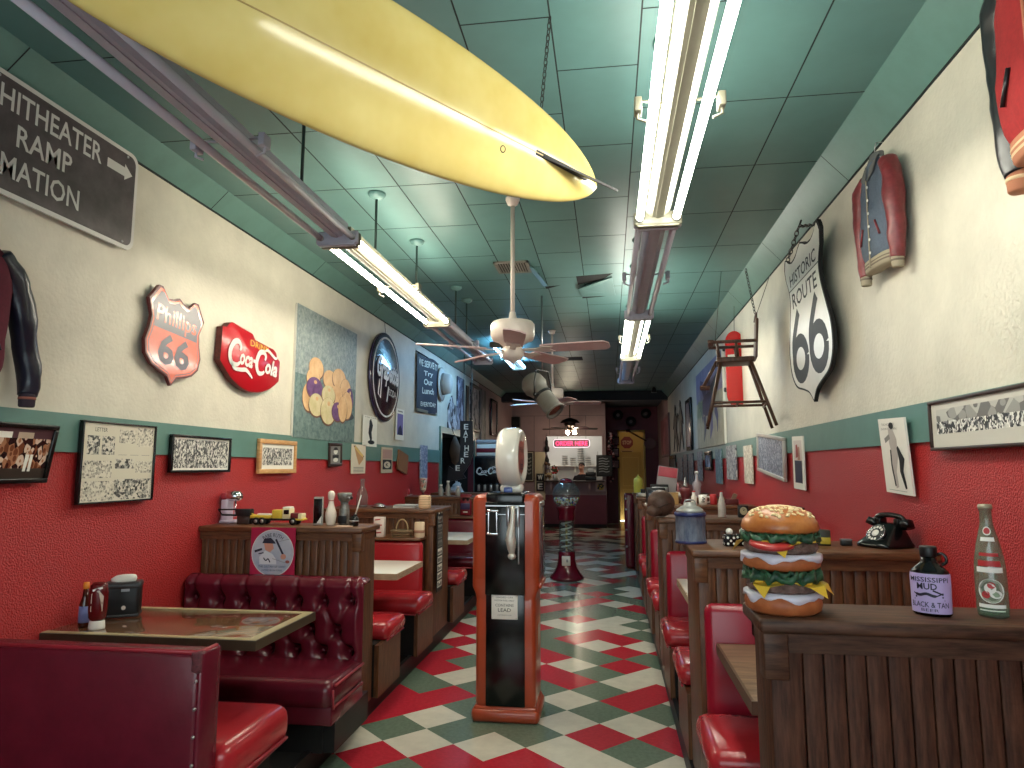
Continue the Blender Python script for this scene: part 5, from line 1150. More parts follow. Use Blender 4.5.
def script_cola(b, cx, cz, w, h, y, m):
    def P(pts): return [(cx+(x-.5)*w, cz+z*h) for x, z in pts]
    def S(pts, wd, lo=.45):
        q = cr(pts, 7); k = len(q); b.stroke(P(q), [wd*w*(lo+(1-lo)*math.sin(PI*i/(k-1))) for i in range(k)], y, m)
    S([(.20,.18),(.215,.34),(.165,.48),(.09,.40),(.035,.10),(.035,-.20),(.085,-.38),(.17,-.36),(.215,-.24)], .060)
    S([(.06,-.32),(.12,-.52),(.24,-.50),(.34,-.44),(.42,-.56),(.47,-.66)], .042)
    b.text('oca', cx+(.335-.5)*w, cz-.10*h, .25*w, .44*h, y, m, shear=.25, bold=.035)
    S([(.465,.0),(.51,.0)], .035, .9)
    S([(.70,.20),(.715,.36),(.665,.48),(.59,.40),(.54,.10),(.545,-.20),(.59,-.38),(.665,-.34),(.70,-.24)], .060)
    S([(.655,.48),(.75,.62),(.86,.50),(.93,.44),(.985,.56)], .034)
    b.text('ola', cx+(.85-.5)*w, cz-.0*h, .27*w, .62*h, y, m, shear=.25, bold=.035)
script_cola(b, 0, .0*H_, .86*wS, .42*H_, yk, signw); b.build('panel', t)
# ---- onion painting
def d_onion(b, w, h, y):
    tb = mat('painted blue-green ground', (70,96,98), .5, rgb2=(128,146,140), vscale=24, vdetail=6); b.box(-w/2,w/2,y,y+.0004,-h/2,h/2,tb)
    gb = mat('painted grey sky', (104,120,124), .5, rgb2=(160,168,164), vscale=30, vdetail=6); b.box(-w/2,w/2,y-.0004,y,-.02*h,h/2,gb)
    b.disc(.06*w,-.27*h,.42*w,.06*h,y-.0008,mat('painted dark ground',(52,62,70),.6),30)
    pe = mat('onion peach',(206,160,112),.5,rgb2=(226,190,140),vscale=10); cm = mat('onion cream',(214,200,160),.5,rgb2=(190,178,126),vscale=10); pu = mat('onion purple',(84,46,92),.5,rgb2=(124,84,130),vscale=14)
    k = 0
    for x,z,rx,rz,m in ((-.20,.06,.11,.085,pe),(-.24,-.03,.10,.08,pe),(-.30,-.18,.09,.11,pe),(.02,.0,.11,.08,pe),(.18,.03,.12,.09,pe),(.30,-.06,.10,.11,pe),(.38,-.12,.07,.10,pu),(-.22,-.10,.12,.085,pu),(.33,-.18,.10,.12,pe),(.14,-.11,.10,.08,pe),(.0,-.13,.11,.08,cm),(-.19,-.23,.11,.09,cm),(.0,-.26,.12,.11,cm),(.16,-.25,.10,.08,pu),(.25,-.22,.08,.11,pe)):
        k += 1; b.disc(x*w,z*h-.008,rx*w*1.07,rz*h*1.07,y-.0008-.0004*k,mat('onion outline',(120,84,70),.6),22); b.disc(x*w,z*h,rx*w,rz*h,y-.001-.0004*k,m,22); b.disc(x*w+.01,(z+rz*.55)*h,rx*w*.2,rz*h*.18,y-.0012-.0004*k,pe,10)
picture('tall unframed painting of heaped peach and purple onions on grey', -1, ((297,304),(357,333),(354,443),(293,437)), None, 0, whitem, name='onion_painting', cat='painting', depth=.018, draw=d_onion, off=.003)
# ---- round soda sign
o_ = .05
y0 = wp(-1,367,380,o_)[0]; y1 = wp(-1,403,378,o_)[0]; zt_ = wp(-1,386,343,o_)[1]; zb_ = wp(-1,384,411,o_)[1]
t = hang('round_soda_sign', 'round dark purple soda sign with white rim and script on the left wall', 'sign', -1, (y0+y1)/2, (zt_+zb_)/2, .008)
rx_, rz_ = (y1-y0)/2, (zt_-zb_)/2; rr_ = (rx_+rz_)/2
gp_ = mat('grape enamel', (44,32,44), .12, coat=.6); b = MB()
MR = Matrix.Rotation(R(90),4,'X')
b.lathe([(rr_,0),(rr_,.03),(rr_*.99,.036),(rr_*.95,.040),(.001,.055)], gp_, 48, MR); b.lathe([(rr_*.90,.0417),(rr_*.90,.0435),(rr_*.86,.0445),(rr_*.86,.042)], signw, 48, MR, True, False); b.lathe([(rr_*.995,.01),(rr_*1.005,.02),(rr_*.985,.038)], mat('indigo rim',(44,38,92),.3), 48, MR, True, False)
b.text('Grapette', .06*rr_, .08*rr_, 1.5*rr_, .62*rr_, -.056, signw, shear=.3, bold=.035, rot=R(-4)); b.text('SODA', .38*rr_, -.33*rr_, .5*rr_, .16*rr_, -.055, signw, rot=R(-4)); b.stroke([(-.52*rr_,-.1*rr_),(-.6*rr_,-.42*rr_),(-.45*rr_,-.5*rr_),(-.38*rr_,.0*rr_)],.07*rr_,-.0555,signw); b.stroke([(.1*rr_,-.2*rr_),(-.02*rr_,-.55*rr_)],.07*rr_,-.0555,signw)
b.build('panel', t)
b = MB(); b.cyl((0,-.02,rr_-.01),(0,-.004,3.36-(zt_+zb_)/2),.003,dkst,6); b.build('hanging_wire', t)
# ---- banner
bn = mat('navy banner cloth', (18,18,38), .7, var=.2, vscale=10); cloth_w = mat('banner cream', (206,200,184), .7)
q = ((418,352),(440,364),(437,416),(416,410)); y, z, w, h = span(-1, q, .03)
t = hang('pub_banner', 'navy cloth banner with pale stacked lettering, high on the left wall', 'banner', -1, y, z, .006)
b = MB(); n = 24; vs, fs = [], []
for i in range(n+1):
    for j in (0,1):
        u = i/n-.5; vs.append((u*w, -.015-.008*math.sin(9*u), (-.5 if j == 0 else .5)*h+.02*math.sin(5*u)))
fs = [(2*i,2*i+2,2*i+3,2*i+1) for i in range(n)]; b.add(vs, fs, bn, True)
i0 = len(b.v)
b.text('WE SERVE IT', 0, .38*h, .88*w, .12*h, 0, cloth_w, bold=.02)
for s_, zz, wd in (('Try',.20,.38),('Our',.06,.36),('Lunch',-.10,.5)): b.text(s_, .02*w, zz*h, wd*w, .11*h, 0, cloth_w, bold=.02)
b.text('EVERYDAY', .05*w, -.34*h, .7*w, .08*h, 0, cloth_w, bold=.02); b.box(-w/2,w/2,-.0001,0,-.5*h,-.45*h,mat('banner fringe',(160,150,130),.8))
warp(b, i0, lambda v: (v[0], -.0175-.008*math.sin(9*v[0]/w), v[2]+.02*math.sin(5*v[0]/w))); b.build('cloth', t)
b = MB(); b.cyl((-w/2-.02,-.012,h/2+.0),(w/2+.02,-.012,h/2+.0),.008,blackp,8); b.build('rod', t)
# ---- hat
hy, hz = wp(-1,446,384,.1)
t = hang('straw_hat', 'pale grey brimmed hat hung on the left wall beside the navy banner', 'hat', -1, hy, hz, .004)
hm = mat('grey felt', (176,172,164), .8); b = MB(); b.lathe([(.24,.02),(.25,.035),(.2,.03),(.15,.04)], hm, 32, MR @ Matrix.Diagonal((1,1.1,1,1)), True, False); b.lathe([(.15,.035),(.15,.10),(.135,.17),(.08,.19),(.001,.185)], hm, 28, MR @ Matrix.Diagonal((.9,1.15,1,1))); b.build('felt', t); b = MB(); b.lathe([(.152,.04),(.154,.045),(.153,.07),(.151,.075)], greyi, 28, MR @ Matrix.Diagonal((.9,1.15,1,1)), True, False); b.build('hat_band', t)
# ---- far left wall: pennants and framed jerseys
jer = [mat_cells('jersey print %d' % i, c, s, .6) for i, (c, s) in enumerate((([(18,18,22),(120,120,126),(200,200,204),(50,50,60)],(9,9,5)), ([(26,26,40),(90,94,116),(170,174,190),(60,60,80)],(10,10,4)), ([(96,82,84),(150,132,130),(180,164,158),(70,60,64)],(10,10,6)), ([(90,82,84),(120,110,112),(60,54,58),(140,128,128)],(5,5,2))))]
def pennant(label, px0, px1, pt, pb, m, fm=None, name='wall_pennant', cat='pennant', pointed=False):
    pm = (px0+px1)/2; y0, _ = wp(-1, px0, pt, .03); y1, _ = wp(-1, px1, pt, .03); ym = (y0+y1)/2
    z1 = wp(-1, pm, pt, .03)[1]; z0 = wp(-1, pm, pb, .03)[1]; w, h = y1-y0, z1-z0
    t = hang(name, label, cat, -1, ym, (z0+z1)/2, .004); b = MB()
    ol = [(-w/2,h/2),(w/2,h/2),(w/2,-h/2),(-w/2,-h/2)] if not pointed else [(-w*.3,h*.32),(-w*.1,h*.5),(w*.05,h*.3),(w*.5,h*.2),(w*.45,-h*.5),(-w*.5,-h*.5),(-w*.5,.1*h)]
    b.poly(ol[::-1], -.02, m, .018); b.build('panel', t)
    if fm:
        f = MB(); e = .07
        for a in ((-w/2,w/2,h/2-e,h/2),(-w/2,w/2,-h/2,-h/2+e),(-w/2,-w/2+e,-h/2,h/2),(w/2-e,w/2,-h/2,h/2)): f.rbox(a[0],a[1],-.045,-.005,a[2],a[3],fm,.008)
        f.build('frame', t)
pennant('jagged black and white cut-out poster beside the grey hat', 449, 458, 396, 431, jer[0], pointed=True, name='cutout_poster', cat='poster')
pennant('tall dark patterned pennant behind the jagged cut-out poster', 458, 465, 378, 430, jer[1])
pennant('narrow black strip pennant left of the ornate framed panel', 467, 469.5, 386, 432, blackp)
pennant('tall ornate dusty panel in a dark frame on the far left wall', 471, 480, 385, 432, jer[2], brownf, 'wall_panel', 'panel')
pennant('grey-pink drape hanging on the far left wall past the ornate panel', 481.5, 486.5, 390, 445, jer[3], None, 'wall_drape', 'drape')
pennant('maroon framed picture at the far end of the left wall', 491, 497, 400, 436, mat('maroon picture',(104,44,54),.5), blackf, 'framed_picture', 'picture')
# ---- baseball poster on the partition front
pxl, pxr = ony(253,530,4.205), ony(297,532,4.205); zt_ = 1.247; zb_ = float(ony(275,573,4.205)[2])-.03
t = thing('baseball_poster', 'magenta poster with a round picture of a batter, hung on the truck partition front', 'poster', ((pxl[0]+pxr[0])/2, 4.192, (zt_+zb_)/2))
w, h = pxr[0]-pxl[0], zt_-zb_; mg = mat('magenta card', (168,26,66), .4); ivory = mat('poster grey blue', (190,190,196), .5, rgb2=(150,160,184), vscale=5)
b = MB(); b.box(-w/2,w/2,-.006,0,-h/2,h/2,mg); r_ = min(w,h)*.475; y = -.0066
b.disc(0,0,r_,r_*1.02,y,whitem,48); b.disc(0,0,r_*.97,r_*.99,y-.0004,ivory,48); b.build('card', t)
b = MB(); y = -.0074; skn = mat('poster skin',(198,140,120),.5); nv = mat('poster navy',(34,34,54),.5)
b.poly([(-.62*r_,-.18*r_),(-.34*r_,.10*r_),(.0,-.05*r_),(.18*r_,-.28*r_),(.2*r_,-.5*r_),(-.6*r_,-.5*r_)],y,mat('poster jersey',(206,208,214),.5)); b.stroke([(-.85*r_,.05*r_),(-.5*r_,.16*r_)],.1*r_,y-.0003,nv); b.stroke([(-.66*r_,-.05*r_),(-.42*r_,-.0)],.05*r_,y-.0003,nv); b.stroke(cr([(-.42*r_,-.22*r_),(-.3*r_,-.34*r_),(-.2*r_,-.26*r_),(-.1*r_,-.42*r_)],4),.05*r_,y-.0003,nv)
b.poly([(-.42*r_,.42*r_),(-.02*r_,.46*r_),(.06*r_,.2*r_),(-.12*r_,.02*r_),(-.34*r_,.12*r_)],y-.0006,skn); b.poly([(-.5*r_,.42*r_),(-.4*r_,.62*r_),(-.1*r_,.66*r_),(.1*r_,.48*r_),(.14*r_,.40*r_)],y-.0009,nv); b.stroke([(.14*r_,.60*r_),(.52*r_,-.1*r_)],.09*r_,y-.0006,nv); b.disc(.52*r_,-.16*r_,.13*r_,.12*r_,y-.0009,skn,14); b.stroke([(.3*r_,.5*r_),(.8*r_,.62*r_)],.02*r_,y-.0003,greyi); b.stroke([(.0,-.25*r_),(.6*r_,-.42*r_)],.02*r_,y-.0003,greyi); b.disc(.72*r_,-.38*r_,.1*r_,.07*r_,y-.0008,mat('poster rust',(150,80,70),.5),12)
b.text('BABE RUTH',0,.78*r_,1.0*r_,.17*r_,y-.0009,nv,arc=.8*r_); b.text('THE SULTAN OF SWAT',0,-.60*r_,1.3*r_,.09*r_,y-.0006,nv); b.text('HOME RUN KING',0,-.76*r_,.95*r_,.08*r_,y-.0006,nv); b.build('round_print', t)
# ---- black strip sign on the post of the second left partition
t = thing('strip_sign', 'long black strip sign with white blocks of print on the second partition post', 'sign', (PL+.022, 6.27, .93), R(90))
b = MB(); b.box(-.105,.105,-.006,0,-.42,.28,blackp); rs = random.Random(4)
for k in range(9):
    z = .22-.072*k; m_ = paper if k > 3 else greyi
    b.box(-.085,.08,-.007,-.006,z-.028,z+.028,m_)
    for q_ in range(3): x0 = -.075+.05*q_; b.box(x0,x0+.034,-.0076,-.007,z-.02,z+.018*rs.random(),blackp)
b.cyl((-.05,-.004,.28),(-.05,-.010,.28),.008,whitem,8); b.cyl((.05,-.004,.28),(.05,-.010,.28),.008,whitem,8); b.build('panel', t)
# ================================================================== RIGHT WALL
def d_pano(b, w, h, y):
    b.box(-w/2,w/2,y,y+.0003,-h/2,h/2,mat('pano paper',(196,192,182),.5)); b.box(-w*.46,w*.46,y-.0004,y,-h*.02,h*.36,mat_cells('pano buildings',[(150,148,142),(110,108,104),(180,178,170)],(14,14,20),.4)); b.box(-w*.46,w*.46,y-.0008,y-.0004,-h*.2,h*.08,crowd)
picture('long brown-framed panoramic crowd photo at the right wall edge', 1, ((951,403),(1060,380),(1060,436),(950,447)), brownf, .014, paper, depth=.03, draw=d_pano, name='panorama_photo', wh=(1.1,.215))
def d_girl(b, w, h, y):
    b.stroke([(-.05*w,.36*h),(.0,.2*h),(.02*w,.02*h),(-.08*w,-.2*h),(-.02*w,-.42*h)],[.16*w,.3*w,.24*w,.18*w,.10*w],y,mat('pinup grey',(176,168,162),.5)); b.disc(0,.40*h,.09*w,.045*h,y-.0004,ink,14); b.stroke([(.14*w,.12*h),(.26*w,-.05*h),(.2*w,-.2*h),(.3*w,-.42*h)],[.06*w,.2*w,.12*w,.06*w],y-.0003,ink); b.stroke([(-.12*w,.08*h),(-.14*w,-.12*h),(-.08*w,-.4*h)],.05*w,y-.0003,ink); b.stroke([(-.3*w,.2*h),(-.1*w,.26*h)],.08*w,y-.0003,greyi); b.text('THE HOTTEST',-.12*w,.42*h,.5*w,.03*h,y-.0003,greyi); b.text('SHOW IN TOWN',-.1*w,.36*h,.6*w,.03*h,y-.0003,greyi); b.box(-.36*w,.3*w,y,y+.0002,-.46*h,-.455*h,greyi)
picture('white print of a striding pin-up figure curling off the right wall', 1, ((882,420),(909,416),(914,495),(888,493)), None, 0, mat('print white',(226,222,214),.5), name='pinup_print', cat='print', depth=.010, draw=d_girl, lean=R(4), tilt=R(2))
picture('silver-framed blue-grey crowd photo hanging crooked on the right teal board', 1, ((755,441),(780,434),(785,473),(759,474)), mat('pale silver frame',(186,180,172),.35,metal=.3), .03, mat_cells('blue crowd print',[(60,66,84),(120,126,144),(160,166,180),(90,96,112)],(50,50,50),.4), depth=.03, tilt=R(5), wh=(1.0,.36))
def d_duo(b, w, h, y):
    b.box(-.36*w,.36*w,y,y+.0003,-.38*h,.42*h,mat('duo ground',(206,196,190),.5)); b.stroke([(-.1*w,.34*h),(-.05*w,.1*h)],[.14*w,.3*w],y-.0004,mat('duo red',(160,70,66),.5)); b.stroke([(.1*w,.3*h),(.1*w,.05*h)],[.14*w,.26*w],y-.0004,mat('duo tan',(176,130,110),.5)); b.box(-.3*w,.34*w,y-.0008,y,-.38*h,.04*h,mat('duo navy',(46,48,66),.5))
picture('narrow white poster of a couple in red and navy, right wall', 1, ((792,438),(803,436),(807,489),(792,488)), None, 0, paper, name='couple_poster', cat='poster', depth=.010, draw=d_duo, tilt=R(1.5), wh=(.30,.40))
strips = [((743,446),(751,445),(753,483),(745,484),'narrow cream strip poster right of the grey one, past the silver frame',[(206,196,176),(180,166,150),(216,208,192)]),
 ((726,446),(735,445),(737,479),(727,480),'grey speckled strip poster between the cream and blue strips',[(150,148,150),(96,96,104),(184,182,180)]),
 ((715,450),(721,449),(722,483),(716,484),'blue-green narrow strip poster on the right wall',[(88,116,126),(70,92,104),(116,140,146)]),
 ((697,452),(702,451),(702,480),(698,481),'thin grey strip poster left of the small dark frame, right wall',[(120,116,118),(80,78,82),(150,146,146)]),
 ((688,454),(693,453),(693.5,484),(689,485),'long dim strip poster before the narrow dark frame',[(90,88,92),(60,58,64),(130,126,126)]),
 ((683,455),(687,454),(687.5,482),(684,483),'dusky strip poster next to the long dim one',[(84,76,80),(54,50,54),(120,112,114)]),
 ((677,458),(682,457),(682.5,480),(678,481),'furthest pale strip poster on the right wall',[(130,122,124),(90,84,88),(160,152,152)])]
for i, s_ in enumerate(strips):
    picture(s_[4], 1, s_[:4], None, 0, mat_cells('strip print %d' % i, s_[5], (40,40,30), .5), name='strip_poster', cat='poster', depth=.012, group='strip posters along the right wall')
picture('small dark-framed blue photo among the strip posters, right wall', 1, ((704,452),(710,451),(711,470),(705,471)), blackf, .05, jer[1], depth=.025)
picture('black-framed dark notice at the shadowy end of the right wall', 1, ((669,456),(675,455),(675.5,490),(670,491)), blackf, .08, mat('dark notice',(54,46,48),.5), name='framed_notice', cat='notice', depth=.03)
# painting of a dark bouquet-like horse group
def d_horse(b, w, h, y):
    b.box(-w/2,w/2,y,y+.0003,-h/2,h/2,mat('painted sand',(150,140,116),.5,rgb2=(176,166,140),vscale=8)); b.box(-w/2,w/2,y-.0003,y,.1*h,h/2,mat('painted lilac sky',(112,110,146),.5,rgb2=(140,138,168),vscale=6))
    for i, (x0,z0,x1,z1,ww) in enumerate(((-.1,.1,-.3,.36,.12),(0,.05,.05,.42,.14),(.1,.1,.35,.3,.1),(-.2,-.1,-.4,.1,.1),(.1,-.1,.05,-.4,.12),(-.15,-.1,-.2,-.42,.1),(.25,-.05,.3,-.35,.08))): b.stroke([(x0*w,z0*h),((x0+x1)/2*w+.04*w,(z0+z1)/2*h),(x1*w,z1*h)],[ww*w,ww*.8*w,ww*.2*w],y-.0006-.0003*i,mat('painted violet %d' % (i%3),((60,58,96),(84,80,120),(50,60,84))[i%3],.5))
    b.disc(0,.02*h,.26*w,.14*h,y-.003,mat('painted indigo',(44,42,76),.5),20)
    for k in range(5): b.stroke([((-.45+.05*k)*w,-.1*h),((-.4+.04*k)*w,.12*h)],.03*w,y-.0034,mat('painted sage',(120,140,110),.5))
picture('large painting of a violet thorny figure on sand, behind the high chair', 1, ((697,374),(722,351),(724,443),(697,450)), None, 0, whitem, name='violet_painting', cat='painting', depth=.03, draw=d_horse, off=.004)
# cut-out dancers etc
def rquad(label, px0, px1, pt, pb, fn, name, cat):
    pm = (px0+px1)/2; y0 = wp(1,px0,pt,.03)[0]; y1 = wp(1,px1,pt,.03)[0]; z1 = wp(1,pm,pt,.03)[1]; z0 = wp(1,pm,pb,.03)[1]
    t = hang(name, label, cat, 1, (y0+y1)/2, (z0+z1)/2, .004); fn(t, abs(y1-y0), z1-z0)
def f_dance(t, w, h):
    b = MB(); mb_ = mat('cutout black',(22,22,28),.5)
    for cx, s_ in ((-.22,1),(.2,-1)):
        pts = [(.0,.5),(.06,.42),(.02,.34),(.12,.2),(.22,.28),(.10,.06),(.10,-.1),(.2,-.3),(.12,-.5),(.03,-.28),(-.04,-.1),(-.12,-.34),(-.2,-.48),(-.12,-.1),(-.1,.1),(-.2,.0),(-.14,.2),(-.05,.34),(-.06,.44)]
        b.poly([((cx+s_*x)*w,z*h) for x,z in (pts if s_ < 0 else pts)], -.015, mb_, .013)
    b.build('figures', t)
rquad('black cut-out pair of dancing figures on the far right wall', 671, 683, 402, 452, f_dance, 'dancer_cutout', 'cut-out')
def f_nar(t, w, h):
    b = MB(); b.rbox(-w/2,w/2,-.04,0,-h/2,h/2,blackf,.01); b.build('frame', t); b = MB(); b.box(-w*.3,w*.3,-.042,-.039,-h*.42,h*.42,mat('dim blue print',(60,60,84),.4)); b.build('print', t)
rquad('narrow tall dark frame between the dancers and the violet painting', 685.5, 690.5, 399, 451, f_nar, 'narrow_frame', 'picture')
def f_pk(t, w, h):
    b = MB(); b.rbox(-w/2,w/2,-.035,0,-h/2,h/2,mat('grey rose frame',(120,96,98),.5),.01); b.build('frame', t); b = MB(); b.box(-w*.44,w*.44,-.038,-.034,-h*.44,h*.44,mat_cells('rose poster',[(130,70,80),(110,56,66),(150,92,98)],(4,4,3),.6)); b.build('print', t)
rquad('large dusky rose poster on the pink end of the right wall', 660.5, 668.5, 416, 457, f_pk, 'rose_poster', 'poster')
y, z = wp(1, 668, 388, .01); t = hang('picture_lamp', 'black gooseneck lamp arm above the dancing cut-outs', 'lamp', 1, y, z, .002)
b = MB(); b.tube(cr([(0,0,0),(0,-.2,.06),(.2,-.36,.03),(.9,-.40,-.10)],6), .014, blackp, 8); b.build('arm', t); b = MB(); b.lathe([(.03,.02),(.05,-.03),(.07,-.1),(.05,-.1)], blackp, 16, Matrix.Translation((.9,-.40,-.10))); b.build('lamp_head', t)
# ---- historic route shield
o_ = .10
yL = wp(1,784,275,o_)[0]; yR_ = wp(1,832,330,o_)[0]; zT = wp(1,806,236,o_)[1]; zB = wp(1,811,402,o_)[1]
t = hang('route_shield_sign', 'tall black-edged white route 66 shield hanging from a chain on the right wall', 'sign', 1, (yL+yR_)/2, (zT+zB)/2, .062, ry=R(-2), rx=R(1.5))
wS = abs(yL-yR_)*.98; H_ = zT-zB
sh66 = cr([(-.44,.44),(-.40,.50),(-.34,.47),(-.24,.44),(-.12,.455),(0,.50),(.12,.455),(.24,.44),(.34,.47),(.40,.50),(.44,.44)],2)+cr([(.42,.36),(.36,.26),(.37,.15),(.44,.0),(.49,-.12),(.48,-.26),(.38,-.36),(.2,-.405),(.08,-.44),(0,-.5)],4)+cr([(0,-.5),(-.08,-.44),(-.2,-.405),(-.38,-.36),(-.48,-.26),(-.49,-.12),(-.44,0),(-.37,.15),(-.36,.26),(-.42,.36)],4)[1:]
b = MB(); ol = [(x*wS,z*H_) for x,z in sh66][::-1]; b.poly(ol[::-1], -.036, blackm, .024); b.poly([(x*.955,z*.975) for x,z in ol[::-1]], -.0366, mat('shield white',(214,212,204),.35,var=.06,vscale=5))
b.text('HISTORIC',0,.325*H_,.62*wS,.078*H_,-.0375,ink,bold=.012); b.box(-.36*wS,.36*wS,-.0375,-.0366,.262*H_,.268*H_,ink); b.text('ROUTE',0,.185*H_,.58*wS,.10*H_,-.0375,ink,bold=.012)
def six(cx):
    n = 20; cz, rx, rz = -.20*H_, .155*wS, .115*H_
    b.stroke([(cx+rx*math.cos(a),cz+rz*math.sin(a)) for a in [2*PI*i/n for i in range(n+1)]], .095*wS, -.0375, ink)
    b.stroke(cr([(cx-rx,cz+.0*H_),(cx-rx*.9,cz+.12*H_),(cx-rx*.1,cz+.25*H_),(cx+rx*.25,cz+.295*H_)],5), .08*wS, -.0378, ink)
six(-.21*wS); six(.21*wS); b.build('panel', t)
b = chain((-.36*wS,-.03,.48*H_),(0,-.03,.60*H_),dkst,.06,.014,.004); b2 = chain((.36*wS,-.03,.48*H_),(0,-.03,.60*H_),dkst,.06,.014,.004); b.v, b.f, o = b.v, b.f, len(b.v)
b.add(b2.v, b2.f, dkst, True); b.tube([(0,-.03,.60*H_),(0,-.01,.64*H_)],.006,dkst,6); b.build('chain', t)
# ---- high chair
chairw = mat('dark chair wood', (52,32,24), .45, rgb2=(96,66,48), vscale=10, vstretch=(4,4,1))
hp = onx(737,362,1.10)
t = thing('high_chair', 'dark wooden child high chair hanging by chains from the right wall top', 'high chair', (1.09, float(hp[1]), float(hp[2])), R(82)); t.scale = (.84,.84,.9)
# local +y is the chair front
b = MB(); b.rbox(-.17,.17,-.17,.19,-.02,.03,chairw,.012); b.build('seat', t)
b = MB(); b.rbox(-.16,.16,-.20,-.175,.03,.40,chairw,.010,2,True,Matrix.Rotation(R(4),4,'X')); b.loft([((0,-.205,.40),(.16,0,0),(0,.012,0)),((0,-.21,.44),(.13,0,0),(0,.012,0)),((0,-.212,.46),(.06,0,0),(0,.010,0))],chairw,20,True,None,True,4); b.build('backrest', t)
for s_ in (-1,1):
    b = MB(); b.rbox(s_*.17-.028,s_*.17+.028,-.20,.26,.16,.185,chairw,.008); b.build('armrest', t)
    for yy in (-.02,.16):
        b = MB(); b.cyl((s_*.155,yy,.03),(s_*.17,yy+.02,.165),.014,chairw,10); b.build('spindle', t)
    for yy, e in ((-.14,-.34),(.15,.30)):
        b = MB(); b.cyl((s_*.13,yy,-.02),(s_*.25,e,-.62),.019,chairw,10,.016); b.build('leg', t)
b = MB(); b.rbox(-.15,.15,-.03,.03,.10,.125,chairw,.006,2,True,Matrix.Translation((0,.24,.075))); b.build('tray', t)
b = MB(); 
for s_ in (-1,1): b.cyl((s_*.205,-.26,-.40),(s_*.205,.235,-.40),.013,chairw,8)
b.cyl((-.205,.0,-.40),(.205,.0,-.40),.012,chairw,8); b.cyl((-.205,-.26,-.42),(.205,-.26,-.42),.012,chairw,8); b.build('stretcher', t)
b = MB(); b.rbox(-.13,.13,.26,.36,-.25,-.23,chairw,.006)
for s_ in (-1,1): b.cyl((s_*.12,.19,-.0),(s_*.12,.33,-.235),.011,chairw,8)
b.build('footrest', t)
zc_ = (3.40-float(hp[2]))/.9
for p_ in ((-.0,-.205,.455),):
    b = chain(p_, (.28,-.15,zc_), dkst, .055, .012, .0035); b.build('chain', t)
b = MB(); b.cyl((.16,.20,.18),(.30,.10,zc_+.0),.003,dkst,6); b.cyl((.0,-.2,.40),(.32,-.42,zc_+.0),.003,dkst,6); b.build('hanging_cord', t)
# ---- skateboard
kp0 = ony(734,331,7.6); kp1 = ony(734,407,7.6)
t = thing('skateboard', 'red skateboard deck with white sticker hung upright behind the high chair', 'skateboard', (float(kp0[0]), 7.6, float((kp0[2]+kp1[2])/2)), R(12))
H_ = float(kp0[2]-kp1[2]); wS = .105; rd = mat('skate red', (196,26,30), .2, coat=.4); b = MB()
ol = [(wS*math.cos(a), H_/2-wS*1.3+wS*1.3*math.sin(a)) for a in [PI*i/12 for i in range(13)]]+[(-wS*math.cos(a), -H_/2+wS*1.3-wS*1.3*math.sin(a)) for a in [PI*i/12 for i in range(13)]]
b.poly(ol, -.006, rd, .012); b.poly([(x*1.0,z) for x,z in ol], .0062, mat('skate ply edge',(190,170,150),.5), .004); b.poly([(-.085,.02),(.0,.03),(.0,.16),(-.085,.15)][::1], -.0068, whitem); b.stroke([(-.07,.06),(-.02,.065)],.02,-.0074,rdi); b.stroke([(-.07,.11),(-.02,.115)],.02,-.0074,greyi); b.build('deck', t)
for z in (H_*.27,-H_*.27):
    b = MB(); b.cyl((-.09,.055,z),(.09,.055,z),.010,steel,8); b.rbox(-.03,.03,.008,.055,z-.03,z+.03,steel,.008); b.build('truck', t)
    for s_ in (-1,1): b = MB(); b.cyl((s_*.075,.055,z),(s_*.11,.055,z),.026,blackp,14); b.build('wheel', t)
b = MB(); b.cyl((0,.0,H_/2-.03),(.02,.02,3.40-float((kp0[2]+kp1[2])/2)),.003,dkst,6); b.build('hanging_cord', t)
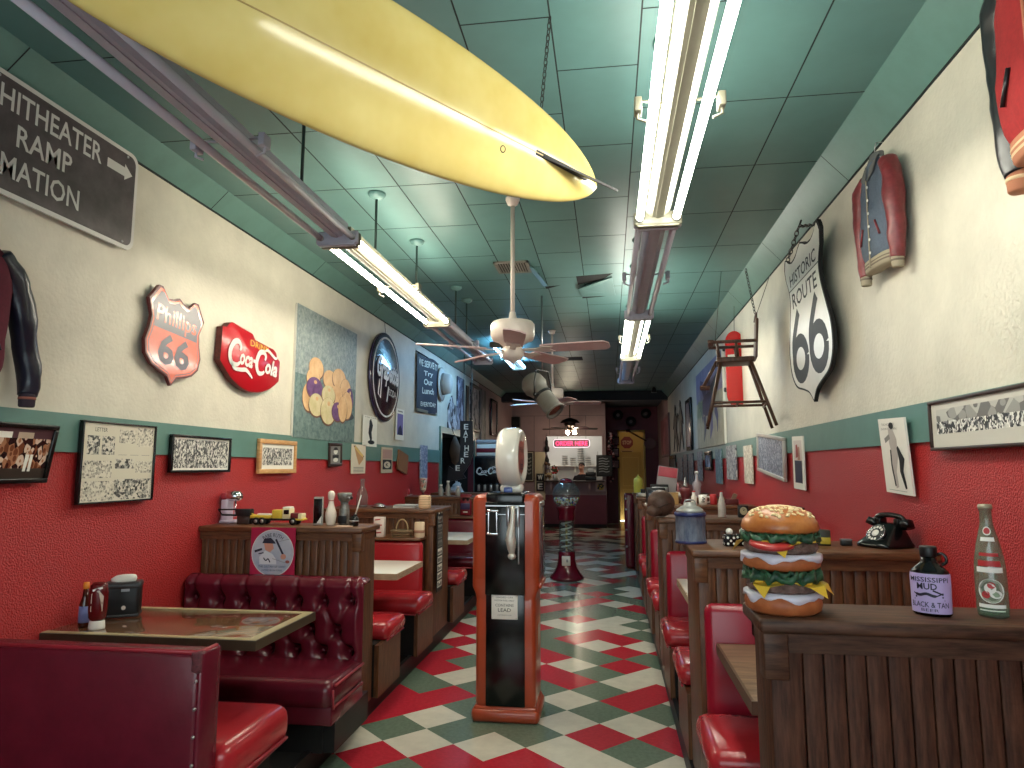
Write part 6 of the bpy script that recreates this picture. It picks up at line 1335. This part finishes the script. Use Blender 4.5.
# ---- jackets
def jacket(name, label, side, y, z, body, sleeve, collar, rib, stripe, ry=0, off=.075, buttons=True, half=None, sc=1.0, flare=0, sin_=0, sdy=0):
    t = hang(name, label, 'jacket', side, y, z, off, 0, ry); t.scale = (sc,sc,sc)
    def wr(b, i0, amp, f, ph):
        for i in range(i0, len(b.v)):
            p_ = Vector(b.v[i]); q_ = noise.noise_vector(Vector((p_.x*f*.5+ph, p_.y*f*.5, p_.z*f*.28)))+.5*noise.noise_vector(Vector((p_.x*f, p_.y*f+ph, p_.z*f*.7)))
            b.v[i] = (p_+q_*amp)[:]
    b = MB(); secs = []
    for zz, w_, d_ in ((-.02,.205,.045),(.03,.225,.058),(.15,.225,.060),(.30,.230,.060),(.42,.235,.058),(.50,.225,.052),(.55,.19,.045),(.59,.13,.040),(.62,.075,.034)): secs.append(((0,0,zz),(w_,0,0),(0,d_,0)))
    s2 = []
    for i in range(len(secs)-1):
        for k in range(3):
            q = k/3; s2.append(tuple(tuple(a+(b_-a)*q for a, b_ in zip(u, v)) for u, v in zip(secs[i], secs[i+1])))
    s2.append(secs[-1]); b.loft(s2, body, 44, True, None, True, 2.6); wr(b, 0, .012, 16, 1.0); b.build('body', t)
    b = MB(); b.loft([((0,0,-.085),(.190,0,0),(0,.042,0)),((0,0,-.075),(.198,0,0),(0,.048,0)),((0,0,-.03),(.205,0,0),(0,.050,0)),((0,0,-.012),(.208,0,0),(0,.048,0))], rib, 40, True, None, True, 2.6)
    b.loft([((0,0,-.062),(.2005,0,0),(0,.0505,0)),((0,0,-.052),(.203,0,0),(0,.0515,0))], stripe, 40, True, None, False, 2.6); b.loft([((0,0,-.042),(.2045,0,0),(0,.0515,0)),((0,0,-.034),(.2062,0,0),(0,.052,0))], stripe, 40, True, None, False, 2.6); b.build('waistband', t)
    for s_ in (-1,1):
        b = MB(); pts = cr([(s_*.16,.0,.545),(s_*(.222-sin_*.6),sdy*.6,.48),(s_*(.258-sin_+flare*.3),sdy,.34),(s_*(.262-sin_+flare*.6),sdy,.18),(s_*(.258-sin_+flare),sdy,.0),(s_*(.252-sin_+flare),sdy,-.08)],5)
        rad = [float(np.interp(i,[0,5,10,18,25],[.050,.064,.060,.050,.042])) for i in range(len(pts))]
        b.tube(pts, rad, sleeve, 22); wr(b, 0, .013, 22, 2.0*s_); b.build('sleeve', t)
        b = MB(); xc_ = s_*(.251-sin_+flare); b.tube([(xc_,sdy,-.065),(xc_,sdy,-.085),(xc_,sdy,-.135),(xc_,sdy,-.14)], [.038,.036,.034,.030], rib, 20)
        b.tube([(xc_,sdy,-.092),(xc_,sdy,-.104)], [.0372]*2, stripe, 20); b.build('cuff', t)
    b = MB(); n = 14
    for s_ in (-1,1): b.add([(s_*.012,-.062,.47),(s_*.105,-.055,.52),(s_*.10,-.02,.625),(s_*.04,.02,.645),(s_*.03,-.045,.57)], [(0,1,2,4),(4,2,3)], collar, True); b.add([(s_*.012,-.066,.47),(s_*.105,-.059,.52),(s_*.10,-.024,.625),(s_*.03,-.049,.57)], [(0,1,2,3)], collar, True)
    b.loft([((0,.0,.60),(.085,0,0),(0,.045,0)),((0,.01,.66),(.07,0,0),(0,.035,0))], collar, 24, True, None, False); b.build('collar', t)
    b = MB(); b.tube([(.0,-.064,z_) for z_ in (.49,.3,.1,-.0,-.08)], .005, rib, 6)
    if buttons:
        for k in range(6): b.sphere((.016,-.066,.44-.085*k), .010, whitem, 10, 6, (1,.5,1))
    b.build('front_placket', t)
    for s_ in (-1,1): 
        b = MB(); b.tube([(s_*.10,-.062,.20),(s_*.155,-.058,.10)], .007, sleeve, 6); b.build('pocket', t)
    b = MB(); b.tube(cr([(-.17,0,.56),(0,0,.64),(.17,0,.56)],6), .006, whitem, 6); b.tube(cr([(0,0,.64),(0,0,.70),(.02,0,.725),(.0,.02,.74),(0,.05,.74)],5), .003, steel, 6); b.build('hanger', t)
    return t
mar = mat('maroon leather', (110,40,44), .4, var=.25, vscale=25, bump=.1); slb = mat('slate blue wool', (78,88,102), .9, var=.15, vscale=60); grc = mat('grey suede collar', (92,92,92), .9); ribm = mat('ribbed grey tan', (150,140,120), .8); ribs = mat('ribbed stripe dark', (104,92,80), .8)
redw = mat('red wool', (146,32,34), .9, var=.12, vscale=60); blkl = mat('black leather', (26,26,30), .3, bump=.1); ribt = mat('ribbed tan', (172,112,84), .8); rbst = mat('ribbed cream stripe', (206,176,140), .8)
mrw = mat('maroon wool', (86,20,40), .9, var=.12, vscale=60); nvl = mat('navy leather', (22,24,40), .32, var=.3, vscale=12, bump=.12); rbm = mat('ribbed navy', (46,34,46), .8); rbr = mat('ribbed rust stripe', (140,84,70), .8)
ya, _ = wp(1,852,215,.08); yb, _ = wp(1,908,235,.08); zt2 = wp(1,878,150,.08)[1]; zb2 = wp(1,862,290,.08)[1]
sc2 = (zt2-zb2)/.80
jacket('varsity_jacket', 'slate blue jacket with worn maroon sleeves hanging high on the right wall', 1, (ya+yb)/2, zb2+.14*sc2, slb, mar, grc, ribm, ribs, R(2), sc=sc2)
y1_, z1_ = wp(1,984,130,.09)
jacket('varsity_jacket', 'red wool jacket with black leather sleeves cut off by the right photo edge', 1, y1_-.365, wp(1,1000,178,.09)[1]+.085, redw, blkl, mat('red brown collar',(96,36,34),.6), ribt, rbst, R(0), sc=1.06, sin_=-.005, sdy=.03)
y2_, z2_ = wp(-1,40,380,.09)
jacket('varsity_jacket', 'maroon jacket with navy leather sleeves at the left photo edge', -1, y2_-.40, wp(-1,32,404,.09)[1]+.115, mrw, nvl, nvl, rbm, rbr, R(0), flare=.13, sc=.93)
# ================================================================== FAR END OF THE ROOM
def fp(px, py, y): p = ony(px, py, y); return float(p[0]), float(p[2])
# ---- EAT HERE arrow
ya = 10.95
def A(px, py): return fp(px, py, ya)
ax, az = A(466, 450)
t = thing('arrow_sign', 'black EAT HERE arrow sign with white letters bending down to the left', 'sign', (ax, ya, az))
def AL_(px, py): x, z = A(px, py); return (x-ax, z-az)
ol = [AL_(*p) for p in ((460.5,421),(473,421),(473.5,452),(470,464),(463,474),(466,478),(447,482),(449,466),(453,469),(459,461),(460.5,450))]
b = MB(); b.poly(ol[::-1], -.02, mat('arrow black',(20,20,26),.35), .06)
for ch, px, py in (('E',466.4,426.8),('A',466,433.2),('T',465.6,439.3),('H',466.9,448.2),('E',466.4,454.4),('R',463.2,460.7),('E',458,468)):
    x, z = AL_(px, py); b.text(ch, x, z, .072, .088, -.0215, whitem, bold=.015)
b.build('panel', t)
b = MB(); b.cyl((ol[0][0]+.05,.02,ol[0][1]),(ol[0][0]+.05,.02,ZC-az),.006,dkst,6); b.cyl((ol[1][0]-.03,.02,ol[1][1]),(ol[1][0]-.03,.02,ZC-az),.006,dkst,6); b.build('hanger_rod', t)
# ---- service counter with drink dispenser
sc_ = thing('service_counter', 'dark wooden side counter under the black drink dispenser', 'counter', (-2.66, 11.7, 0))
b = MB(); b.rbox(.002,.95,0,1.7,0,1.08,woodd,.01)
b.build('body', sc_); b = MB(); b.rbox(.002,1.0,-.05,1.75,1.08,1.13,woodh,.012); b.build('worktop', sc_)
b = MB()
for k in range(3): b.rbox(.06+.3*k,.33+.3*k,-.018,.001,.12,1.0,wood,.006)
b.build('door', sc_)
x0, z0 = fp(474,492,12.0); x1, z1 = fp(502,456,12.0)
t = thing('drink_dispenser', 'black drink dispenser with white script logo on the side counter', 'drink dispenser', ((x0+x1)/2, 12.0, 1.13))
w, h = x1-x0, z1-1.13
b = MB(); b.rbox(-w/2,w/2,0,.6,0,h,blackp,.03,3); b.build('body', t)
b = MB(); b.rbox(-w/2+.02,w/2-.02,-.03,.02,h*.3,h-.02,mat('dispenser front',(12,12,15),.25),.02); script_cola(b, .0, h*.62, w*.82, .12, -.032, signw); b.build('front', t)
for k in range(4):
    b = MB(); b.rbox(-w*.36+w*.22*k,-w*.28+w*.22*k,-.06,.0,h*.12,h*.28,steel,.008); b.build('tap', t)
t = thing('picnic_cooler', 'old white cooler with a dark red band on top of the black dispenser', 'cooler', ((x0+x1)/2+.02, 12.05, 1.13+h+.001))
b = MB(); b.rbox(-.24,.24,0,.3,0,.22,whitem,.02); b.build('body', t); b = MB(); b.rbox(-.245,.245,-.006,.2,.06,.14,mat('cooler red',(110,24,40),.4),.01); b.build('band', t); b = MB(); b.rbox(-.25,.25,-.01,.31,.22,.29,mat('cooler lid grey',(160,158,160),.4),.02); b.build('lid', t)
for px, lb in ((447,'brown hanging leather bag in the dark alcove left of the arrow sign'),):
    x, z = fp(449,452,11.3); t = thing('hanging_bag', lb, 'bag', (-2.57, 11.3, z)); b = MB(); b.loft([((0,0,.26),(.02,0,0),(0,.02,0)),((0,0,.15),(.07,0,0),(0,.06,0)),((.02,0,0),(.12,0,0),(0,.07,0)),((.04,0,-.16),(.10,0,0),(0,.06,0)),((.05,0,-.24),(.03,0,0),(0,.03,0))], mat('dim brown leather',(96,76,62),.7,var=.2), 18); b.build('bag', t); b = MB(); b.cyl((0,0,.25),(-.06,0,.42),.006,dkst,6); b.build('strap', t)
t = thing('crumpled_bag', 'crumpled white plastic bag on the side counter before the dispenser', 'bag', (fp(457,485,11.85)[0], 11.85, 1.13)); b = MB(); rs = random.Random(6)
vs, fs = [], []; n1, n2 = 16, 8
for j in range(n2+1):
    for i in range(n1): a = 2*PI*i/n1; th = PI/2*j/n2; q = .12*(1+.3*rs.uniform(-1,1)); vs.append((q*math.cos(a)*math.cos(th), q*.8*math.sin(a)*math.cos(th), .24*math.sin(th)*(1+.15*rs.uniform(-1,1))))
for j in range(n2):
    for i in range(n1): fs.append((j*n1+i,j*n1+(i+1)%n1,(j+1)*n1+(i+1)%n1,(j+1)*n1+i))
b.add(vs, fs, mat('crumpled white',(190,186,186),.5), False); b.build('sheet', t)
# ---- things on the pink service wall
yk = YB-.002
x0, z0 = fp(521,482,yk); x1, z1 = fp(534,451,yk)
t = thing('menu_board', 'dark framed board with cream border and chalk marks on the pink wall', 'menu board', ((x0+x1)/2, yk, (z0+z1)/2)); w, h = x1-x0, z1-z0
b = MB(); b.rbox(-w/2,w/2,-.04,0,-h/2,h/2,mat('board brown edge',(82,56,46),.5),.01); b.build('frame', t)
b = MB(); b.box(-w*.44,w*.44,-.043,-.04,-h*.46,h*.46,mat('board cream line',(190,176,150),.5)); b.box(-w*.40,w*.40,-.045,-.043,-h*.44,h*.44,mat('board olive black',(44,42,36),.5))
for k in range(5): b.stroke(cr([(-w*.3,h*(.26-.12*k)),(-w*.05,h*(.30-.12*k)),(w*.1,h*(.24-.12*k)),(w*.3,h*(.29-.12*k))],4), .035, -.0455, mat('chalk dull',(120,116,104),.7))
b.build('panel', t)
x0, z0 = fp(535,500,yk); x1, z1 = fp(545,452,yk)
t = thing('wall_pilaster', 'cream painted strip of wall board left of the service window', 'board', ((x0+x1)/2, yk, (z0+z1)/2)); b = MB(); b.rbox(-(x1-x0)/2,(x1-x0)/2,-.03,0,-(z1-z0)/2,(z1-z0)/2,mat('cream board',(196,178,146),.55),.006); b.build('board', t)
for ch, pa, pb in (('W',473.5,481),('E',482,491)):
    x0, z1 = fp(536.5,pa,yk-.035); x1, z0 = fp(544,pb,yk-.035)
    t = thing('letter_tile', 'black tile with white letter %s on the cream strip' % ch, 'letter tile', ((x0+x1)/2, yk-.031, (z0+z1)/2), group='letter tiles')
    b = MB(); b.rbox(-(x1-x0)/2,(x1-x0)/2,-.03,0,-(z1-z0)/2,(z1-z0)/2,blackp,.006); b.text(ch,0,0,(x1-x0)*.66,(z1-z0)*.66,-.0315,whitem,bold=.02); b.build('tile', t)
# counter ledge
t = thing('serving_ledge', 'dark serving ledge along the bottom of the service window', 'counter', (0, YB, WZ0)); b = MB(); b.rbox(WX0-.06,WX1+.06,-.28,-.003,.003,.046,mat('ledge dark',(58,46,44),.35),.008); b.rbox(WX0+.003,WX1-.003,-.02,.14,.003,.046,MATS['ledge dark'],.004); b.build('top', t)
for x in (WX0+.15,-.95,WX1-.35): b = MB(); b.box(x-.02,x+.02,-.22,-.003,-.2,.002,pinkwall); b.build('bracket', t)
# neon
neon = mat_emit('pink neon', (255,62,104), 2.2)
x0, z0 = fp(553.5,447.3,19.05); x1, z1 = fp(589.5,439.3,19.05)
t = thing('neon_sign', 'pink neon sign in a white rounded border hanging in the service window', 'neon sign', ((x0+x1)/2, 19.08, (z0+z1)/2)); w, h = x1-x0, z1-z0
b = MB(); b.tube([(x,0,z) for x,z in rrect(w/2,h/2,h*.3,5)], .009, mat_emit('white neon',(255,226,232),0.8), 6, True, True); b.build('border_tube', t)
b = MB(); b.text('ORDER HERE',0,0,w*.88,h*.56,-.01,neon,bold=.0,extr=.006); b.build('letter_tubes', t)
b = MB(); b.rbox(-w/2,w/2,.03,.045,-h/2,h/2,mat('neon backing',(120,104,108),.4),.01); b.build('backing', t)
b = MB()
for s_ in (-1,1): b.cyl((s_*w*.4,.04,h/2-.02),(s_*w*.4,.04,WZ1-(z0+z1)/2+.02),.005,dkst,6)
b.build('hanging_wire', t)
# kitchen shelf with plates
t = thing('kitchen_shelf', 'long white shelf on the kitchen wall seen through the service window', 'shelf', (-1.0, 20.6, fp(578,465.5,20.4)[1])); b = MB(); b.rbox(-.85,.78,-.32,-.002,-.03,0,whitem,.006); b.build('board', t); 
for x in (-.7,0,.7): b = MB(); b.box(x-.015,x+.015,-.28,-.002,-.2,-.03,whitem); b.build('bracket', t)
zs = fp(578,465.5,20.4)[1]
lids = mat('grey crockery', (150,150,148), .4)
for px, n, lb in ((565,9,'stack of plates at the left of the kitchen shelf'),(573,7,'short plate stack beside the tall stack on the kitchen shelf'),(580.5,18,'tallest stack of plates on the kitchen shelf'),(588,8,'stack of bowls at the right of the kitchen shelf')):
    x = fp(px,460,20.42)[0]; t = thing('plate_stack', lb, 'plates', (x,20.42,zs), group='plate stacks on the kitchen shelf'); b = MB()
    for k in range(n): b.lathe([(.05,.033*k),(.092,.033*k+.014),(.095,.033*k+.022),(.05,.033*k+.026)], white if k % 2 else lids, 18)
    b.build('plates', t)
# cash register & screen
t = thing('cash_register', 'black cash register on the right of the serving ledge', 'cash register', (fp(591,480,18.9)[0], 18.82, WZ0+.047)); b = MB(); b.rbox(-.15,.15,-.12,.16,0,.11,blackp,.015); b.build('drawer_base', t); b = MB(); b.rbox(-.14,.14,-.05,.12,.11,.22,blackp,.02,2,True,Matrix.Rotation(R(-4),4,'X')); b.build('keyboard', t); b = MB(); b.rbox(-.09,.09,.03,.06,.22,.34,mat('screen frame',(60,60,64),.3),.008); b.rbox(-.08,.08,.026,.031,.23,.33,mat('screen glow',(190,196,200),.2),.002); b.build('display', t)
t = turned('flower_pot', 'small red-flowered pot on the left of the serving ledge', 'plant', (fp(555.5,480,18.85)[0], 18.86, WZ0+.047), [('pot', [(.06,0),(.08,.14),(.085,.15),(.07,.14)], white)]); b = MB(); rs = random.Random(9)
for k in range(26): b.sphere((rs.uniform(-.08,.08),rs.uniform(-.05,.05),.18+rs.uniform(0,.22)),rs.uniform(.02,.04),mat('foliage olive',(74,70,44),.7) if k % 3 else mat('petal red',(186,40,44),.5),7,5)
b.build('flowers', t)
# window side ornaments
t = thing('bottle_wind_chime', 'string of dark hanging ornaments at the left edge of the service window', 'ornament', (fp(547,450,18.85)[0], 18.84, fp(547,437,18.85)[1])); b = MB(); b.cyl((0,0,.1),(0,0,-.7),.005,dkst,6); b.build('cord', t)
for z,r_ in ((-.12,.035),(-.3,.07),(-.62,.055)):
    b = MB(); b.lathe([(.01,.12),(r_*.5,.06),(r_,0),(r_*.9,-.1),(.01,-.12)], blackp, 14, Matrix.Translation((0,0,z))); b.build('bell', t)
t = thing('ornament_cluster', 'cluster of brown and cream dried ornaments at the lower left of the service window', 'ornament', (fp(548.5,475,18.8)[0], 18.76, WZ0+.047)); b = MB(); rs = random.Random(12)
for k in range(34): b.sphere((rs.uniform(-.07,.07),rs.uniform(-.04,.04),.04+rs.uniform(0,.42)),rs.uniform(.025,.05),(mat('dried brown',(92,66,48),.8),mat('dried cream',(176,156,124),.8),mat('dried grey',(120,112,116),.8))[k%3],7,5)
b.build('bundle', t)
# ---- blackboard and poster right of the window
x0, z0 = fp(596.5,476.5,18.8); x1, z1 = fp(612.5,455,18.8)
t = thing('blackboard', 'black chalk menu board hung at the right corner of the service wall', 'blackboard', ((x0+x1)/2, 18.8, (z0+z1)/2)); w, h = x1-x0, z1-z0; b = MB(); b.rbox(-w/2,w/2,-.03,.0,-h/2,h/2,blackp,.01); b.build('frame', t); b = MB(); b.box(-w*.44,w*.44,-.033,-.03,-h*.44,h*.44,mat('slate',(26,26,28),.6))
for k in range(6): b.stroke(cr([(-w*.34,h*(.32-.12*k)),(-w*.1,h*(.35-.12*k)),(w*.1,h*(.31-.12*k)),(w*(.2+.1*(k%2)),h*(.34-.12*k))],3), .022, -.0335, mat('chalk',(140,140,142),.8))
b.build('slate_panel', t)
b = MB(); b.cyl((-w*.4,0,h/2),(-w*.4,.1,h/2+.1),.005,dkst,6); b.box(-w*.45,-w*.35,-.0,.098,-.02,.02,blackp); b.build('bracket', t)
x0, z0 = fp(596,491,yk); x1, z1 = fp(606.5,478,yk); t = thing('dog_poster', 'small cream poster with a yellow and black mark below the blackboard', 'poster', ((x0+x1)/2-.02, yk, (z0+z1)/2-.03)); w, h = x1-x0-.02, z1-z0-.04; b = MB(); b.box(-w/2,w/2,-.006,0,-h/2,h/2,mat('poster pink cream',(196,168,158),.6)); b.disc(0,-h*.12,w*.34,h*.28,-.0066,mat('poster yellow',(196,164,60),.5),18); b.stroke([(-w*.25,-h*.3),(-w*.1,0),(w*.1,-h*.2),(w*.3,.05*h)],.05,-.007,ink); b.stroke([(-w*.2,h*.1),(w*.2,h*.12)],.04,-.007,ink); b.build('paper', t)
# ---- person behind the serving ledge
pskin = mat('skin', (196,140,116), .5); pshirt = mat('black t-shirt', (22,20,26), .8); phair = mat('dark hair', (26,20,18), .6)
px_, pz_ = fp(582,467,19.45)
pe = thing('person', 'person in a black t-shirt and dark cap looking down behind the serving ledge', 'person', (px_, 19.45, 0), R(-14))
hz = pz_; 
b = MB(); S_ = lambda c, w, d: (c, (w,0,0), (0,d,0))
b.loft([S_((0,.02,.0+.02),.10,.06),S_((0,.02,.5),.14,.09),S_((0,.02,hz-.72),.165,.11),S_((0,.02,hz-.50),.175,.115),S_((0,.01,hz-.34),.20,.11),S_((0,.0,hz-.25),.19,.09),S_((0,-.01,hz-.20),.10,.07),S_((0,-.02,hz-.16),.056,.056),S_((0,-.03,hz-.11),.054,.06),S_((0,-.055,hz-.085),.060,.075),S_((0,-.06,hz-.04),.074,.092),S_((0,-.05,hz+.03),.078,.098),S_((0,-.035,hz+.08),.066,.085),S_((0,-.03,hz+.11),.035,.045),S_((0,-.03,hz+.115),.005,.005)], pskin, 26)
for s_ in (-1,1):
    b.tube(cr([(s_*.17,.0,hz-.29),(s_*.225,.0,hz-.42),(s_*.22,-.04,hz-.56),(s_*.16,-.18,hz-.60),(s_*.08,-.26,hz-.57)],5), [float(np.interp(i,[0,10,20],[.058,.044,.030])) for i in range(21)], pskin, 14)
    Hb = Matrix.Translation((s_*.065,-.285,hz-.565)); b.sphere((0,0,0),.04,pskin,12,8,(.9,1.1,.5),Hb)
    for k in range(4): b.tube([(s_*.065-.027+.018*k,-.315,hz-.562),(s_*.065-.029+.019*k,-.345-.006*(k in (1,2)),hz-.568),(s_*.065-.028+.018*k,-.362-.008*(k in (1,2)),hz-.585)],[.010,.009,.007],pskin,7)
    b.tube([(s_*.065-s_*.03,-.29,hz-.56),(s_*.065-s_*.05,-.315,hz-.565),(s_*.065-s_*.052,-.34,hz-.575)],[.012,.010,.008],pskin,7)
    b.sphere((s_*.076,-.045,hz-.005),.022,pskin,10,8,(.4,.8,1.2))
b.loft([((0,-.150,hz+.0),(.010,0,0),(0,.01,0)),((0,-.162,hz-.03),(.016,0,0),(0,.018,0)),((0,-.148,hz-.042),(.014,0,0),(0,.012,0))], pskin, 10)
for s_ in (-1,1): b.sphere((s_*.03,-.138,hz+.005),.012,white,8,6,(1.2,.6,.7)); b.sphere((s_*.03,-.146,hz+.004),.006,ink,6,5)
b.tube([(-.025,-.145,hz-.068),(0,-.152,hz-.07),(.025,-.145,hz-.068)],.006,mat('lips',(150,84,78),.5),6); b.build('body', pe)
b = MB(); b.loft([S_((0,.02,.9),.165,.115),S_((0,.02,hz-.50),.187,.128),S_((0,.01,hz-.34),.212,.122),S_((0,.0,hz-.25),.198,.102),S_((0,-.01,hz-.205),.11,.082)], pshirt, 26, True, None, False)
for s_ in (-1,1): b.tube(cr([(s_*.15,.0,hz-.27),(s_*.225,.0,hz-.40),(s_*.228,-.03,hz-.50)],5), [.075,.072,.07,.068,.066,.064,.062,.061,.06,.06,.06], pshirt, 14)
b.build('tshirt', pe)
b = MB(); b.loft([S_((0,-.02,hz+.02),.084,.100),S_((0,-.025,hz+.06),.084,.104),S_((0,-.03,hz+.105),.070,.088),S_((0,-.03,hz+.135),.03,.04)], phair, 22); b.rbox(-.06,.06,-.20,-.10,hz+.045,hz+.058,phair,.005); b.build('cap', pe)
# ---- maroon recess: records, banjo, doorway items
yq = YR-.002
for px, py, lb in ((618,415,'dark round record on the maroon wall, upper left of three'),(631,421.5,'dark round record on the maroon wall, lowest of the three'),(646,413.5,'dark round record on the maroon wall nearest the right corner')):
    x, z = fp(px,py,yq); t = thing('wall_record', lb, 'record', (x,yq,z), group='records on the maroon wall'); b = MB(); b.lathe([(.15,0),(.15,.012),(.05,.016),(.001,.016)], mat('record black',(18,16,18),.3), 28, MR); b.build('disc', t); b = MB(); b.lathe([(.05,.0162),(.001,.017)], mat('record label',(92,74,76),.5), 20, MR, True, False); b.build('record_label', t)
x0, z0 = fp(650,443.5,yq-.05); x1, z1 = fp(628,431,yq-.05)
t = thing('banjo', 'banjo hung slantwise over the doorway on the maroon wall', 'banjo', (x0,yq-.04,z0)); b = MB(); b.lathe([(.17,0),(.17,.06),(.16,.065)], mat('banjo rim',(96,60,48),.4), 28, MR); b.lathe([(.155,.066),(.001,.067)], mat('banjo skin',(104,64,68),.5), 28, MR, True, False); b.build('drum', t)
b = MB(); b.cyl((-.10,-.05,.07),(x1-x0,-.05,z1-z0),.024,woodd,8); b.rbox(x1-x0-.06,x1-x0+.06,-.07,-.03,z1-z0-.04,z1-z0+.05,woodd,.01); b.build('neck', t)
x, z = fp(627,442.5,21.74); t = thing('stop_sign', 'small maroon octagonal STOP sign above the mustard door', 'sign', (x,21.797,z)); b = MB(); b.poly([(.2*math.cos(PI/8+PI/4*k),.2*math.sin(PI/8+PI/4*k)) for k in range(8)], -.015, mat('stop maroon',(110,34,36),.5), .014); b.text('STOP',0,0,.27,.12,-.0156,mat('stop cream',(190,160,130),.5),bold=.015); b.build('plate', t)
x, z = fp(627,452.5,21.74); t = thing('door_notice', 'small pale notice plate below the octagonal sign over the door', 'notice', (x,21.797,z)); b = MB(); b.box(-.2,.2,-.01,0,-.09,.09,mat('notice pale',(170,140,90),.5)); b.stroke([(-.15,.03),(.15,.03)],.03,-.0105,mat('notice ink',(90,60,40),.6)); b.stroke([(-.12,-.04),(.12,-.04)],.03,-.0105,MATS['notice ink']); b.build('plate', t)
for k, (py, lb) in enumerate(((441,'top framed picture on the pale strip beside the doorway'),(452.5,'middle framed picture on the pale strip beside the doorway'),(464,'bottom framed picture on the pale strip beside the doorway'))):
    x, z = fp(616.5,py,YR-.05); t = thing('framed_photo', lb, 'picture', (x-.02,YR-.002,z), group='pictures beside the doorway'); b = MB(); b.rbox(-.10,.10,-.03,0,-.13,.13,blackf,.006); b.build('frame', t); b = MB(); b.box(-.075,.075,-.033,-.03,-.10,.10,mat('dusty pink print',(150,120,120),.5)); b.build('print', t)
x, z = fp(610,455,18.95)
t = thing('flower_garland', 'dark garland dotted with pale flowers hanging beside the doorway', 'garland', (fp(611,450,18.98)[0], 18.98, 0)); b = MB(); rs = random.Random(21); 
for k in range(60): b.sphere((rs.uniform(-.07,.07),rs.uniform(-.04,.04),fp(611,433+50*k/60,18.98)[1]),rs.uniform(.02,.045),(blackp,mat('garland pink',(180,140,144),.6),mat('garland maroon',(90,30,40),.6))[k%3],7,5)
b.build('bunches', t)
# dark speaker on the pink wall
x0, z0 = fp(500,440,18.7); t = thing('wall_speaker', 'black box loudspeaker high on the left of the pink wall', 'speaker', (fp(515.5,423,18.75)[0], 18.72, fp(515.5,423,18.75)[1])); b = MB(); b.rbox(-.12,.12,0,.178,-.17,.17,blackp,.01); b.build('cabinet', t); b = MB(); b.rbox(-.11,.11,-.012,.0,-.16,.16,blackm,.005); b.build('grille', t)
